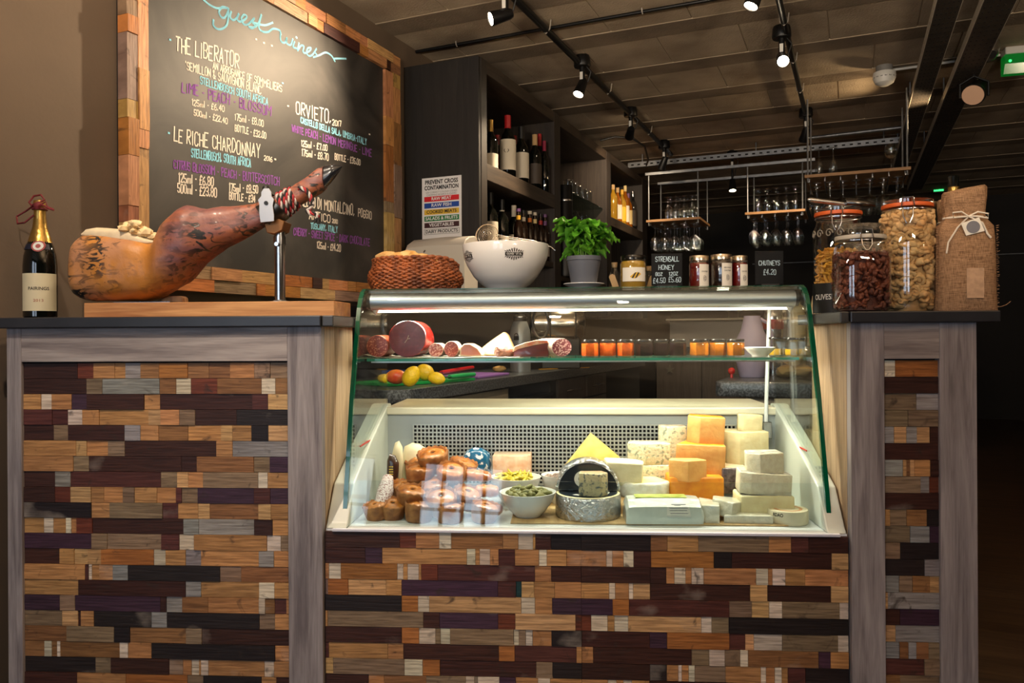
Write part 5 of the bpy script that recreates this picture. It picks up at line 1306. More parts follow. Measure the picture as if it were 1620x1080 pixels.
# foil-wrapped blue cheese: lower wheel half, upright half, cube on top
FOIL = fmat('crinkled_foil', (206, 206, 208), .16, 1.0, bump=1.0, bscale=36)
DLAB = fmat('navy_foil_label', (24, 30, 38), .3, coat=.4)
def half_wheel(label, px, yb, yt, rpx, t, upright):
    s_, _, k_ = CP(px, yb, t); r = rpx * k_
    return s_, r, k_
t = .175; s_, _, k_ = CP(932, 820, t - .09); r = 53.5 * k_; zt_ = Z(932, 790, t - r) - ZD2
fw = thing('foil_blue_cheese', 'foil-wrapped blue cheese wheel with dark printed top, lying flat', 'cheese', CW(s_, t, ZD2), -BCNT)
mb = MB(); mb.lathe([(0, 0), (r * .97, 0), (r, .006), (r * 1.005, zt_ * .5), (r, zt_ - .005), (r * .97, zt_), (r * .86, zt_ + .001)], 60)
for v in mb.bm.verts: v.co += Vector((v.co.x, v.co.y, 0)).normalized() * .0016 * noise.noise(v.co * 90) if Vector((v.co.x, v.co.y)).length > .01 else Vector((0, 0, 0))
ob('foil', mb, FOIL, fw, smooth=30)
mb = MB(); mb.lathe([(0, zt_ + .0012), (r * .9, zt_ + .0012), (r * .9, zt_ + .002), (0, zt_ + .0022)], 40); ob('label', mb, DLAB, fw)
mb = MB(); mb.rings([[(q_ * r * math.cos(2 * math.pi * i / 48), q_ * r * math.sin(2 * math.pi * i / 48), zt_ + dz_) for i in range(48)] for q_, dz_ in ((.90, .0022), (.93, .0032), (.97, .001))], True, False, False); ob('rind_rim', mb, PALP, fw)
mb = MB()
for a0, a1 in ((-2.4, -1.0), (-.6, .3)):
    mb.rings([[(q_ * r * math.cos(a0 + (a1 - a0) * i / 10), q_ * r * math.sin(a0 + (a1 - a0) * i / 10), zt_ + .0026) for i in range(11)] for q_ in (.48, .66)], False)
ob('label_print', mb, WHITEP, fw, norm=False)
t2 = .185; r2_ = 51.5 * CP(932, 790, t2)[2]; zb2 = ZD2 + zt_ + .003; hz = Z(932, 728, t2) - zb2
fu = thing('foil_blue_cheese', 'cut half of the foil-wrapped wheel standing up with its dark label facing out', 'cheese', CW(s_, t2, zb2), -BCNT)
arc = [(r2_ * math.cos(math.pi * i / 28), hz * math.sin(math.pi * i / 28)) for i in range(29)]
mb = MB(); mb.prism(arc, 0, .075, 1, .004, 2)
for v in mb.bm.verts: v.co += Vector((0, noise.noise(v.co * 70) * .0015, 0))
ob('foil', mb, FOIL, fu, smooth=30)
mb = MB(); mb.prism([(x * .90, .004 + z * .88) for x, z in arc], -.0045, .001, 1); ob('label', mb, DLAB, fu, smooth=0)
mb = MB()
for cx, cz, rr_, a0, a1 in ((-.016, hz * .40, .024, .9, 5.4), (.030, hz * .40, .022, -1.2, 3.6)):
    mb.rings([[(cx + q_ * rr_ * math.cos(a0 + (a1 - a0) * i / 16), -.0052, cz + q_ * rr_ * math.sin(a0 + (a1 - a0) * i / 16)) for i in range(17)] for q_ in (.5, 1.0)], False)
ob('label_print', mb, WHITEP, fu, norm=False)
block('blue_cheese', 'tall cut of blue cheese with brown rind standing on the foil wheel', 916, 963, 750, 796, .095, .06, [(-.5, -.2), (.22, -.5), (.5, .0), (.3, .5), (-.45, .4)], [fmat('stilton_paste', (196, 184, 142), .55, col2=(92, 100, 96), scale=26, thr=(.52, .62), bump=.4, bscale=40), fmat('stilton_rind', (176, 144, 104), .7, var=.3, scale=20)], zmin=ZD2 + zt_ + .0025)
# bowls with contents
def bowl_of(px, py_rim, rpx, t, label, contents, cname, clabel, m):
    s_, _, k_ = CP(px, py_rim, t); r = rpx * k_; h = Z(px, py_rim, t) - ZD
    mb = MB(); mb.lathe([(0, .001), (.42 * r, 0), (.45 * r, .004), (.66 * r, h * .3), (.88 * r, h * .65), (.98 * r, h * .95), (r, h), (.96 * r, h), (.92 * r, h * .9), (.7 * r, h * .4), (0, h * .25)], 44)
    ob('food_bowl', mb, PORC, None, CW(s_, t, ZD), -BCNT, smooth=50, label=label, cat='bowl')
    mb = MB(); mb.lathe([(0, h * .5), (.80 * r, h * .72), (.5 * r, h * .88), (0, h * .95)], 20)
    r3 = random.Random(int(px)); contents(mb, r, h, r3)
    ob(cname, mb, m, None, CW(s_, t, ZD), -BCNT, smooth=60, label=clabel, cat='food', kind='stuff')
def chillies(mb, r, h, r3):
    for i in range(70):
        a = r3.uniform(0, 6.28); q_ = r * .72 * math.sqrt(r3.random()); c = Vector((q_ * math.cos(a), q_ * math.sin(a), h * .92 + .012 * (1 - q_ / r) + r3.uniform(-.006, .006))); d = Vector((r3.uniform(-1, 1), r3.uniform(-1, 1), r3.uniform(-.25, .45))).normalized(); L_ = r3.uniform(.015, .024)
        mb.tube([c - d * L_, c - d * L_ * .5, c, c + d * L_ * .6 + Vector((0, 0, -.002)), c + d * L_ + Vector((0, 0, -.001))], [.0022, .0046, .0048, .0034, .0008], 7)
def gherkins(mb, r, h, r3):
    for i in range(56):
        a = r3.uniform(0, 6.28); q_ = r * .74 * math.sqrt(r3.random()); c = Vector((q_ * math.cos(a), q_ * math.sin(a), h * .90 + .010 * (1 - q_ / r) + r3.uniform(-.004, .006))); d = Vector((r3.uniform(-1, 1), r3.uniform(-1, 1), r3.uniform(-.2, .3))).normalized(); L_ = r3.uniform(.012, .020)
        mb.tube([c - d * L_, c - d * L_ * .8, c + Vector((0, 0, .003)), c + d * L_ * .8, c + d * L_], [.002, .0055, .0068, .0055, .002], 8)
def olives(mb, r, h, r3):
    for i in range(60):
        a = r3.uniform(0, 6.28); q_ = r * .74 * math.sqrt(r3.random()); mb.ball((q_ * math.cos(a), q_ * math.sin(a), h * .90 + r3.uniform(-.004, .005)), (.0095, .0075, .0075), 1)
bowl_of(816, 753, 40, .31, 'white bowl of yellow-green chillies, behind the gherkin bowl', chillies, 'pickled_chillies', 'yellow-green pickled chillies heaped in the back white bowl', fmat('pickled_chilli', (196, 170, 34), .3, col2=(166, 156, 40), scale=16, coat=.4))
bowl_of(835, 777, 44.5, .16, 'front white bowl of gherkins beside the foil-wrapped cheese', gherkins, 'gherkins', 'dull green gherkins heaped in the front white bowl', fmat('gherkin', (96, 96, 46), .45, col2=(128, 122, 66), scale=18, coat=.05, bump=.2))
bowl_of(886, 750, 30, .34, 'white bowl of dark olives tucked behind the foil wheel', olives, 'dark_olives', 'dark brown olives in the bowl behind the foil wheel', fmat('dark_olive', (92, 70, 60), .3, col2=(150, 126, 110), scale=20, coat=.3))
# pork pies
PIE = fmat('pie_crust', (184, 122, 66), .6, col2=(124, 70, 34), scale=7, bump=.4, bscale=26, coat=.05, thr=(.35, .65))
PIEL = fmat('pie_lid_glaze', (200, 124, 46), .38, col2=(124, 64, 22), scale=9, bump=.35, bscale=26, coat=.25)
pie0 = None
def make_pie():
    root = thing('pork_pie', 'pie', 'pie', (0, 0, 0))
    mb = MB(); n = 48; rr = []
    for r, z, cr in ((.0, .0, 0), (.034, .0, 0), (.037, .004, 0), (.041, .026, 0), (.0425, .042, .6), (.0435, .050, 1), (.040, .053, 1), (.036, .047, .5), (.036, .044, 0)):
        rr.append([((max(r, .0003) + .0012 * cr * math.sin(14 * a)) * math.cos(a), (max(r, .0003) + .0012 * cr * math.sin(14 * a)) * math.sin(a), z + .002 * cr * math.sin(14 * a) + .0010 * math.sin(3 * a)) for a in [2 * math.pi * i / n for i in range(n)]])
    mb.rings(rr); ob('crust', mb, PIE, root, smooth=60)
    mb = MB(); mb.lathe([(.0375, .0445), (.034, .048), (.024, .0525), (.012, .0545), (.0085, .053), (.0075, .047), (0, .046)], 40); ob('lid', mb, PIEL, root, smooth=60)
    mb = MB(); mb.lathe([(0, .0468), (.0074, .0475), (.0060, .0495), (0, .0492)], 16); ob('jelly_hole', mb, fmat('jelly', (60, 34, 24), .15, coat=.5), root, label='dark jelly in the steam hole')
    return root
PIES = [(638, 790, .22, (.15, .1), 1.0, 'pork pie in the second row behind the paper bag end'), (690, 788, .19, (.25, -.12), 1.0, 'pork pie wedged in the middle of the pile'), (735, 800, .17, (.3, .2), .98, 'pork pie in the middle row closest to the sausage rolls'), (688, 742, .27, (.30, -.10), 1.12, 'topmost pork pie, tilted to show its glazed lid'), (665, 766, .235, (.10, .05), 1.05, 'pork pie under the topmost one, towards the paper cones'), (713, 764, .225, (.38, .20), 1.05, 'tilted pork pie under the topmost one, towards the bowls'),
        (728, 755, .33, (.10, .25), 1.05, 'pork pie half hidden behind the tilted one'), (668, 748, .34, (.1, -.3), 1.0, 'pork pie at the back, peeping beside the topmost one'), (651, 801, .15, (.22, .06), 1.08, 'pork pie lying flat behind the window reflection'), (700, 808, .13, (.42, -.05), 1.08, 'pork pie tipped forward with its dark hole showing'),
        (622, 817, .13, (.3, .1), .9, 'small pork pie at the base of the pile by the paper bag'), (712, 829, .09, (.0, .0), .95, 'lowest pork pie under the tipped one'), (662, 829, .10, (.0, .1), 1.0, 'pork pie on the deck under the flat one'), (598, 826, .12, (.2, -.2), .85, 'pork pie at the very end of the deck near the side glass'), (764, 827, .10, (.15, .2), .95, 'pork pie on the deck next to the gherkin bowl')]
pr = make_pie()
for i, (px, yb, t, (rx, ry), sc_k, lbl) in enumerate(PIES):
    s_ = S(px, t, yb); zz = max(ZD + .0005 + .012 * abs(rx), Z(px, yb, t))
    d = pr if i == 0 else dup(pr, (0, 0, 0))
    d.location = CW(s_, t, zz); d.rotation_euler = (rx, ry, -BCNT + i * .9 * 0 + .2 * math.sin(i)); d.scale = (sc_k,) * 3
    d['label'] = lbl; d['group'] = 'pork pies piled in the case'
PAST = fmat('glazed_pastry', (206, 128, 58), .3, col2=(150, 80, 32), scale=14, bump=.4, bscale=22, coat=.6)
for i, (px, yc, t, rx, lbl) in enumerate(((755, 752, .26, .042, 'glazed sausage roll by the chilli bowl, on top of the others'), (770, 776, .20, .036, 'sausage roll under the glazed one'), (776, 806, .14, .034, 'sausage roll low in front beside the gherkin bowl'), (735, 790, .17, .030, 'small sausage roll between the pies and the bowls'))):
    s_, z_, _ = CP(px, yc, t)
    mb = MB(); rr = []
    for f_ in [j / 12 for j in range(13)]:
        x = -rx + 2 * rx * f_; e = (1 - abs(2 * f_ - 1) ** 5) ** .5 if 0 < f_ < 1 else .55; wv = 1 + .08 * math.sin(f_ * 22)
        rr.append([(x, .026 * e * wv * math.cos(a), .018 * e * wv * max(-.85, math.sin(a))) for a in [2 * math.pi * j / 20 for j in range(20)]])
    mb.rings(rr); ob('sausage_roll', mb, PAST, None, CW(s_, t, max(ZD + .017, z_)), rot=(.1, .15 - .1 * i, -BCNT + .3 - .25 * i), smooth=50, label=lbl, cat='pastry', group='sausage rolls beside the pies')
# paper cones, net bag, brown bag
t = .33
def cpts(L, t): return [CP(a, b_, t)[:2] for a, b_ in L]
def pouch(name, label, L, t, thick, m, cat='packet', lean=0.0, parent=None):
    P = cpts(L, t); zb_ = max(ZD + .0005, min(p[1] for p in P)); s_ = sum(p[0] for p in P) / len(P)
    c = (sum(p[0] for p in P) / len(P), sum(p[1] for p in P) / len(P))
    mb = MB(); rings_ = []
    for y, k in ((-thick, .55), (-thick * .8, .82), (-thick * .3, .97), (0, 1), (thick * .3, .97), (thick * .8, .82), (thick, .55)):
        rings_.append([(c[0] + (p[0] - c[0]) * k - s_, y + lean * (p[1] - zb_), max(0, c[1] + (p[1] - c[1]) * k - zb_)) for p in P])
    mb.rings(rings_)
    for v in mb.bm.verts: v.co += Vector((noise.noise(v.co * 30), noise.noise(v.co * 25 + Vector((3, 1, 2))), 0)) * .003
    if parent is not None: return ob(name, mb, m, parent, (0, 0, 0), smooth=60), s_, zb_
    return ob(name, mb, m, None, CW(s_, t, zb_), -BCNT, smooth=60, label=label, cat=cat), s_, zb_
CONE = fmat('waxed_cream_paper', (236, 222, 184), .5, var=.08, scale=10, bump=.15, bscale=14)
pouch('paper_packet', 'cream waxed paper packet folded to a point by the end cheek', [(607, 772), (612, 748), (620, 722), (625, 700), (631, 697), (637, 706), (638, 732), (634, 772)], .31, .018, CONE)
pouch('paper_sheet_roll', 'broad cream paper packet standing behind the pies', [(632, 772), (634, 730), (640, 706), (652, 700), (664, 702), (674, 709), (669, 730), (660, 772)], .36, .020, CONE)
bg, s_, zb_ = pouch('brown_packet', 'dark brown packet with yellow lettering in front of the cream packet', [(608, 776), (612, 750), (613, 726), (617, 717), (625, 720), (631, 732), (630, 756), (622, 776)], .25, .016, fmat('brown_film', (74, 46, 34), .3, coat=.5, var=.3, scale=14))
mb = MB()
for i in range(7): mb.box(-.004, .008, -.0185, -.0165, .030 + i * .0075, .033 + i * .0075)
ob('yellow_lettering', mb, fmat('yellow_print', (214, 180, 60), .6), bg, smooth=0)
netm = fmat('white_net_casing', (222, 208, 206), .6, col2=(150, 110, 110), scale=70, thr=(.5, .6), bump=.5, bscale=80)
mb = MB(); pts = [Vector((*(lambda q_: (q_[0],))(CP(a, b_, tt)), tt, max(ZD + .012, CP(a, b_, tt)[1]))) for a, b_, tt in ((614, 755, .20), (610, 775, .165), (603, 800, .13), (597, 822, .10))]
mb.tube(pts, [.016, .024, .022, .012], 14); tag(ob('net_sausage', mb, netm, None, CW(0, 0, 0), -BCNT, smooth=60), 'long dry sausage in white netting slanting down towards the front glass', 'cured meat')
# blue bag and loaf at the back
bb, s_, zb_ = pouch('blue_bag', 'blue and white printed plastic bag standing against the grille', [(734, 750), (732, 725), (738, 712), (750, 707), (762, 708), (775, 716), (778, 735), (774, 750)], .42, .022, fmat('blue_white_film', (24, 92, 130), .25, col2=(226, 228, 230), scale=16, thr=(.55, .58), coat=.5))
block('salt_pork', 'pale pink block with white top standing behind the chilli bowl', 779, 840, 720, 755, .40, .09, [(-.5, -.5), (.36, -.5), (.5, -.2), (.5, .5), (-.5, .5)], [fmat('pale_pork', (226, 168, 132), .45, col2=(240, 206, 176), scale=12, coat=.3), FATW], cat='cured meat', bev=.005)

# ------------------------------------------------------------------ the chalkboard on the side wall
PB = -2.252
def room_thing(name, label, cat, p, q, z, group=None): return thing(name, label, cat, RW(p, q, z), -AROOM, group)
cbd = room_thing('chalkboard', 'large framed wine chalkboard headed guest wines on the taupe wall', 'chalkboard', PL, 2.76, 1.21)
M = Matrix.Translation((-PL, -2.76, -1.21))
def slate_mat():
    m, t_, b, out = nt('chalk_dusted_slate'); N = t_.nodes; L = t_.links
    b.inputs['Roughness'].default_value = .55
    tc = N.new('ShaderNodeTexCoord')
    n1 = N.new('ShaderNodeTexNoise'); n1.inputs['Scale'].default_value = 2.2; n1.inputs['Detail'].default_value = 9; n1.inputs['Distortion'].default_value = 1.5; L.new(tc.outputs['Object'], n1.inputs['Vector'])
    cr = N.new('ShaderNodeValToRGB'); e = cr.color_ramp.elements; e[0].position = .38; e[0].color = (*lin((27, 25, 25)), 1); e[1].position = .85; e[1].color = (*lin((76, 71, 67)), 1)
    L.new(n1.outputs['Fac'], cr.inputs[0]); L.new(cr.outputs[0], b.inputs['Base Color'])
    return m
mb = MB(); mb.M = M; mb.box(PL + .012, PB, 1.93, 3.56, 1.28, 2.50); ob('slate_panel', mb, slate_mat(), cbd, smooth=0)
mb = MB(); mb.M = M; mb.box(PL, PL + .03, 1.905, 3.63, 1.22, 2.54); ob('backing', mb, BACKB, cbd, smooth=0)
fr = random.Random(21)
def frame_run(name, runs, m, vert):
    rnd = fr
    mb = MB(); mb.M = M
    for lo_, hi_, a, b_ in runs:
        x = a
        while x < b_ - .01:
            c = rnd.choice('TOTSDTOLSDTKO'); l_ = rnd.uniform(.04, .07) if rnd.random() < .3 else rnd.uniform(.12, .34); e = min(b_, x + l_)
            mb.col = tuple(min(1, v_ * rnd.uniform(.85, 1.15)) for v_ in lin(WC[c])); d = rnd.uniform(0, .008)
            if vert: mb.box(PL + .02, -2.238 + d, lo_, hi_, x + .0006, e - .0006)
            else: mb.box(PL + .02, -2.238 + d, x + .0006, e - .0006, lo_, hi_)
            x = e
    ob(name, mb, m, cbd, smooth=0)
frame_run('frame_side', ((1.893, 1.936, 1.225, 2.54), (1.938, 1.980, 1.225, 2.54)), STRIPZ, True)
frame_run('frame_side', ((3.49, 3.565, 1.26, 2.45), (3.567, 3.64, 1.24, 2.50)), STRIPZ, True)
frame_run('frame_rail', ((1.215, 1.262, 1.98, 3.50), (1.264, 1.312, 1.98, 3.49)), STRIPY, False)
frame_run('frame_rail', ((2.455, 2.503, 1.98, 3.64), (2.505, 2.552, 1.87, 3.64)), STRIPY, False)
def BP(x, y):
    q_, z_, _ = PP(x, y, PB); return Vector((PB - PL, q_ - 2.76, z_ - 1.21))
BN = Vector((1, 0, 0))
WT, BT, PT = MB(), MB(), MB()
for txt, x0, y0, x1, y1, h, wd, mbx in (
    ('THE LIBERATOR', 277, 80, 379, 108, 23, .0055, WT), ('AN ARROGANCE OF SOMMELIERS', 336, 108, 446, 146, 11, .004, WT), ("'SEMILLON & SAUVIGNON BLANC'", 292, 109, 416, 150, 13, .0042, WT),
    ('STELLENBOSCH SOUTH AFRICA', 316, 132, 424, 167, 11, .004, BT), ('LIME - PEACH - BLOSSOM', 287, 145, 430, 184, 15, .0045, PT),
    ('125ml - $6.40', 303, 166, 355, 177, 9, .0042, WT), ('500ml - $22.40', 306, 182, 360, 196, 9, .0042, WT), ('175ml - $8.00', 371, 190, 417, 200, 10, .0042, WT), ('BOTTLE - $32.00', 371, 207, 421, 220, 10, .0042, WT),
    ('LE RICHE CHARDONNAY', 274, 223, 412, 250, 21, .0052, WT), ('2016', 417, 253, 431, 256, 7, .004, WT), ('STELLENBOSCH, SOUTH AFRICA', 302, 248, 397, 264, 13, .0045, BT),
    ('CITRUS BLOSSOM - PEACH - BUTTERSCOTCH', 274, 266, 442, 294, 13, .0045, PT), ('125ml - $6.80', 282, 288, 338, 294, 14, .0048, WT), ('500ml - $23.80', 280, 304, 343, 312, 14, .0048, WT),
    ('175ml - $8.50', 362, 302, 408, 306, 12, .0048, WT), ('BOTTLE - $34', 362, 315, 404, 320, 11, .0048, WT),
    ('ORVIETO,', 467, 180, 525, 196, 20, .006, WT), ('2017', 525, 198, 540, 200, 8, .005, WT), ('CASTELLO DELLA SALA, UMBRIA-ITALY', 475, 194, 580, 229, 9, .0055, BT), ('WHITE PEACH - LEMON MERINGUE - LIME', 461, 207, 588, 248, 11, .0052, PT),
    ('125ml - $7.00', 476, 231, 518, 239, 9, .0052, WT), ('175ml - $8.70', 477, 246, 520, 254, 10, .0052, WT), ('BOTTLE - $35.00', 529, 252, 570, 261, 9, .0052, WT),
    ('BRUNELLO DI MONTALCINO,', 461, 322, 561, 341, 16, .0058, WT), ('POGGIO', 566, 342, 588, 347, 12, .0055, WT), ('ANTICO', 488, 346, 523, 352, 12, .0055, WT), ('2010', 525, 352, 534, 354, 6, .005, WT),
    ('TUSCANY, ITALY', 491, 361, 534, 368, 9, .0055, BT), ('CHERRY - SWEET SPICE - DARK CHOCOLATE', 464, 371, 585, 389, 11, .0052, PT), ('125ml - $14.20', 501, 392, 539, 398, 10, .0055, WT)):
    hand(mbx, txt, BP, x0, y0, x1, y1, h, wd, BN, .0012)
def script(mb, L, wd):
    for st_ in L:
        pts = [Vector((x * .4074, y * .4074, 0)) for x, y in st_]; out = []
        if len(pts) < 3: out = pts
        else:
            for i in range(len(pts) - 1):
                p0, p1, p2, p3 = pts[max(i - 1, 0)], pts[i], pts[i + 1], pts[min(i + 2, len(pts) - 1)]
                for j in range(6):
                    t_ = j / 6; out.append(.5 * ((2 * p1) + (p2 - p0) * t_ + (2 * p0 - 5 * p1 + 4 * p2 - p3) * t_ ** 2 + (3 * p1 - p0 - 3 * p2 + p3) * t_ ** 3))
            out.append(pts[-1])
        mb.ribbon([BP(p.x, p.y) for p in out], wd, BN, .0014)
script(BT, [[(790, 0), (815, 20), (842, 32), (868, 30), (884, 32)], [(884, 32), (862, 28), (850, 46), (858, 66), (872, 68), (884, 46), (886, 34), (886, 62), (880, 96), (862, 112), (842, 112), (828, 98), (828, 78)],
            [(897, 46), (893, 66), (904, 78), (918, 70), (926, 54), (920, 74), (930, 84), (950, 76), (957, 64), (946, 58), (937, 72), (944, 92), (958, 96), (972, 86), (986, 72), (980, 86), (990, 100), (978, 110), (966, 104), (985, 106), (1002, 92), (1014, 58), (1004, 104), (1018, 122), (1040, 124), (1060, 112), (1084, 118), (1090, 134)],
            [(984, 88), (1026, 98), (1058, 88)], [(1088, 130), (1090, 158), (1105, 166), (1113, 148), (1113, 168), (1128, 174), (1136, 152)], [(1143, 162), (1138, 182), (1150, 188)], [(1149, 144), (1152, 147)], [(1160, 168), (1155, 196), (1167, 178), (1179, 180), (1176, 200), (1186, 206), (1203, 196), (1206, 186), (1194, 188), (1190, 206), (1200, 217), (1213, 212), (1228, 190), (1222, 202), (1230, 216), (1216, 222), (1240, 214), (1264, 204), (1286, 216), (1300, 238), (1298, 228), (1343, 228)]], .0085)
for x, y in ((994, 152), (1024, 166), (1055, 177), (660, 154), (655, 516), (1097, 322), (1118, 411), (1434, 521), (1068, 618)): script(BT if x in (660, 655, 1097) else WT, [[(x - 2, y), (x + 2, y + 1)]], .007)
ob('chalk_lettering', WT, CHALKW, cbd, smooth=0, norm=False, label='white chalk wine names and prices'); ob('chalk_lettering', BT, CHALKB, cbd, smooth=0, norm=False, label='blue chalk heading and origins'); ob('chalk_lettering', PT, CHALKP, cbd, smooth=0, norm=False, label='purple chalk tasting notes')

# ------------------------------------------------------------------ tall dark shelf unit along the wall
PF = -1.827
DWOOD = wood('dark_stained_oak', (58, 50, 44), (36, 31, 28), axis=2, scale=2.0, rough=.5)
DWOODY = wood('dark_stained_oak_long', (70, 58, 47), (44, 37, 31), axis=1, scale=2.0, rough=.5)
DWOODK = wood('near_black_oak', (34, 31, 29), (20, 18, 17), axis=2, scale=2.0, rough=.55)
su = room_thing('shelf_unit', 'tall dark stained wood shelf unit with three open bays of bottles and glasses', 'shelving', -2.06, 5.66, 1.2)
M = Matrix.Translation((2.06, -5.66, -1.2))
def sp(name, *b, m=DWOOD, bev=.002, label=None):
    mb = MB(); mb.M = M; mb.box(*b, bev); return ob(name, mb, m, su, smooth=0, label=label)
sp('end_panel', PL + .004, PF - .004, 3.774, 3.80, 1.2, 2.555, m=DWOODK); sp('upright', PL + .004, PF, 3.80, 3.872, 1.2, 2.555)
for a, b_ in ((4.935, 5.055), (6.165, 6.29), (7.365, 7.55)): sp('upright', PL + .004, PF, a, b_, 1.2, 2.555)
sp('back_panel', PL + .004, PL + .02, 3.86, 7.5, 1.2, 2.55)
sp('header', PL + .02, PF - .002, 3.86, 7.5, 2.485, 2.556, m=DWOODY)
for a, b_ in ((3.87, 4.94), ): sp('shelf', PL + .02, PF + .0, a, b_, 1.90, 1.99, m=DWOODY)
sp('shelf', PL + .02, PF, 6.285, 7.37, 1.955, 2.03, m=DWOODY)
sp('shelf', PL + .02, PF - .01, 3.87, 4.94, 1.50, 1.535, m=DWOODY); sp('shelf', PL + .02, PF - .01, 5.05, 7.37, 1.42, 1.455, m=DWOODY)
for z in (2.085, 1.848): sp('glass_shelf', PL + .03, PF - .03, 5.36, 6.16, z - .008, z, m=thin_glass('smoky_shelf_glass', (.45, .55, .52), .08), bev=0)
# food-safety poster and paper dispenser on the end panel
PQ0 = 3.772
ps = room_thing('safety_poster', 'white food safety poster with coloured bars headed prevent cross contamination', 'poster', -2.058, PQ0, 1.57)
mb = MB(); mb.box(-.123, .123, -.002, 0, -.06, .348); ob('sheet', mb, mat('poster_white', (232, 232, 234), .5), ps, smooth=0)
INK2 = mat('poster_ink', (20, 20, 24), .6)
typed('PREVENT CROSS', .032, INK2, ps, (0, -.0035, .322), FRONT, wide=.205, bold=.001); typed('CONTAMINATION', .032, INK2, ps, (0, -.0035, .291), FRONT, wide=.212, bold=.001)
typed('USE CORRECT COLOUR CODED', .014, mat('poster_grey', (130, 130, 134), .6), ps, (0, -.0035, .266), FRONT, wide=.195); typed('CHOPPING BOARDS & KNIVES', .014, mat('poster_grey', (130, 130, 134), .6), ps, (0, -.0035, .252), FRONT, wide=.185)
for i, (tx, c_, tc_) in enumerate((('RAW MEAT', (206, 30, 40), 1), ('RAW FISH', (28, 70, 160), 1), ('COOKED MEATS', (226, 186, 60), 0), ('SALADS & FRUITS', (22, 120, 64), 1), ('VEGETABLES', (60, 26, 30), 1), ('DAIRY PRODUCTS', (236, 236, 236), 0))):
    z = .230 - i * .0362; mb = MB(); mb.box(-.108, .108, -.0035, -.002, z - .014, z + .014)
    if i == 5: mb.mi = 1; [mb.box(*e) for e in ((-.109, .109, -.0038, -.003, z + .013, z + .0145), (-.109, .109, -.0038, -.003, z - .0145, z - .013), (-.109, -.1075, -.0038, -.003, z - .014, z + .014), (.1075, .109, -.0038, -.003, z - .014, z + .014))]
    bar = ob('colour_bar', mb, [mat('bar_%d' % i, c_, .5), INK2], ps, smooth=0, label=('red', 'blue', 'yellow', 'green', 'maroon', 'white outlined')[i] + ' bar of the poster')
    typed(tx, .025, mat('poster_white', (232, 232, 234), .5) if tc_ else INK2, bar, (0, -.0045, z), FRONT, wide=min(.2, .0155 * len(tx)), bold=.0006)
p0, z1, _ = PQ(640, 388, 3.60); p1, z1b, _ = PQ(733, 377, 3.60)
dpn = room_thing('towel_dispenser', 'white paper towel dispenser with curved top fixed to the dark end panel', 'dispenser', (p0 + p1) / 2, 3.69, 1.24)
hw = (p1 - p0) / 2; zt_ = z1b - 1.24
mb = MB(); rr = []
for y, z0_ in ((.078, zt_ + .025), (.04, zt_ + .028), (-.02, zt_ + .018), (-.06, zt_ - .002), (-.08, zt_ - .03)):
    rr.append([(-hw, y, 0), (-hw, y, z0_ - .012), (-hw * .9, y, z0_ - .002), (0, y, z0_ + .004), (hw * .98, y, z0_), (hw, y, z0_ - .006), (hw, y, 0)])
mb.rings(rr); ob('cover', mb, mat('dispenser_plastic', (214, 208, 198), .4), dpn, smooth=30)
mb = MB(); mb.box(-hw * .8, hw * .8, -.083, -.06, -.012, .004); ob('paper_slot', mb, BLACK, dpn, smooth=0)
mb = MB(); mb.tube([(-hw * .35, -.0835, zt_ - .06), (-hw * .30, -.0845, zt_ - .05)], .004, 8); ob('lock', mb, STEEL, dpn)

# bottles on the shelves
WLAB = mat('wine_label', (216, 206, 186), .6); REDF = mat('red_capsule', (170, 30, 34), .35); 
def bottle(px, y_top, zb_, p, label, body=BTL, lab=WLAB, cap=REDF, r=None, shape='wine', lz=(.12, .55), group='bottles on the shelf unit', mark=None, capz=.80, neck_lab=None):
    q_, zt_, k_ = PP(px, y_top, p); h = zt_ - zb_
    root = room_thing('wine_bottle' if shape == 'wine' else 'spirit_bottle' if shape == 'spirit' else 'beer_bottle', label, 'bottle', p, q_, zb_ + .0005, group)
    r = r or h * .125; nr = r * .36 if shape != 'beer' else r * .42
    sh = {'wine': .60, 'spirit': .62, 'beer': .58}[shape]
    mb = MB(); mb.lathe([(0, 0), (r * .95, 0), (r, .004), (r, h * sh), (r * .82, h * (sh + .08)), (nr * 1.15, h * (sh + .16)), (nr, h * (sh + .2)), (nr, h - .003), (0, h)], 24); ob('glass_body', mb, body, root)
    if cap: mb = MB(); mb.lathe([(nr * 1.02, h * capz), (nr * 1.1, h * capz + .001), (nr * 1.1, h - .001), (0, h + .001)], 18); ob('cap', mb, cap, root)
    if lab:
        mb = MB(); rr_ = r * 1.012; mb.grid(12, 1, lambda u, v: (rr_ * math.sin(1.1 + 1.75 * (u - .5) * 2 - .9), -rr_ * math.cos(1.1 + 1.75 * (u - .5) * 2 - .9), h * (lz[0] + (lz[1] - lz[0]) * v))); lb = ob('label', mb, lab, root, smooth=60)
        if mark:
            mb = MB(); f_ = cyl(rr_ * 1.01, .25, h * .44)
            for sd in (1, -1): mb.grid(1, 6, lambda u, v: f_(Vector((sd * (.004 + .010 * math.sin(v * 2.6)) + (u - .5) * .004, .022 * v - .01, 0))))
            ob('antler_mark', mb, INK, lb, norm=False)
    if neck_lab: mb = MB(); mb.lathe([(nr * 1.06, h * .70), (nr * 1.08, h * .71), (nr * 1.08, h * .84), (nr * 1.06, h * .85)], 18); ob('neck_label', mb, neck_lab, root)
    return root
ZU = 1.9905
LG = mat('grey_label', (150, 140, 126), .6); DLB = mat('dark_label', (66, 56, 48), .6); RLB = mat('red_label', (160, 30, 30), .5)
bottle(776, 190, ZU, -1.93, 'bottle with gold neck next to the end post on the upper shelf', cap=GOLD, capz=.62, r=.043, lz=(.10, .36))
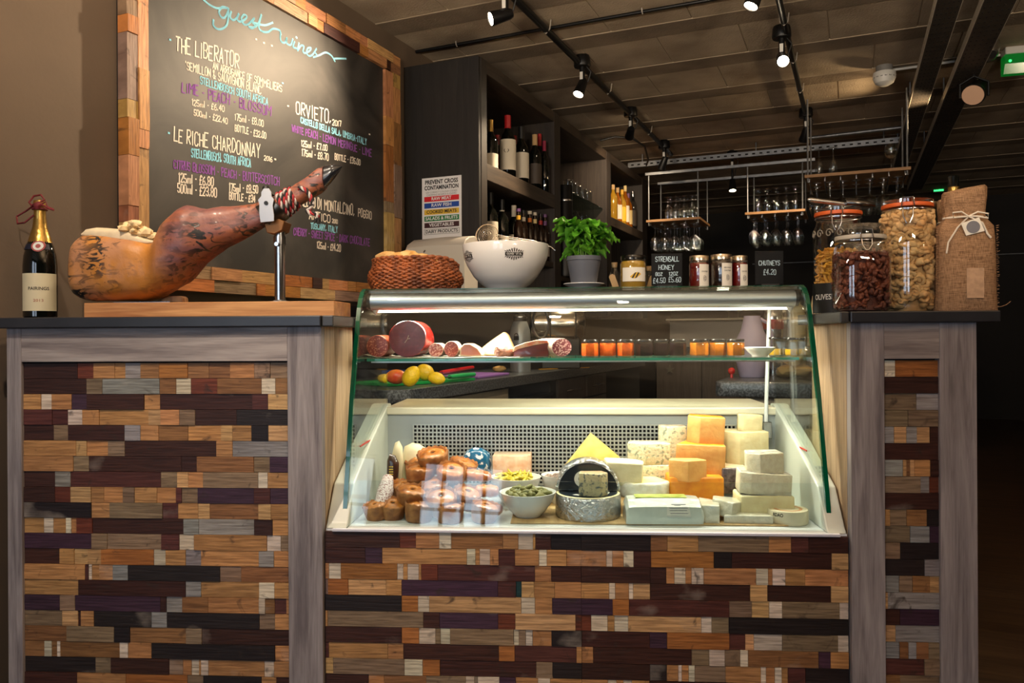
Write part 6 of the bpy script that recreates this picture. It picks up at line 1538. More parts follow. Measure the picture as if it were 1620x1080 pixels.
bottle(787, 214, ZU, -2.03, 'red-labelled bottle behind the gold-necked one', lab=RLB, lz=(.1, .6))
bottle(803, 183, ZU, -1.93, 'tall red-capped bottle with antler mark on a big white label', lz=(.16, .62), mark=True)
bottle(813, 215, ZU, -2.04, 'slim red-labelled bottle behind the antler bottle', lab=RLB, lz=(.05, .6))
bottle(824.5, 201, ZU, -1.93, 'bottle with cream label and black cap on the upper shelf', cap=BLACK, lz=(.14, .56))
bottle(846, 213, ZU, -1.885, 'dark rounded bottle with a dark banded label', lab=DLB, cap=KRAFT, r=.044, lz=(.1, .46))
bottle(853.5, 212, ZU, -1.915, 'bright red-capped bottle with pale label behind the rounded one', r=.033, lz=(.1, .5))
bottle(861, 223, ZU, -1.862, r=.031, label='plain dark bottle with magenta cap at the end of the upper shelf', lab=None, cap=mat('magenta_capsule', (140, 30, 60), .35))
q_, z_, k_ = PP(864, 302, -1.90)
cd = room_thing('shelf_card', 'pale pink triangular tent card at the end of the upper shelf', 'card', -1.885, q_, ZU)
mb = MB(); mb.prism([(-.055, 0), (.05, 0), (.045, .145)], -.002, .002, 0); ob('card', mb, mat('pink_card', (206, 176, 160), .7), cd, smooth=0)
mb = MB(); mb.box(.002, .0035, .006, .03, .055, .085); ob('print', mb, INK, cd, smooth=0)
ZL = 1.5355
bottle(776, 305, ZL, -1.93, 'bottle with tall pale label next to the end post on the lower shelf', cap=BLACK, lz=(.04, .5), group='bottles on the lower shelf')
bottle(794, 316, ZL, -1.93, 'bottle with white neck band and low cream label, behind the bowl', cap=BLACK, neck_lab=WLAB, lz=(.02, .32), group='bottles on the lower shelf')
bottle(813, 325, ZL, -1.93, 'bottle with long white neck label on the lower shelf', cap=WLAB, capz=.68, lz=(.05, .42), group='bottles on the lower shelf')
YL = mat('yellow_label', (224, 168, 40), .5); OL = mat('orange_label', (196, 106, 36), .5); PUR = mat('purple_cap', (110, 70, 120), .4); CRN = mat('cream_neck', (226, 200, 140), .5)
for px, yt, cp_, nl, lb_ in ((820, 330, PUR, YL, 'beer bottle with lilac cap and yellow neck label'), (828, 333, BLACK, LG, 'beer bottle with black cap and grey neck label'), (838, 334, WLAB, OL, 'beer bottle with white cap and orange neck label'), (846, 336, WLAB, CRN, 'beer bottle with white cap and cream neck label'), (855, 338, BLACK, RLB, 'beer bottle with black cap and red neck label'), (862, 339, PUR, PUR, 'beer bottle with purple cap at the end of the row')):
    bottle(px, yt, ZL, -1.87, lb_, body=mat('brown_beer_glass', (26, 14, 8), .08, coat=.5), cap=cp_, capz=.93, neck_lab=nl, lab=LG if px in (855, 862) else None, r=.03, shape='beer', lz=(.1, .34), group='beer bottles on the lower shelf')
AMB = mat('amber_spirit', (196, 110, 24), .08, trans=.5, coat=.5); GLDN = mat('golden_spirit', (222, 168, 50), .08, trans=.5, coat=.5); CLR = thin_glass('clear_spirit_glass', (.9, .9, .88), .1)
for px, yt, bd, lb_, cp_, tx in ((970, 292, GLDN, None, KRAFT, 'golden spirit bottle next to the post'), (977, 297, AMB, WLAB, KRAFT, 'amber spirit bottle with long white label'), (984, 300, GLDN, YL, YL, 'spirit bottle with yellow label and cap'), (989, 294, AMB, WLAB, CRN, 'spirit bottle with tall cream cap'), (994, 306, AMB, CRN, PUR, 'spirit bottle with purple cap'), (1001, 303, CLR, DLB, STEEL, 'clear decanter-like spirit bottle at the far end')):
    bottle(px, yt, 2.0305, -1.88, tx + ' in the third bay', body=bd, lab=lb_, cap=cp_, capz=.86, shape='spirit', r=.038, group='spirit bottles in the third bay', lz=(.1, .5))
# tall black grinder and glasses in the second bay
q_, zt_, k_ = PP(893, 294, -1.86); _, zm, _ = PP(893, 318, -1.86); _, zn, _ = PP(893, 338, -1.86); rg = 12.8 * k_
gr = room_thing('coffee_grinder', 'tall black grinder with a silver band in the second bay', 'grinder', -1.86, q_, 1.4555)
mb = MB(); mb.lathe([(0, 0), (rg * 1.3, 0), (rg * 1.35, .01), (rg * 1.3, .05), (rg * 1.15, zn - 1.4555 - .03), (rg, zn - 1.4555), (rg, zt_ - 1.4555 - .006), (rg * .96, zt_ - 1.4555), (0, zt_ - 1.4555)], 32); ob('body', mb, BLACKM, gr)
mb = MB(); mb.lathe([(rg * 1.01, zm - 1.4555 - .006), (rg * 1.02, zm - 1.4555), (rg * 1.01, zm - 1.4555 + .006)], 32); ob('band', mb, STEEL, gr)
def tumbler(h, r0, r1):
    mb = MB(); mb.lathe([(0, 0), (r0, 0), (r0 * 1.02, .003), (r1, h), (r1 * .95, h), (r0 * .9, .012), (0, .010)], 20); return mb
def winegl(h, rb, base=.034):
    """stemmed glass standing"""
    mb = MB(); mb.lathe([(0, 0), (base, 0), (base, .002), (.006, .006), (.004, .02), (.004, h * .42), (.008, h * .46), (rb * .8, h * .56), (rb, h * .70), (rb * .92, h * .88), (rb * .78, h), (rb * .75, h), (rb * .9, h * .86), (rb * .96, h * .70), (rb * .76, h * .57), (0, h * .48)], 20); return mb
def flute(h, rb, base=.032):
    mb = MB(); mb.lathe([(0, 0), (base, 0), (base, .002), (.006, .006), (.0035, .02), (.0035, h * .30), (.010, h * .36), (rb, h * .62), (rb * .95, h * .8), (rb * .8, h), (rb * .76, h), (rb * .9, h * .8), (rb * .93, h * .62), (0, h * .36)], 18); return mb
tum = None
def glasses(name, mk, spots, labels, group, rot=None, cat='glass'):
    first = None; out = []
    for i, (p, q_, z) in enumerate(spots):
        if first is None:
            first = ob(name, mk(), WGLASS, None, RW(p, q_, z), rot=rot or (0, 0, -AROOM), smooth=50, label=labels if isinstance(labels, str) else labels[i], cat=cat, group=group); o = first
        else:
            o = first.copy(); COL.objects.link(o); o.location = RW(p, q_, z)
            if not isinstance(labels, str): o['label'] = labels[i]
        out.append(o)
    return out
glasses('tumbler', lambda: tumbler(.10, .032, .038), [(-1.90, 5.42, 2.0855), (-1.90, 5.52, 2.0855), (-2.02, 5.47, 2.0855), (-1.91, 5.66, 2.0855), (-1.91, 5.80, 2.0855), (-2.03, 5.72, 2.0855), (-1.92, 5.95, 2.0855)], 'clear tumbler on the upper glass shelf of the second bay', 'tumblers on the upper glass shelf')
glasses('tumbler', lambda: tumbler(.12, .034, .038), [(-1.90, 5.41, 1.8485), (-1.90, 5.51, 1.8485), (-1.90, 5.61, 1.8485), (-1.90, 5.74, 1.8485), (-2.02, 5.53, 1.8485), (-2.02, 5.67, 1.8485)], 'clear tumbler on the lower glass shelf of the second bay', 'tumblers on the lower glass shelf')

# ------------------------------------------------------------------ work counters behind the bar
GRAN = mat('speckled_granite', (92, 94, 98), .35, col2=(42, 44, 48), scale=110, thr=(.42, .55), coat=.2, detail=2)
BEIGE = wood('beige_cabinet_front', (150, 138, 118), (118, 106, 90), axis=1, scale=1.8, rough=.5)
GREYC = wood('grey_brown_cabinet', (96, 84, 76), (72, 62, 56), axis=2, scale=2.2, rough=.5)
ZW = .83
bc = room_thing('work_counter', 'long kitchen counter with speckled granite top running along the wall behind the bar', 'counter', -1.95, 4.6, 0)
M = Matrix.Translation((1.95, -4.6, 0))
def bcp(name, *b, m=GREYC, bev=.002, label=None, par=None):
    mb = MB(); mb.M = M; mb.box(*b, bev); return ob(name, mb, m, par or bc, smooth=0, label=label)
mb = MB(); mb.M = M; mb.prism([(PL + .004, 2.62), (-1.70, 2.62), (-1.622, 2.70), (-1.622, 6.6), (PL + .004, 6.6)], .775, ZW, 2, .003); ob('granite_top', mb, GRAN, bc, smooth=0)
bcp('carcass', PL + .004, -1.672, 2.66, 3.80, 0, .775, m=mat('dark_carcass', (34, 30, 28), .7), bev=0); bcp('carcass', PL + .004, -1.672, 4.42, 6.6, 0, .775, m=mat('dark_carcass', (34, 30, 28), .7), bev=0)
bcp('splashback', PL + .004, PL + .02, 2.62, 6.6, ZW, 1.195, m=mat('dark_splashback', (13, 14, 18), .3, var=.3, scale=6, coat=.15), bev=0)
def bq(px): return PP(px, 615, -1.652)[0]
bcp('cabinet_door', -1.672, -1.652, bq(642), bq(804), .03, .765, m=BEIGE)
for k_, (a, b_) in enumerate(((884, 926), (929, 959))):
    for z0_, z1_ in ((.62, .765), (.33, .61), (.03, .32)):
        d = bcp('drawer', -1.672, -1.652, bq(a), bq(b_), z0_, z1_)
        mb = MB(); mb.M = M; qc = (bq(a) + bq(b_)) / 2; hl = (bq(b_) - bq(a)) * .22; z = (z0_ + z1_) / 2
        mb.tube([(-1.652, qc - hl, z - .004), (-1.632, qc - hl * .8, z), (-1.630, qc, z + .002), (-1.632, qc + hl * .8, z), (-1.652, qc + hl, z - .004)], .006, 8); ob('handle', mb, STEEL, d)
for i in range(5): bcp('rack_runner', -1.75, -1.655, bq(812), bq(876), .46 + i * .055, .475 + i * .055, m=BLACKM, bev=0)
# things on that counter
def wp(px, py, z=ZW): p, q_, k_ = PZ(px, py, z); return p, q_, k_
def on_counter(name, label, cat, px, py, group=None): 
    p, q_, k_ = wp(px, py); return room_thing(name, label, cat, p, q_, ZW + .001, group), k_
def flat_board(px0, py0, px1, py1, wd, th, m, label, z=ZW + .001):
    a, b_ = wp(px0, py0), wp(px1, py1); c = ((a[0] + b_[0]) / 2, (a[1] + b_[1]) / 2); d = Vector((b_[0] - a[0], b_[1] - a[1])); L_ = d.length; an = math.atan2(d.y, d.x); n = Vector((-d.y, d.x)).normalized() * wd / 2
    mb = MB(); mb.box(-L_ / 2, L_ / 2, -wd / 2, wd / 2, 0, th, .003, 2)
    o = ob('chopping_board', mb, m, None, RW(c[0] + n.x, c[1] + n.y, z), -AROOM + an, smooth=0, label=label, cat='chopping board'); return c, n, an, L_
flat_board(618, 612, 752, 602, .24, .014, mat('green_board', (24, 150, 70), .4), 'green chopping board holding the lemons')
flat_board(757, 599, 806, 593, .22, .012, mat('purple_board', (150, 104, 186), .4), 'purple chopping board next to the green one')
flat_board(590, 608, 612, 611, .2, .010, mat('white_board', (216, 216, 208), .4), 'white chopping board end under the green one') if False else None
ZG = ZW + .0155
LEM = mat('lemon_skin', (242, 200, 24), .35, var=.12, scale=60, bump=.3, bscale=160, coat=.2)
def fruit(name, label, px, py, rx, ry, m, lean=0.0, tip=True, group=None):
    p, q_, k_ = PZ(px, py, ZG + ry * .9)
    mb = MB(); rr = []
    for f_ in [j / 14 for j in range(15)]:
        a = math.pi * f_; x = -rx * math.cos(a) * (1.0 + (.16 if tip and f_ > .8 else 0) * (f_ - .8) * 5); r = ry * math.sin(a) ** (.8 if tip else 1) + .0006
        rr.append([(x, r * math.cos(b_), r * math.sin(b_)) for b_ in [2 * math.pi * j / 20 for j in range(20)]])
    mb.rings(rr); return ob(name, mb, m, None, RW(p, q_, ZG + ry), rot=(0, lean, -AROOM + .2), smooth=60, label=label, cat='fruit', group=group)
fruit('lemon', 'whole lemon with its tip up and a small sticker, front of the green board', 650, 597, .042, .033, LEM, lean=-1.0)
fruit('lemon', 'whole lemon behind and above the others on the green board', 672, 590, .040, .036, LEM, lean=.3)
fruit('lemon', 'lemon cut end lying beside the whole lemons', 690, 599, .034, .025, LEM, lean=.2)
fruit('mango', 'orange-blushed mango lying on the green board', 627, 597, .045, .030, mat('mango_skin', (232, 150, 50), .35, col2=(206, 70, 40), scale=14, coat=.25), tip=False)
fruit('lemon', 'small lemon wedge at the near end of the green board', 607, 599, .026, .018, LEM)
p, q_, k_ = PZ(650, 592, ZG + .03); 
def knife(label, px0, py0, px1, py1, hcol, blade_to, zz):
    a = PZ(px0, py0, zz); b_ = PZ(px1, py1, zz); c = PZ(blade_to[0], blade_to[1], zz)
    A, B, C_ = Vector((a[0], a[1], zz)), Vector((b_[0], b_[1], zz)), Vector((c[0], c[1], zz))
    root = room_thing('kitchen_knife', label, 'knife', A.x, A.y, zz)
    mb = MB(); mb.tube([Vector((0, 0, 0)), (B - A) * .5, B - A], [.010, .012, .010], 10); ob('handle', mb, hcol, root, smooth=50)
    mb = MB(); d = (C_ - A); n = d.normalized(); sd = Vector((-n.y, n.x, 0)) * .014
    mb.prism([(0, -.012), (d.length * .8, -.012), (d.length, .006), (0, .014)], -.001, .001, 2)
    M2 = Matrix.Rotation(math.atan2(d.y, d.x), 4, 'Z')
    for v in mb.bm.verts: v.co = M2 @ v.co
    ob('blade', mb, STEEL, root, smooth=0)
knife('kitchen knife with a red handle lying across the counter', 698, 589, 748, 581, mat('red_handle', (206, 30, 34), .35), (645, 596), ZG + .014)
knife('kitchen knife with a green handle lying on the purple board', 711, 596, 750, 592, mat('green_handle', (30, 160, 90), .35), (685, 599), ZG + .014)
root, k_ = on_counter('blue_tray', 'blue plastic tray behind the fruit on the kitchen counter', 'tray', 630, 597)
mb = MB(); mb.box(-.09, .09, -.02, .10, 0, .035, .004); ob('body', mb, mat('blue_plastic', (20, 80, 180), .35), root, smooth=0)
mb = MB(); mb.ball((0, 0, .018), (.045, .02, .018), 2, .2); p, q_, _ = wp(790, 588); ob('bread_end', mb, BREAD, None, RW(p, q_, ZW), -AROOM, label='crusty bread end lying on the kitchen counter', cat='bread')
mb = MB(); mb.box(-.20, .20, -.008, .008, 0, .004); p, q_, _ = wp(893, 583); ob('yellow_ruler', mb, YL, None, RW(p, q_, ZW + .0005), -AROOM + 1.0, smooth=0, label='yellow strip lying on the counter edge past the boards', cat='strip')
def Pd(px, Y, z=None): 
    u, v = ray(px, 530); X = u * Y; return X * ca - Y * sa, X * sa + Y * ca
p, q_ = Pd(823, 4.55); k_ = 4.55 / FPX
fk = room_thing('insulated_jug', 'grey insulated jug with a black padlock print', 'jug', p, q_, ZW + .0005)
h = ZC + (530 - 497) * k_ - ZW; r = 15.5 * k_
mb = MB(); mb.lathe([(0, 0), (r * 1.05, 0), (r * 1.05, h * .55), (r, h * .72), (r * .72, h * .86), (r * .66, h * .88)], 28); ob('body', mb, mat('grey_enamel_jug', (150, 154, 156), .3, .3), fk)
mb = MB(); mb.lathe([(r * .68, h * .87), (r * .68, h * .93), (r * .45, h), (0, h)], 24); ob('lid', mb, BLACK, fk)
mb = MB(); mb.lathe([(r * .70, h * .93), (r * .72, h * .945), (r * .70, h * .96)], 24); ob('lid_band', mb, STEEL, fk)
mb = MB(); f_ = cyl(r * 1.0 + .003, .0, h * .55); mb.grid(6, 1, lambda u, v: f_(Vector(((u - .5) * .034, v * .024, 0)))); mb.grid(8, 1, lambda u, v: f_(Vector(((.010 + .005 * v) * math.cos(math.pi * u), .022 + (.014 + .006 * v) * math.sin(math.pi * u), 0)))); ob('padlock_print', mb, INK, fk, norm=False)
# steel drum machine
p, q_ = Pd(882, 4.95); k_ = 4.95 / FPX
dm = room_thing('drum_mixer', 'polished steel drum shaped kitchen mixer on the counter under the shelves', 'mixer', p, q_, ZW + .0005)
zc_ = ZC + (530 - 512) * k_ - ZW; rd = 27 * k_; hl = 44 * k_
MT = Matrix.Rotation(AROOM, 4, 'Z')
mb = MB(); mb.M = MT; mb.rings([[(x, r_ * math.cos(a), zc_ + r_ * math.sin(a)) for a in [2 * math.pi * j / 32 for j in range(32)]] for x, r_ in ((-hl, rd * .7), (-hl * .95, rd * .86), (-hl * .5, rd * .92), (-hl * .35, rd), (hl * .55, rd), (hl * .86, rd * .92), (hl * .97, rd * .7), (hl, rd * .2))]); ob('drum', mb, mat('warm_steel', (214, 204, 190), .18, 1.0), dm, smooth=50)
for x in (-.28, .62):
    mb = MB(); mb.M = MT; mb.tube([(hl * x, rd * 1.0 * math.cos(2 * math.pi * j / 32), zc_ + rd * 1.0 * math.sin(2 * math.pi * j / 32)) for j in range(32)], .005, 6, closed=True); ob('band', mb, BLACKM, dm)
mb = MB(); mb.M = MT; mb.tube([(-hl * .62 + .05 * math.sin(2 * math.pi * j / 28), -rd * .95, zc_ + rd * .85 * math.cos(2 * math.pi * j / 28)) for j in range(28)], .010, 8, closed=True); ob('hoop_handle', mb, STEEL, dm)
mb = MB(); mb.M = MT; mb.box(-hl * .6, hl * .8, -rd * .45, rd * .8, 0, zc_ - rd * .86, .008); ob('stand', mb, BLACK, dm, smooth=0)

# counters across the back of the kitchen
q0 = 7.62
bk = room_thing('back_cabinet', 'brown kitchen cabinets with a pale splashback across the back of the kitchen', 'cabinet', -.45, q0 + .3, 0)
M = Matrix.Translation((.45, -(q0 + .3), 0))
def kb(name, *b, m=GREYC, bev=.002, label=None):
    mb = MB(); mb.M = M; mb.box(*b, bev); return ob(name, mb, m, bk, smooth=0, label=label)
kb('carcass', -1.6, .8, q0 + .02, q0 + .6, 0, .88)
xs = [PQ(x, 600, q0)[0] for x in (985, 1038, 1110, 1182, 1260)]
for a, b_ in zip(xs[1:], xs[2:]): kb('cabinet_door', a + .004, b_ - .004, q0, q0 + .02, .05, .86)
d = kb('oven_door', xs[0], xs[1] - .004, q0 - .01, q0 + .02, .05, .86, m=mat('oven_glass', (16, 16, 17), .1, coat=.5), label='black glass oven front')
kb('worktop', -1.6, .8, q0 - .02, q0 + .6, .88, .92, m=GRAN)
kb('splashback', PQ(1050, 540, q0 + .3)[0], .8, q0 + .6, q0 + .62, .92, 1.19, m=mat('pale_splashback', (150, 142, 136), .4))
kb('bar_shelf', PQ(1050, 540, q0 + .3)[0], .8, q0 + .40, q0 + .62, 1.185, 1.205, m=mat('pale_shelf_edge', (190, 176, 156), .5))
glasses('dessert_coupe', lambda: winegl(.13, .045, .03), [(PQ(x, 507, q0 + .46)[0], q0 + .46, 1.2055) for x in (1153, 1168)], ['footed silver-rimmed coupe on the back shelf, next to the mixer side', 'footed coupe on the back shelf, closer to the white post'], None)
mb = MB(); mb.prism([((.045 if i % 2 == 0 else .018) * math.sin(i * math.pi / 5), (.045 if i % 2 == 0 else .018) * math.cos(i * math.pi / 5)) for i in range(10)], q0 - .024, q0 - .001, 1); p_, z_, _ = PQ(1060, 584, q0)
o = ob('star_ornament', mb, mat('pewter', (120, 112, 100), .4, .6), None, RW(p_, 0, z_), -AROOM, smooth=0, label='small star-shaped ornament hanging on the back cabinet door', cat='ornament')
# granite counter end near the narrow counter, with bucket, bag of rolls and squeeze bottles
p0, q0_, _ = PZ(1130, 603, .85)
gc = room_thing('granite_counter', 'short granite topped counter with rounded end behind the case', 'counter', .1, q0_ + .3, 0)
M = Matrix.Translation((-.1, -(q0_ + .3), 0))
mb = MB(); mb.M = M; ol = [(.30, q0_), (p0 + .03, q0_)] + [(p0 + .03 - .03 * math.sin(a), q0_ + .03 - .03 * math.cos(a)) for a in (.5, 1.0, 1.57)] + [(p0, q0_ + .56), (.30, q0_ + .56)]
mb.prism(ol, .787, .85, 2, .008, 3); ob('granite_top', mb, GRAN, gc, smooth=30)
mb = MB(); mb.M = M; mb.box(p0 + .12, .28, q0_ + .05, q0_ + .54, 0, .787); ob('carcass', mb, BEIGE, gc, smooth=0)
def gq(px, Y): return Pd(px, Y)
p, q_ = gq(1190, 3.5)
mb = MB(); mb.lathe([(0, 0), (.055, 0), (.058, .004), (.080, .12), (.075, .16), (.050, .21), (.036, .27), (.036, .275), (.034, .275), (.048, .20), (.07, .15), (0, .02)], 32)
jg = room_thing('lilac_jug', 'lilac plastic jug behind the white post', 'jug', p, q_, .8505); ob('body', mb, mat('lilac_plastic', (178, 168, 196), .4), jg)
mb = MB(); mb.tube([(.036, 0, .26), (.07, 0, .24), (.085, 0, .18), (.076, 0, .13)], .008, 8); ob('handle', mb, mat('lilac_plastic', (178, 168, 196), .4), jg)
p, q_ = gq(1223, 3.62)
sk2 = room_thing('cocktail_shaker', 'steel shaker with red band standing behind the lilac jug', 'shaker', p, q_, .8505)
mb = MB(); mb.lathe([(0, 0), (.04, 0), (.045, .2), (.047, .27), (.04, .30), (.02, .33), (0, .335)], 28); ob('cup', mb, STEEL, sk2)
mb = MB(); mb.lathe([(.0465, .215), (.0485, .22), (.0495, .255), (.048, .26)], 28); ob('band', mb, REDF, sk2)
p, q_ = gq(1157, 3.45)
mb = MB(); mb.ball((0, 0, .03), .016, 2); mb.lathe([(0, 0), (.006, 0), (.006, .02), (0, .02)], 10); ob('red_stopper', mb, mat('red_gloss', (206, 34, 30), .25), None, RW(p, q_, .8505), -AROOM, label='small red ball stopper on the granite counter', cat='stopper')
p, q_ = gq(1255, 3.35)
bgr = room_thing('bread_bag', 'clear plastic bag of crusty rolls on the granite counter', 'bag', p, q_, .8505)
FILMC = thin_glass('clear_film', (.92, .92, .92), .12, rough=.15)
mb = MB(); mb.ball((0, 0, .075), (.10, .07, .078), 3, .35, 9, 4)
for v in mb.bm.verts: v.co.z = max(.0, v.co.z)
ob('film', mb, FILMC, bgr, smooth=30)
for x, y, z, l_ in ((-.03, 0, .032, 'crusty roll at the bottom of the clear bag'), (.035, .01, .034, 'second crusty roll beside it in the clear bag'), (.0, -.005, .085, 'crusty roll lying on top in the clear bag')):
    mb = MB(); mb.ball((0, 0, 0), (.045, .036, .028), 2, .2, 7, x * 50); tag(ob('bread_roll', mb, BREAD, None, RW(p, q_, .8505) + MR @ Vector((x, y, z)), -AROOM), l_, 'bread', 'rolls in the clear bag')
for px, yt, l_ in ((1262, 467, 'cream squeeze bottle glimpsed through the case top'), (1287, 471, 'cream squeeze bottle with nozzle beside the countertop end')):
    Y = 3.62; p, q_ = gq(px, Y); h = ZC + (530 - yt) * Y / FPX - .85
    sq = room_thing('squeeze_bottle', l_, 'bottle', p, q_, .8505)
    mb = MB(); mb.lathe([(0, 0), (.034, 0), (.036, .01), (.036, h * .72), (.030, h * .78)], 24); ob('body', mb, mat('cream_plastic', (206, 186, 140), .4), sq)
    mb = MB(); mb.lathe([(.033, h * .77), (.033, h * .83), (.012, h * .87), (.004, h), (0, h)], 20); ob('nozzle_cap', mb, mat('cream_plastic_b', (220, 202, 160), .4), sq)

# ------------------------------------------------------------------ hanging glass racks
ZR = 2.03
RACKW = wood('rack_wood', (176, 132, 84), (130, 92, 56), axis=0, scale=2)
def rack(label, p0, p1, qa, qb, z, bars, ztop):
    c = ((p0 + p1) / 2, (qa + qb) / 2)
    root = room_thing('glass_rack', label, 'rack', c[0], c[1], z)
    mb = MB(); mb.box(p0 - c[0], p1 - c[0], qa - c[1], qb - c[1], 0, .02, .001); ob('shelf', mb, RACKW, root, smooth=0)
    for x in (p0 + .02, p1 - .02):
        for y in (qa + .02, qb - .02):
            mb = MB(); mb.tube([(x - c[0], y - c[1], -.03), (x - c[0], y - c[1], ztop - z)], .006, 8); ob('rod', mb, GALV, root)
    n = int((p1 - p0) / .10)
    for i in range(n + 1):
        x = p0 + .03 + (p1 - p0 - .06) * i / n - c[0]
        mb = MB(); mb.tube([(x, qa - c[1], -.028), (x, qb - c[1], -.028)], .004, 6); mb.tube([(x, qa + .05 - c[1], -.028), (x, qa + .05 - c[1], 0)], .003, 6); ob('hanger_rail', mb, STEEL, root)
    return c
pa = [PQ(x, 350, 6.8)[0] for x in (1023, 1108, 1179, 1274)]
pc_ = [PQ(x, 295, 5.6)[0] for x in (1273, 1441)]
rack('hanging wooden glass rack over the honey sign', pa[0], pa[1], 6.78, 7.30, 2.035, None, 2.45)
rack('hanging wooden glass rack over the chutney sign', pa[2], pa[3], 6.78, 7.30, 2.045, None, 2.45)
rack('hanging wooden glass rack over the storage jars', pc_[0], pc_[1], 5.58, 6.10, 2.09, None, 2.62)
for qq, nm in ((6.80, 'front'), (7.28, 'rear')):
    mb = MB(); mb.box(-.70, .70, -.02, .02, 0, .022); tag(ob('rack_bar', mb, GALV, None, RW(-.955, qq, 2.45), -AROOM, smooth=0), 'galvanised bar carrying the glass racks, %s' % ('on the bar side' if nm == 'front' else 'on the back wall side'), 'bar')
    for x in (-.6, .6):
        pass
up = (math.pi, 0, -AROOM)
def row(p0, p1, n, qs): return [(p0 + (p1 - p0) * (i + .5) / n, q_) for q_ in qs for i in range(n)]
HG = .215
sp_a = [(p, q_, 2.035 + .0205 + .20) for p, q_ in row(pa[0] + .14, pa[1] - .04, 4, (6.86, 7.0))]
glasses('champagne_flute', lambda: flute(.20, .027), sp_a, 'upturned flute standing on the rack over the honey sign', 'flutes on the rack over the honey sign', rot=up)
sp_b = [(p, q_, 2.045 + .0205 + .20) for p, q_ in row(pa[2] + .06, pa[3] - .04, 5, (6.86, 7.0))]
glasses('champagne_flute', lambda: flute(.20, .027), sp_b, 'upturned flute standing on the rack over the chutney sign', 'flutes on the rack over the chutney sign', rot=up)
glasses('hanging_wine_glass', lambda: winegl(HG, .042), [(p, q_, 2.035 - .024) for p, q_ in row(pa[0] + .02, pa[1] - .02, 5, (6.85, 6.97, 7.1))], 'stem glass hanging upside down under the rack over the honey sign', 'stem glasses under the rack over the honey sign', rot=up)
glasses('hanging_wine_glass', lambda: winegl(HG, .042), [(p, q_, 2.045 - .024) for p, q_ in row(pa[2] + .02, pa[3] - .02, 5, (6.85, 6.97, 7.1))], 'stem glass hanging upside down under the rack over the chutney sign', 'stem glasses under the rack over the chutney sign', rot=up)
glasses('champagne_flute', lambda: flute(.20, .027), [(PQ(x, 280, 5.75)[0], 5.75, 2.1105 + .20) for x in (1296, 1318)], ['upturned flute near the rod on the rack over the storage jars', 'second upturned flute on the rack over the storage jars'], None, rot=up)
glasses('wine_glass', lambda: winegl(.19, .042), [(PQ(1410, 270, 5.75)[0], 5.75, 2.1105)], ['single upright stem glass at the far end of the rack over the jars'], None)
glasses('hanging_wine_glass', lambda: winegl(HG, .046), [(p, q_, 2.09 - .024) for p, q_ in row(pc_[0] + .03, pc_[1] - .03, 7, (5.68, 5.84))], 'stem glass hanging upside down under the rack over the jars', 'stem glasses under the rack over the jars', rot=up)

# ------------------------------------------------------------------ ceiling services
def pipe(name, label, pts, r, m, cat='pipe', clips=0):
    P = [Vector(p) for p in pts]; c = P[0]
    mb = MB(); mb.tube([p - c for p in P], r, 10)
    if not clips: return tag(ob(name, mb, m, None, RW(*c), -AROOM, smooth=50), label, cat)
    root = room_thing(name, label, cat, c.x, c.y, c.z); ob('tube', mb, m, root, smooth=50)
    n = clips; mc = mat('pale_clip', (176, 168, 156), .5, .3)
    for i in range(n):
        p = P[0].lerp(P[-1], (i + .5) / n) - c; d = (P[-1] - P[0]).normalized(); sd = Vector((-d.y, d.x, 0))
        mb = MB(); mb.tube([p - sd * r * 1.5 + Vector((0, 0, H - c.z - .001)), p - sd * r * 1.15, p + Vector((0, 0, -r * 1.15)), p + sd * r * 1.15, p + sd * r * 1.5 + Vector((0, 0, H - c.z - .001))], .0035, 6); ob('clip', mb, mc, root)
    return root
pipe('conduit', 'black conduit crossing the ceiling from the taupe wall', [(-2.29, 3.90, 2.684), (2.5, 3.87, 2.684)], .009, BLACKM, 'conduit', clips=9)
pipe('lamp_conduit', 'black lamp conduit running above the shelf unit', [(-1.46, -1.0, 2.652), (-1.46, 6.95, 2.652)], .019, BLACKM, 'conduit', clips=14)
pipe('lamp_conduit', 'black lamp conduit running above the display case', [(-.34, -1.0, 2.652), (-.29, 6.4, 2.652)], .016, BLACKM, 'conduit', clips=12)
pipe('cable', 'loose black cable looping down at the top of the shelf unit', [(-1.83, 6.0, 2.60), (-1.72, 6.05, 2.63), (-1.60, 6.10, 2.62), (-1.53, 6.25, 2.58), (-1.56, 6.5, 2.52), (-1.60, 6.6, 2.5)], .008, BLACK, 'cable')
pipe('white_conduit', 'thin white conduit running from the smoke detector', [(.22, 5.40, 2.685), (2.4, 5.30, 2.685)], .009, WHITEP, 'conduit')
# perforated channel across the room
ch = room_thing('ceiling_channel', 'perforated steel channel spanning the ceiling before the glass racks', 'channel', -.74, 7.02, 2.58)
mb = MB(); mb.box(-1.13, 1.13, -.02, .02, 0, .004); mb.box(-1.13, 1.13, -.021, -.018, 0, .045); mb.box(-1.13, 1.13, .018, .021, 0, .045); ob('channel', mb, GALV, ch, smooth=0)
mb = MB()
for i in range(38): mb.box(-1.10 + i * .0595, -1.075 + i * .0595, -.0216, -.0205, .015, .028)
ob('slot_row', mb, mat('slot_dark', (20, 18, 16), .9), ch, smooth=0)
for x in (-1.0, 0, 1.0):
    mb = MB(); mb.tube([(x, 0, .004), (x, 0, H - 2.58)], .006, 8); ob('hanger', mb, GALV, ch)
pipe('steel_pipe', 'plain steel pipe beyond the channel next to the cable tray', [(-.30, 6.75, 2.63), (.40, 6.70, 2.63)], .014, GALV)
TRAY = mat('cable_tray_steel', (88, 80, 72), .5, .5, var=.3, scale=12)
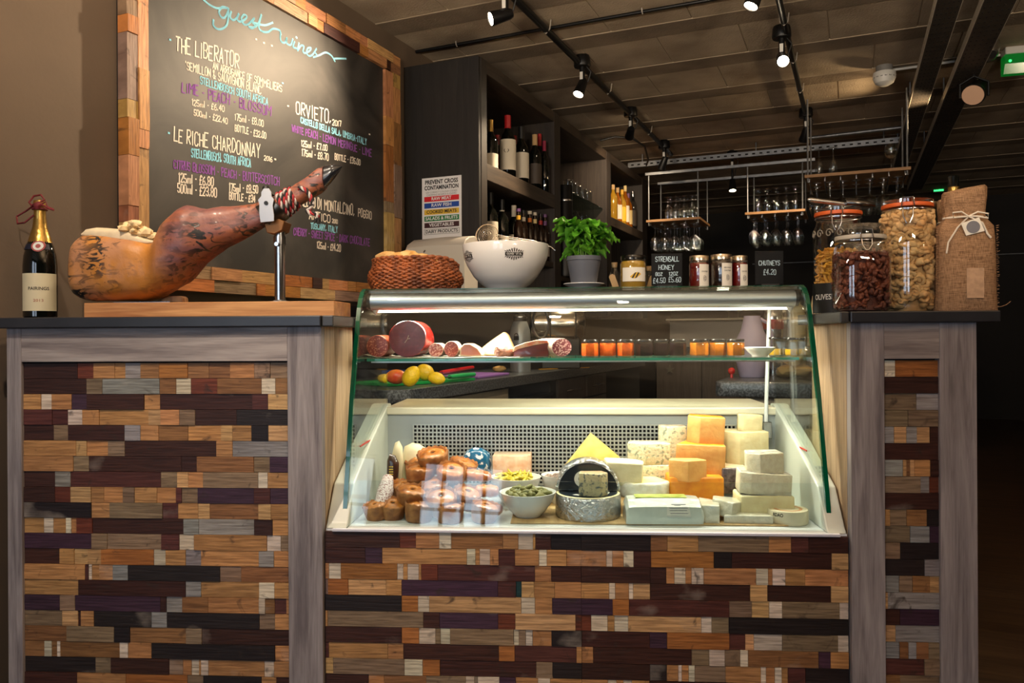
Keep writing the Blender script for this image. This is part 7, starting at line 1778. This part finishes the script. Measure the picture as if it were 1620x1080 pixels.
for p0_, p1_, lbl in ((.37, .475, 'perforated cable tray nearer the lamps, running into the room'), (.565, .70, 'perforated cable tray nearer the exit light, running into the room')):
    cx = (p0_ + p1_) / 2; hw = (p1_ - p0_) / 2
    tr = room_thing('cable_tray', lbl, 'cable tray', cx, 5.0, 2.55)
    mb = MB(); mb.box(-hw, hw, -3.2, 4.2, 0, .003); mb.mi = 2; mb.box(-hw - .004, -hw, -3.2, 4.2, 0, .045); mb.box(hw, hw + .003, -3.2, 4.2, 0, .045)
    mb.mi = 1
    y = -3.1
    while y < 4.1:
        for i in range(5): mb.box(-hw + .014 + i * (2 * hw - .028) / 4 - .0035, -hw + .014 + i * (2 * hw - .028) / 4 + .0035, y, y + .016, -.0006, .0004)
        y += .065
    ob('tray', mb, [TRAY, mat('slot_dark', (20, 18, 16), .9), mat('lit_tray_flange', (206, 196, 180), .5, .3)], tr, smooth=0)  # flanges paler than the tray: the light on their edges is in the colour
    mb = MB(); mb.tube([(-hw * .3, -3.2, .012), (-hw * .25, 0, .012), (-hw * .3, 4.2, .012)], .008, 6); ob('cable', mb, BLACK, tr)
    for y in (-1.6, .75, 2.2):
        for x in (-hw, hw):
            mb = MB(); mb.tube([(x, y, 0), (x, y, H - 2.55)], .005, 6); ob('hanger', mb, GALV, tr)
# smoke detector, camera dome, exit light, floodlight
p, q_, k_ = PZ(1399, 112, 2.67)
sd_ = room_thing('smoke_detector', 'white round smoke detector on the ceiling beside the cable trays', 'smoke detector', p, q_, H)
r = 17 * k_
mb = MB(); mb.lathe([(0, -.125), (r * .4, -.122), (r * .8, -.106), (r * .98, -.078), (r, -.058), (r * .96, -.042), (r * .7, -.036)], 36); ob('head', mb, WHITEP, sd_)
mb = MB(); mb.lathe([(r * .72, -.038), (r * .72, 0), (0, 0)], 30); ob('base', mb, mat('grey_base', (130, 128, 124), .5), sd_)
mb = MB()
for i in range(16):
    a0 = i * math.pi / 8; mb.poly([(r * .985 * math.cos(a0 + d), r * .985 * math.sin(a0 + d), z) for d, z in ((0, -.078), (.2, -.078), (.2, -.062), (0, -.062))])
ob('vent_slots', mb, BLACK, sd_, norm=False, smooth=0)
p, q_, k_ = PZ(1563, 78, 2.66)
cm = room_thing('dome_camera', 'silver dome security camera tucked behind the cable tray', 'camera', p, q_, H); r = 16 * k_
mb = MB(); mb.lathe([(r, 0), (r, -.05), (r * .9, -.075), (r * .6, -.10), (0, -.115)], 30); ob('dome', mb, mat('silver_dome', (150, 142, 130), .25, .8), cm)
mb = MB(); mb.tube([(.01, -r * .55, -.075), (.016, -r * .95, -.09)], r * .35, 14); ob('lens', mb, BLACK, cm)
p, q_, k_ = PZ(1606, 92, 2.64)
ex = room_thing('exit_light', 'green glowing emergency exit light with white base on the ceiling', 'exit light', p, q_, H); w_ = 34 * k_
MT = Matrix.Rotation(AROOM * .3, 4, 'Z')
mb = MB(); mb.M = MT; mb.box(-w_ * .5, w_ * 1.0, -.045, .045, -.045, 0, .01, 2); ob('base', mb, WHITEP, ex, smooth=0)
mb = MB(); mb.M = MT; mb.rings([[(-w_ * .5 + (1 - kz) * w_ * .3 * 0 - w_ * .10 * (1 - kz), -.04 * kz, z), (w_ * .95, -.04 * kz, z), (w_ * .95, .04 * kz, z), (-w_ * .5 - w_ * .10 * (1 - kz), .04 * kz, z)] for z, kz in ((-.0455, 1), (-.10, .95), (-.155, .6))]); ob('lens', mb, mat('green_lens', (16, 120, 50), .15, trans=.5, emit=(30, 255, 90), es=.06), ex, smooth=0)
mb = MB(); mb.M = MT; mb.ball((-w_ * .3, -.042, -.085), (.008, .004, .008), 2); ob('led', mb, emis('green_led', (60, 255, 120), 2.5), ex)
p, q_, k_ = PZ(1541, 148, 2.44)
fl = room_thing('floodlight', 'black adjustable floodlight hung between the cable tray and exit light', 'floodlight', p, q_, H)
r = 17 * k_; zf = 2.44 - H
ax = Vector((-.35, -.75, -.55)).normalized()
qm = ax.to_track_quat('Z', 'Y').to_matrix().to_4x4(); M2 = Matrix.Translation((0, 0, zf)) @ qm
mb = MB(); mb.M = M2; mb.lathe([(0, -.13), (r * .6, -.13), (r * .75, -.09), (r * .85, -.02), (r * 1.05, .0), (r * 1.05, .02), (r * .95, .02)], 30); ob('housing', mb, BLACKM, fl)
mb = MB(); mb.M = M2; mb.lathe([(0, .022), (r * .93, .0225), (r * .93, .025), (0, .027)], 30); ob('lens', mb, mat('warm_lens', (200, 160, 130), .4, emit=(255, 200, 160), es=.07), fl)
mb = MB(); mb.M = Matrix.Translation((0, 0, zf)); mb.tube([(-r * 1.15, 0, -.02), (-r * 1.15, 0, .06), (0, 0, .10), (r * 1.15, 0, .06), (r * 1.15, 0, -.02)], .007, 6); mb.tube([(0, 0, .10), (0, 0, .112)], .010, 8); ob('yoke', mb, BLACKM, fl)
p, q_, k_ = PZ(1486, 305, 2.0)
p, q_ = Pd(1486, 9.0); z = ZC + (530 - 305) * 9.0 / FPX
es_ = room_thing('exit_sign', 'tiny green lit exit sign far back in the dark room', 'exit sign', p, q_, z)
mb = MB(); mb.box(-.06, .06, -.02, .02, -.03, .03, .004); ob('case', mb, BLACK, es_, smooth=0)
mb = MB(); mb.box(-.05, .05, -.024, -.0205, -.012, .008); ob('lit_panel', mb, emis('green_led', (60, 255, 120), 2.5), es_, smooth=0)
mb = MB(); mb.tube([(0, 0, .03), (0, 0, H - z)], .008, 6); ob('hanger', mb, BLACKM, es_)
# far dark furniture beyond the narrow counter
p, q_ = Pd(1600, 4.6)
pipe('wall_rail', 'thin pale rail on the dark back wall', [(-1.2, QB - .02, 1.98), (3.8, QB - .02, 1.98)], .008, GALV, 'rail')

# ------------------------------------------------------------------ the track spots: bodies with their light
LENS = emis('spot_lens', (255, 232, 196), 60.0)
def zquat(d): return d.to_track_quat('Z', 'Y').to_matrix().to_4x4()
WHERE = ['aimed at the chalkboard', 'over the poster end of the shelf unit', 'washing the spirit bottles', 'next to the perforated channel', 'at the top edge over the case', 'over the chutney jars', 'nearest the glass racks', 'hung low between the two glass racks', 'over the guests, lighting the long counter', 'over the guests, lighting the ham', 'over the guests, lighting the case front', 'over the guests, lighting the jars']
for i, (p, q, aim, pw, an, dr, col) in enumerate(LAMPS):
    root = room_thing('track_spotlight', 'black ceiling spotlight ' + WHERE[i], 'spotlight', p, q, H, 'black ceiling spotlights')
    mb = MB(); mb.lathe([(0, 0), (.042, 0), (.048, -.02), (.050, -.060), (.046, -.068), (0, -.07)], 24); ob('junction_box', mb, BLACKM, root)
    low = 0.12 if i == 7 else 0.0
    mb = MB(); mb.tube([(0, 0, -.068), (0, 0, -dr - low)], .016 if not low else .01, 12); ob('stem', mb, BLACKM, root)
    mb = MB(); mb.tube([(.02, 0, -.06), (.05, .01, -.10), (.03, .02, -.15), (.01, .01, -dr - low)], .004, 6); ob('flex', mb, BLACK, root)
    piv = RW(p, q, H - dr - low); d = (aim - piv).normalized(); dl = (MR.inverted().to_3x3() @ d)
    M2 = Matrix.Translation((0, 0, -dr - low)) @ zquat(dl)
    mb = MB(); mb.M = M2; mb.lathe([(0, -.035), (.020, -.034), (.026, -.02), (.030, .03), (.034, .065), (.034, .078), (.030, .078), (.028, .07)], 24); ob('head', mb, BLACKM, root)
    mb = MB(); mb.M = M2; mb.lathe([(0, .071), (.028, .071), (.028, .073), (0, .074)], 24); ob('lens', mb, LENS, root)
    mb = MB(); mb.M = Matrix.Translation((0, 0, -dr * .72)); mb.box(-.009, .009, -.0185, -.016, -.022, .022); ob('rating_label', mb, WHITEP, root, smooth=0)
    spot('track_spot_light', piv + d * .085, aim, pw, an, col=col)
# floodlight's beam thrown back on the ceiling
spot('floodlight_beam', RW(*PZ(1500, 190, 2.42)[:2], 2.40), RW(-.05, 5.55, H), 26, 80, .9, (1, .70, .38), .04)
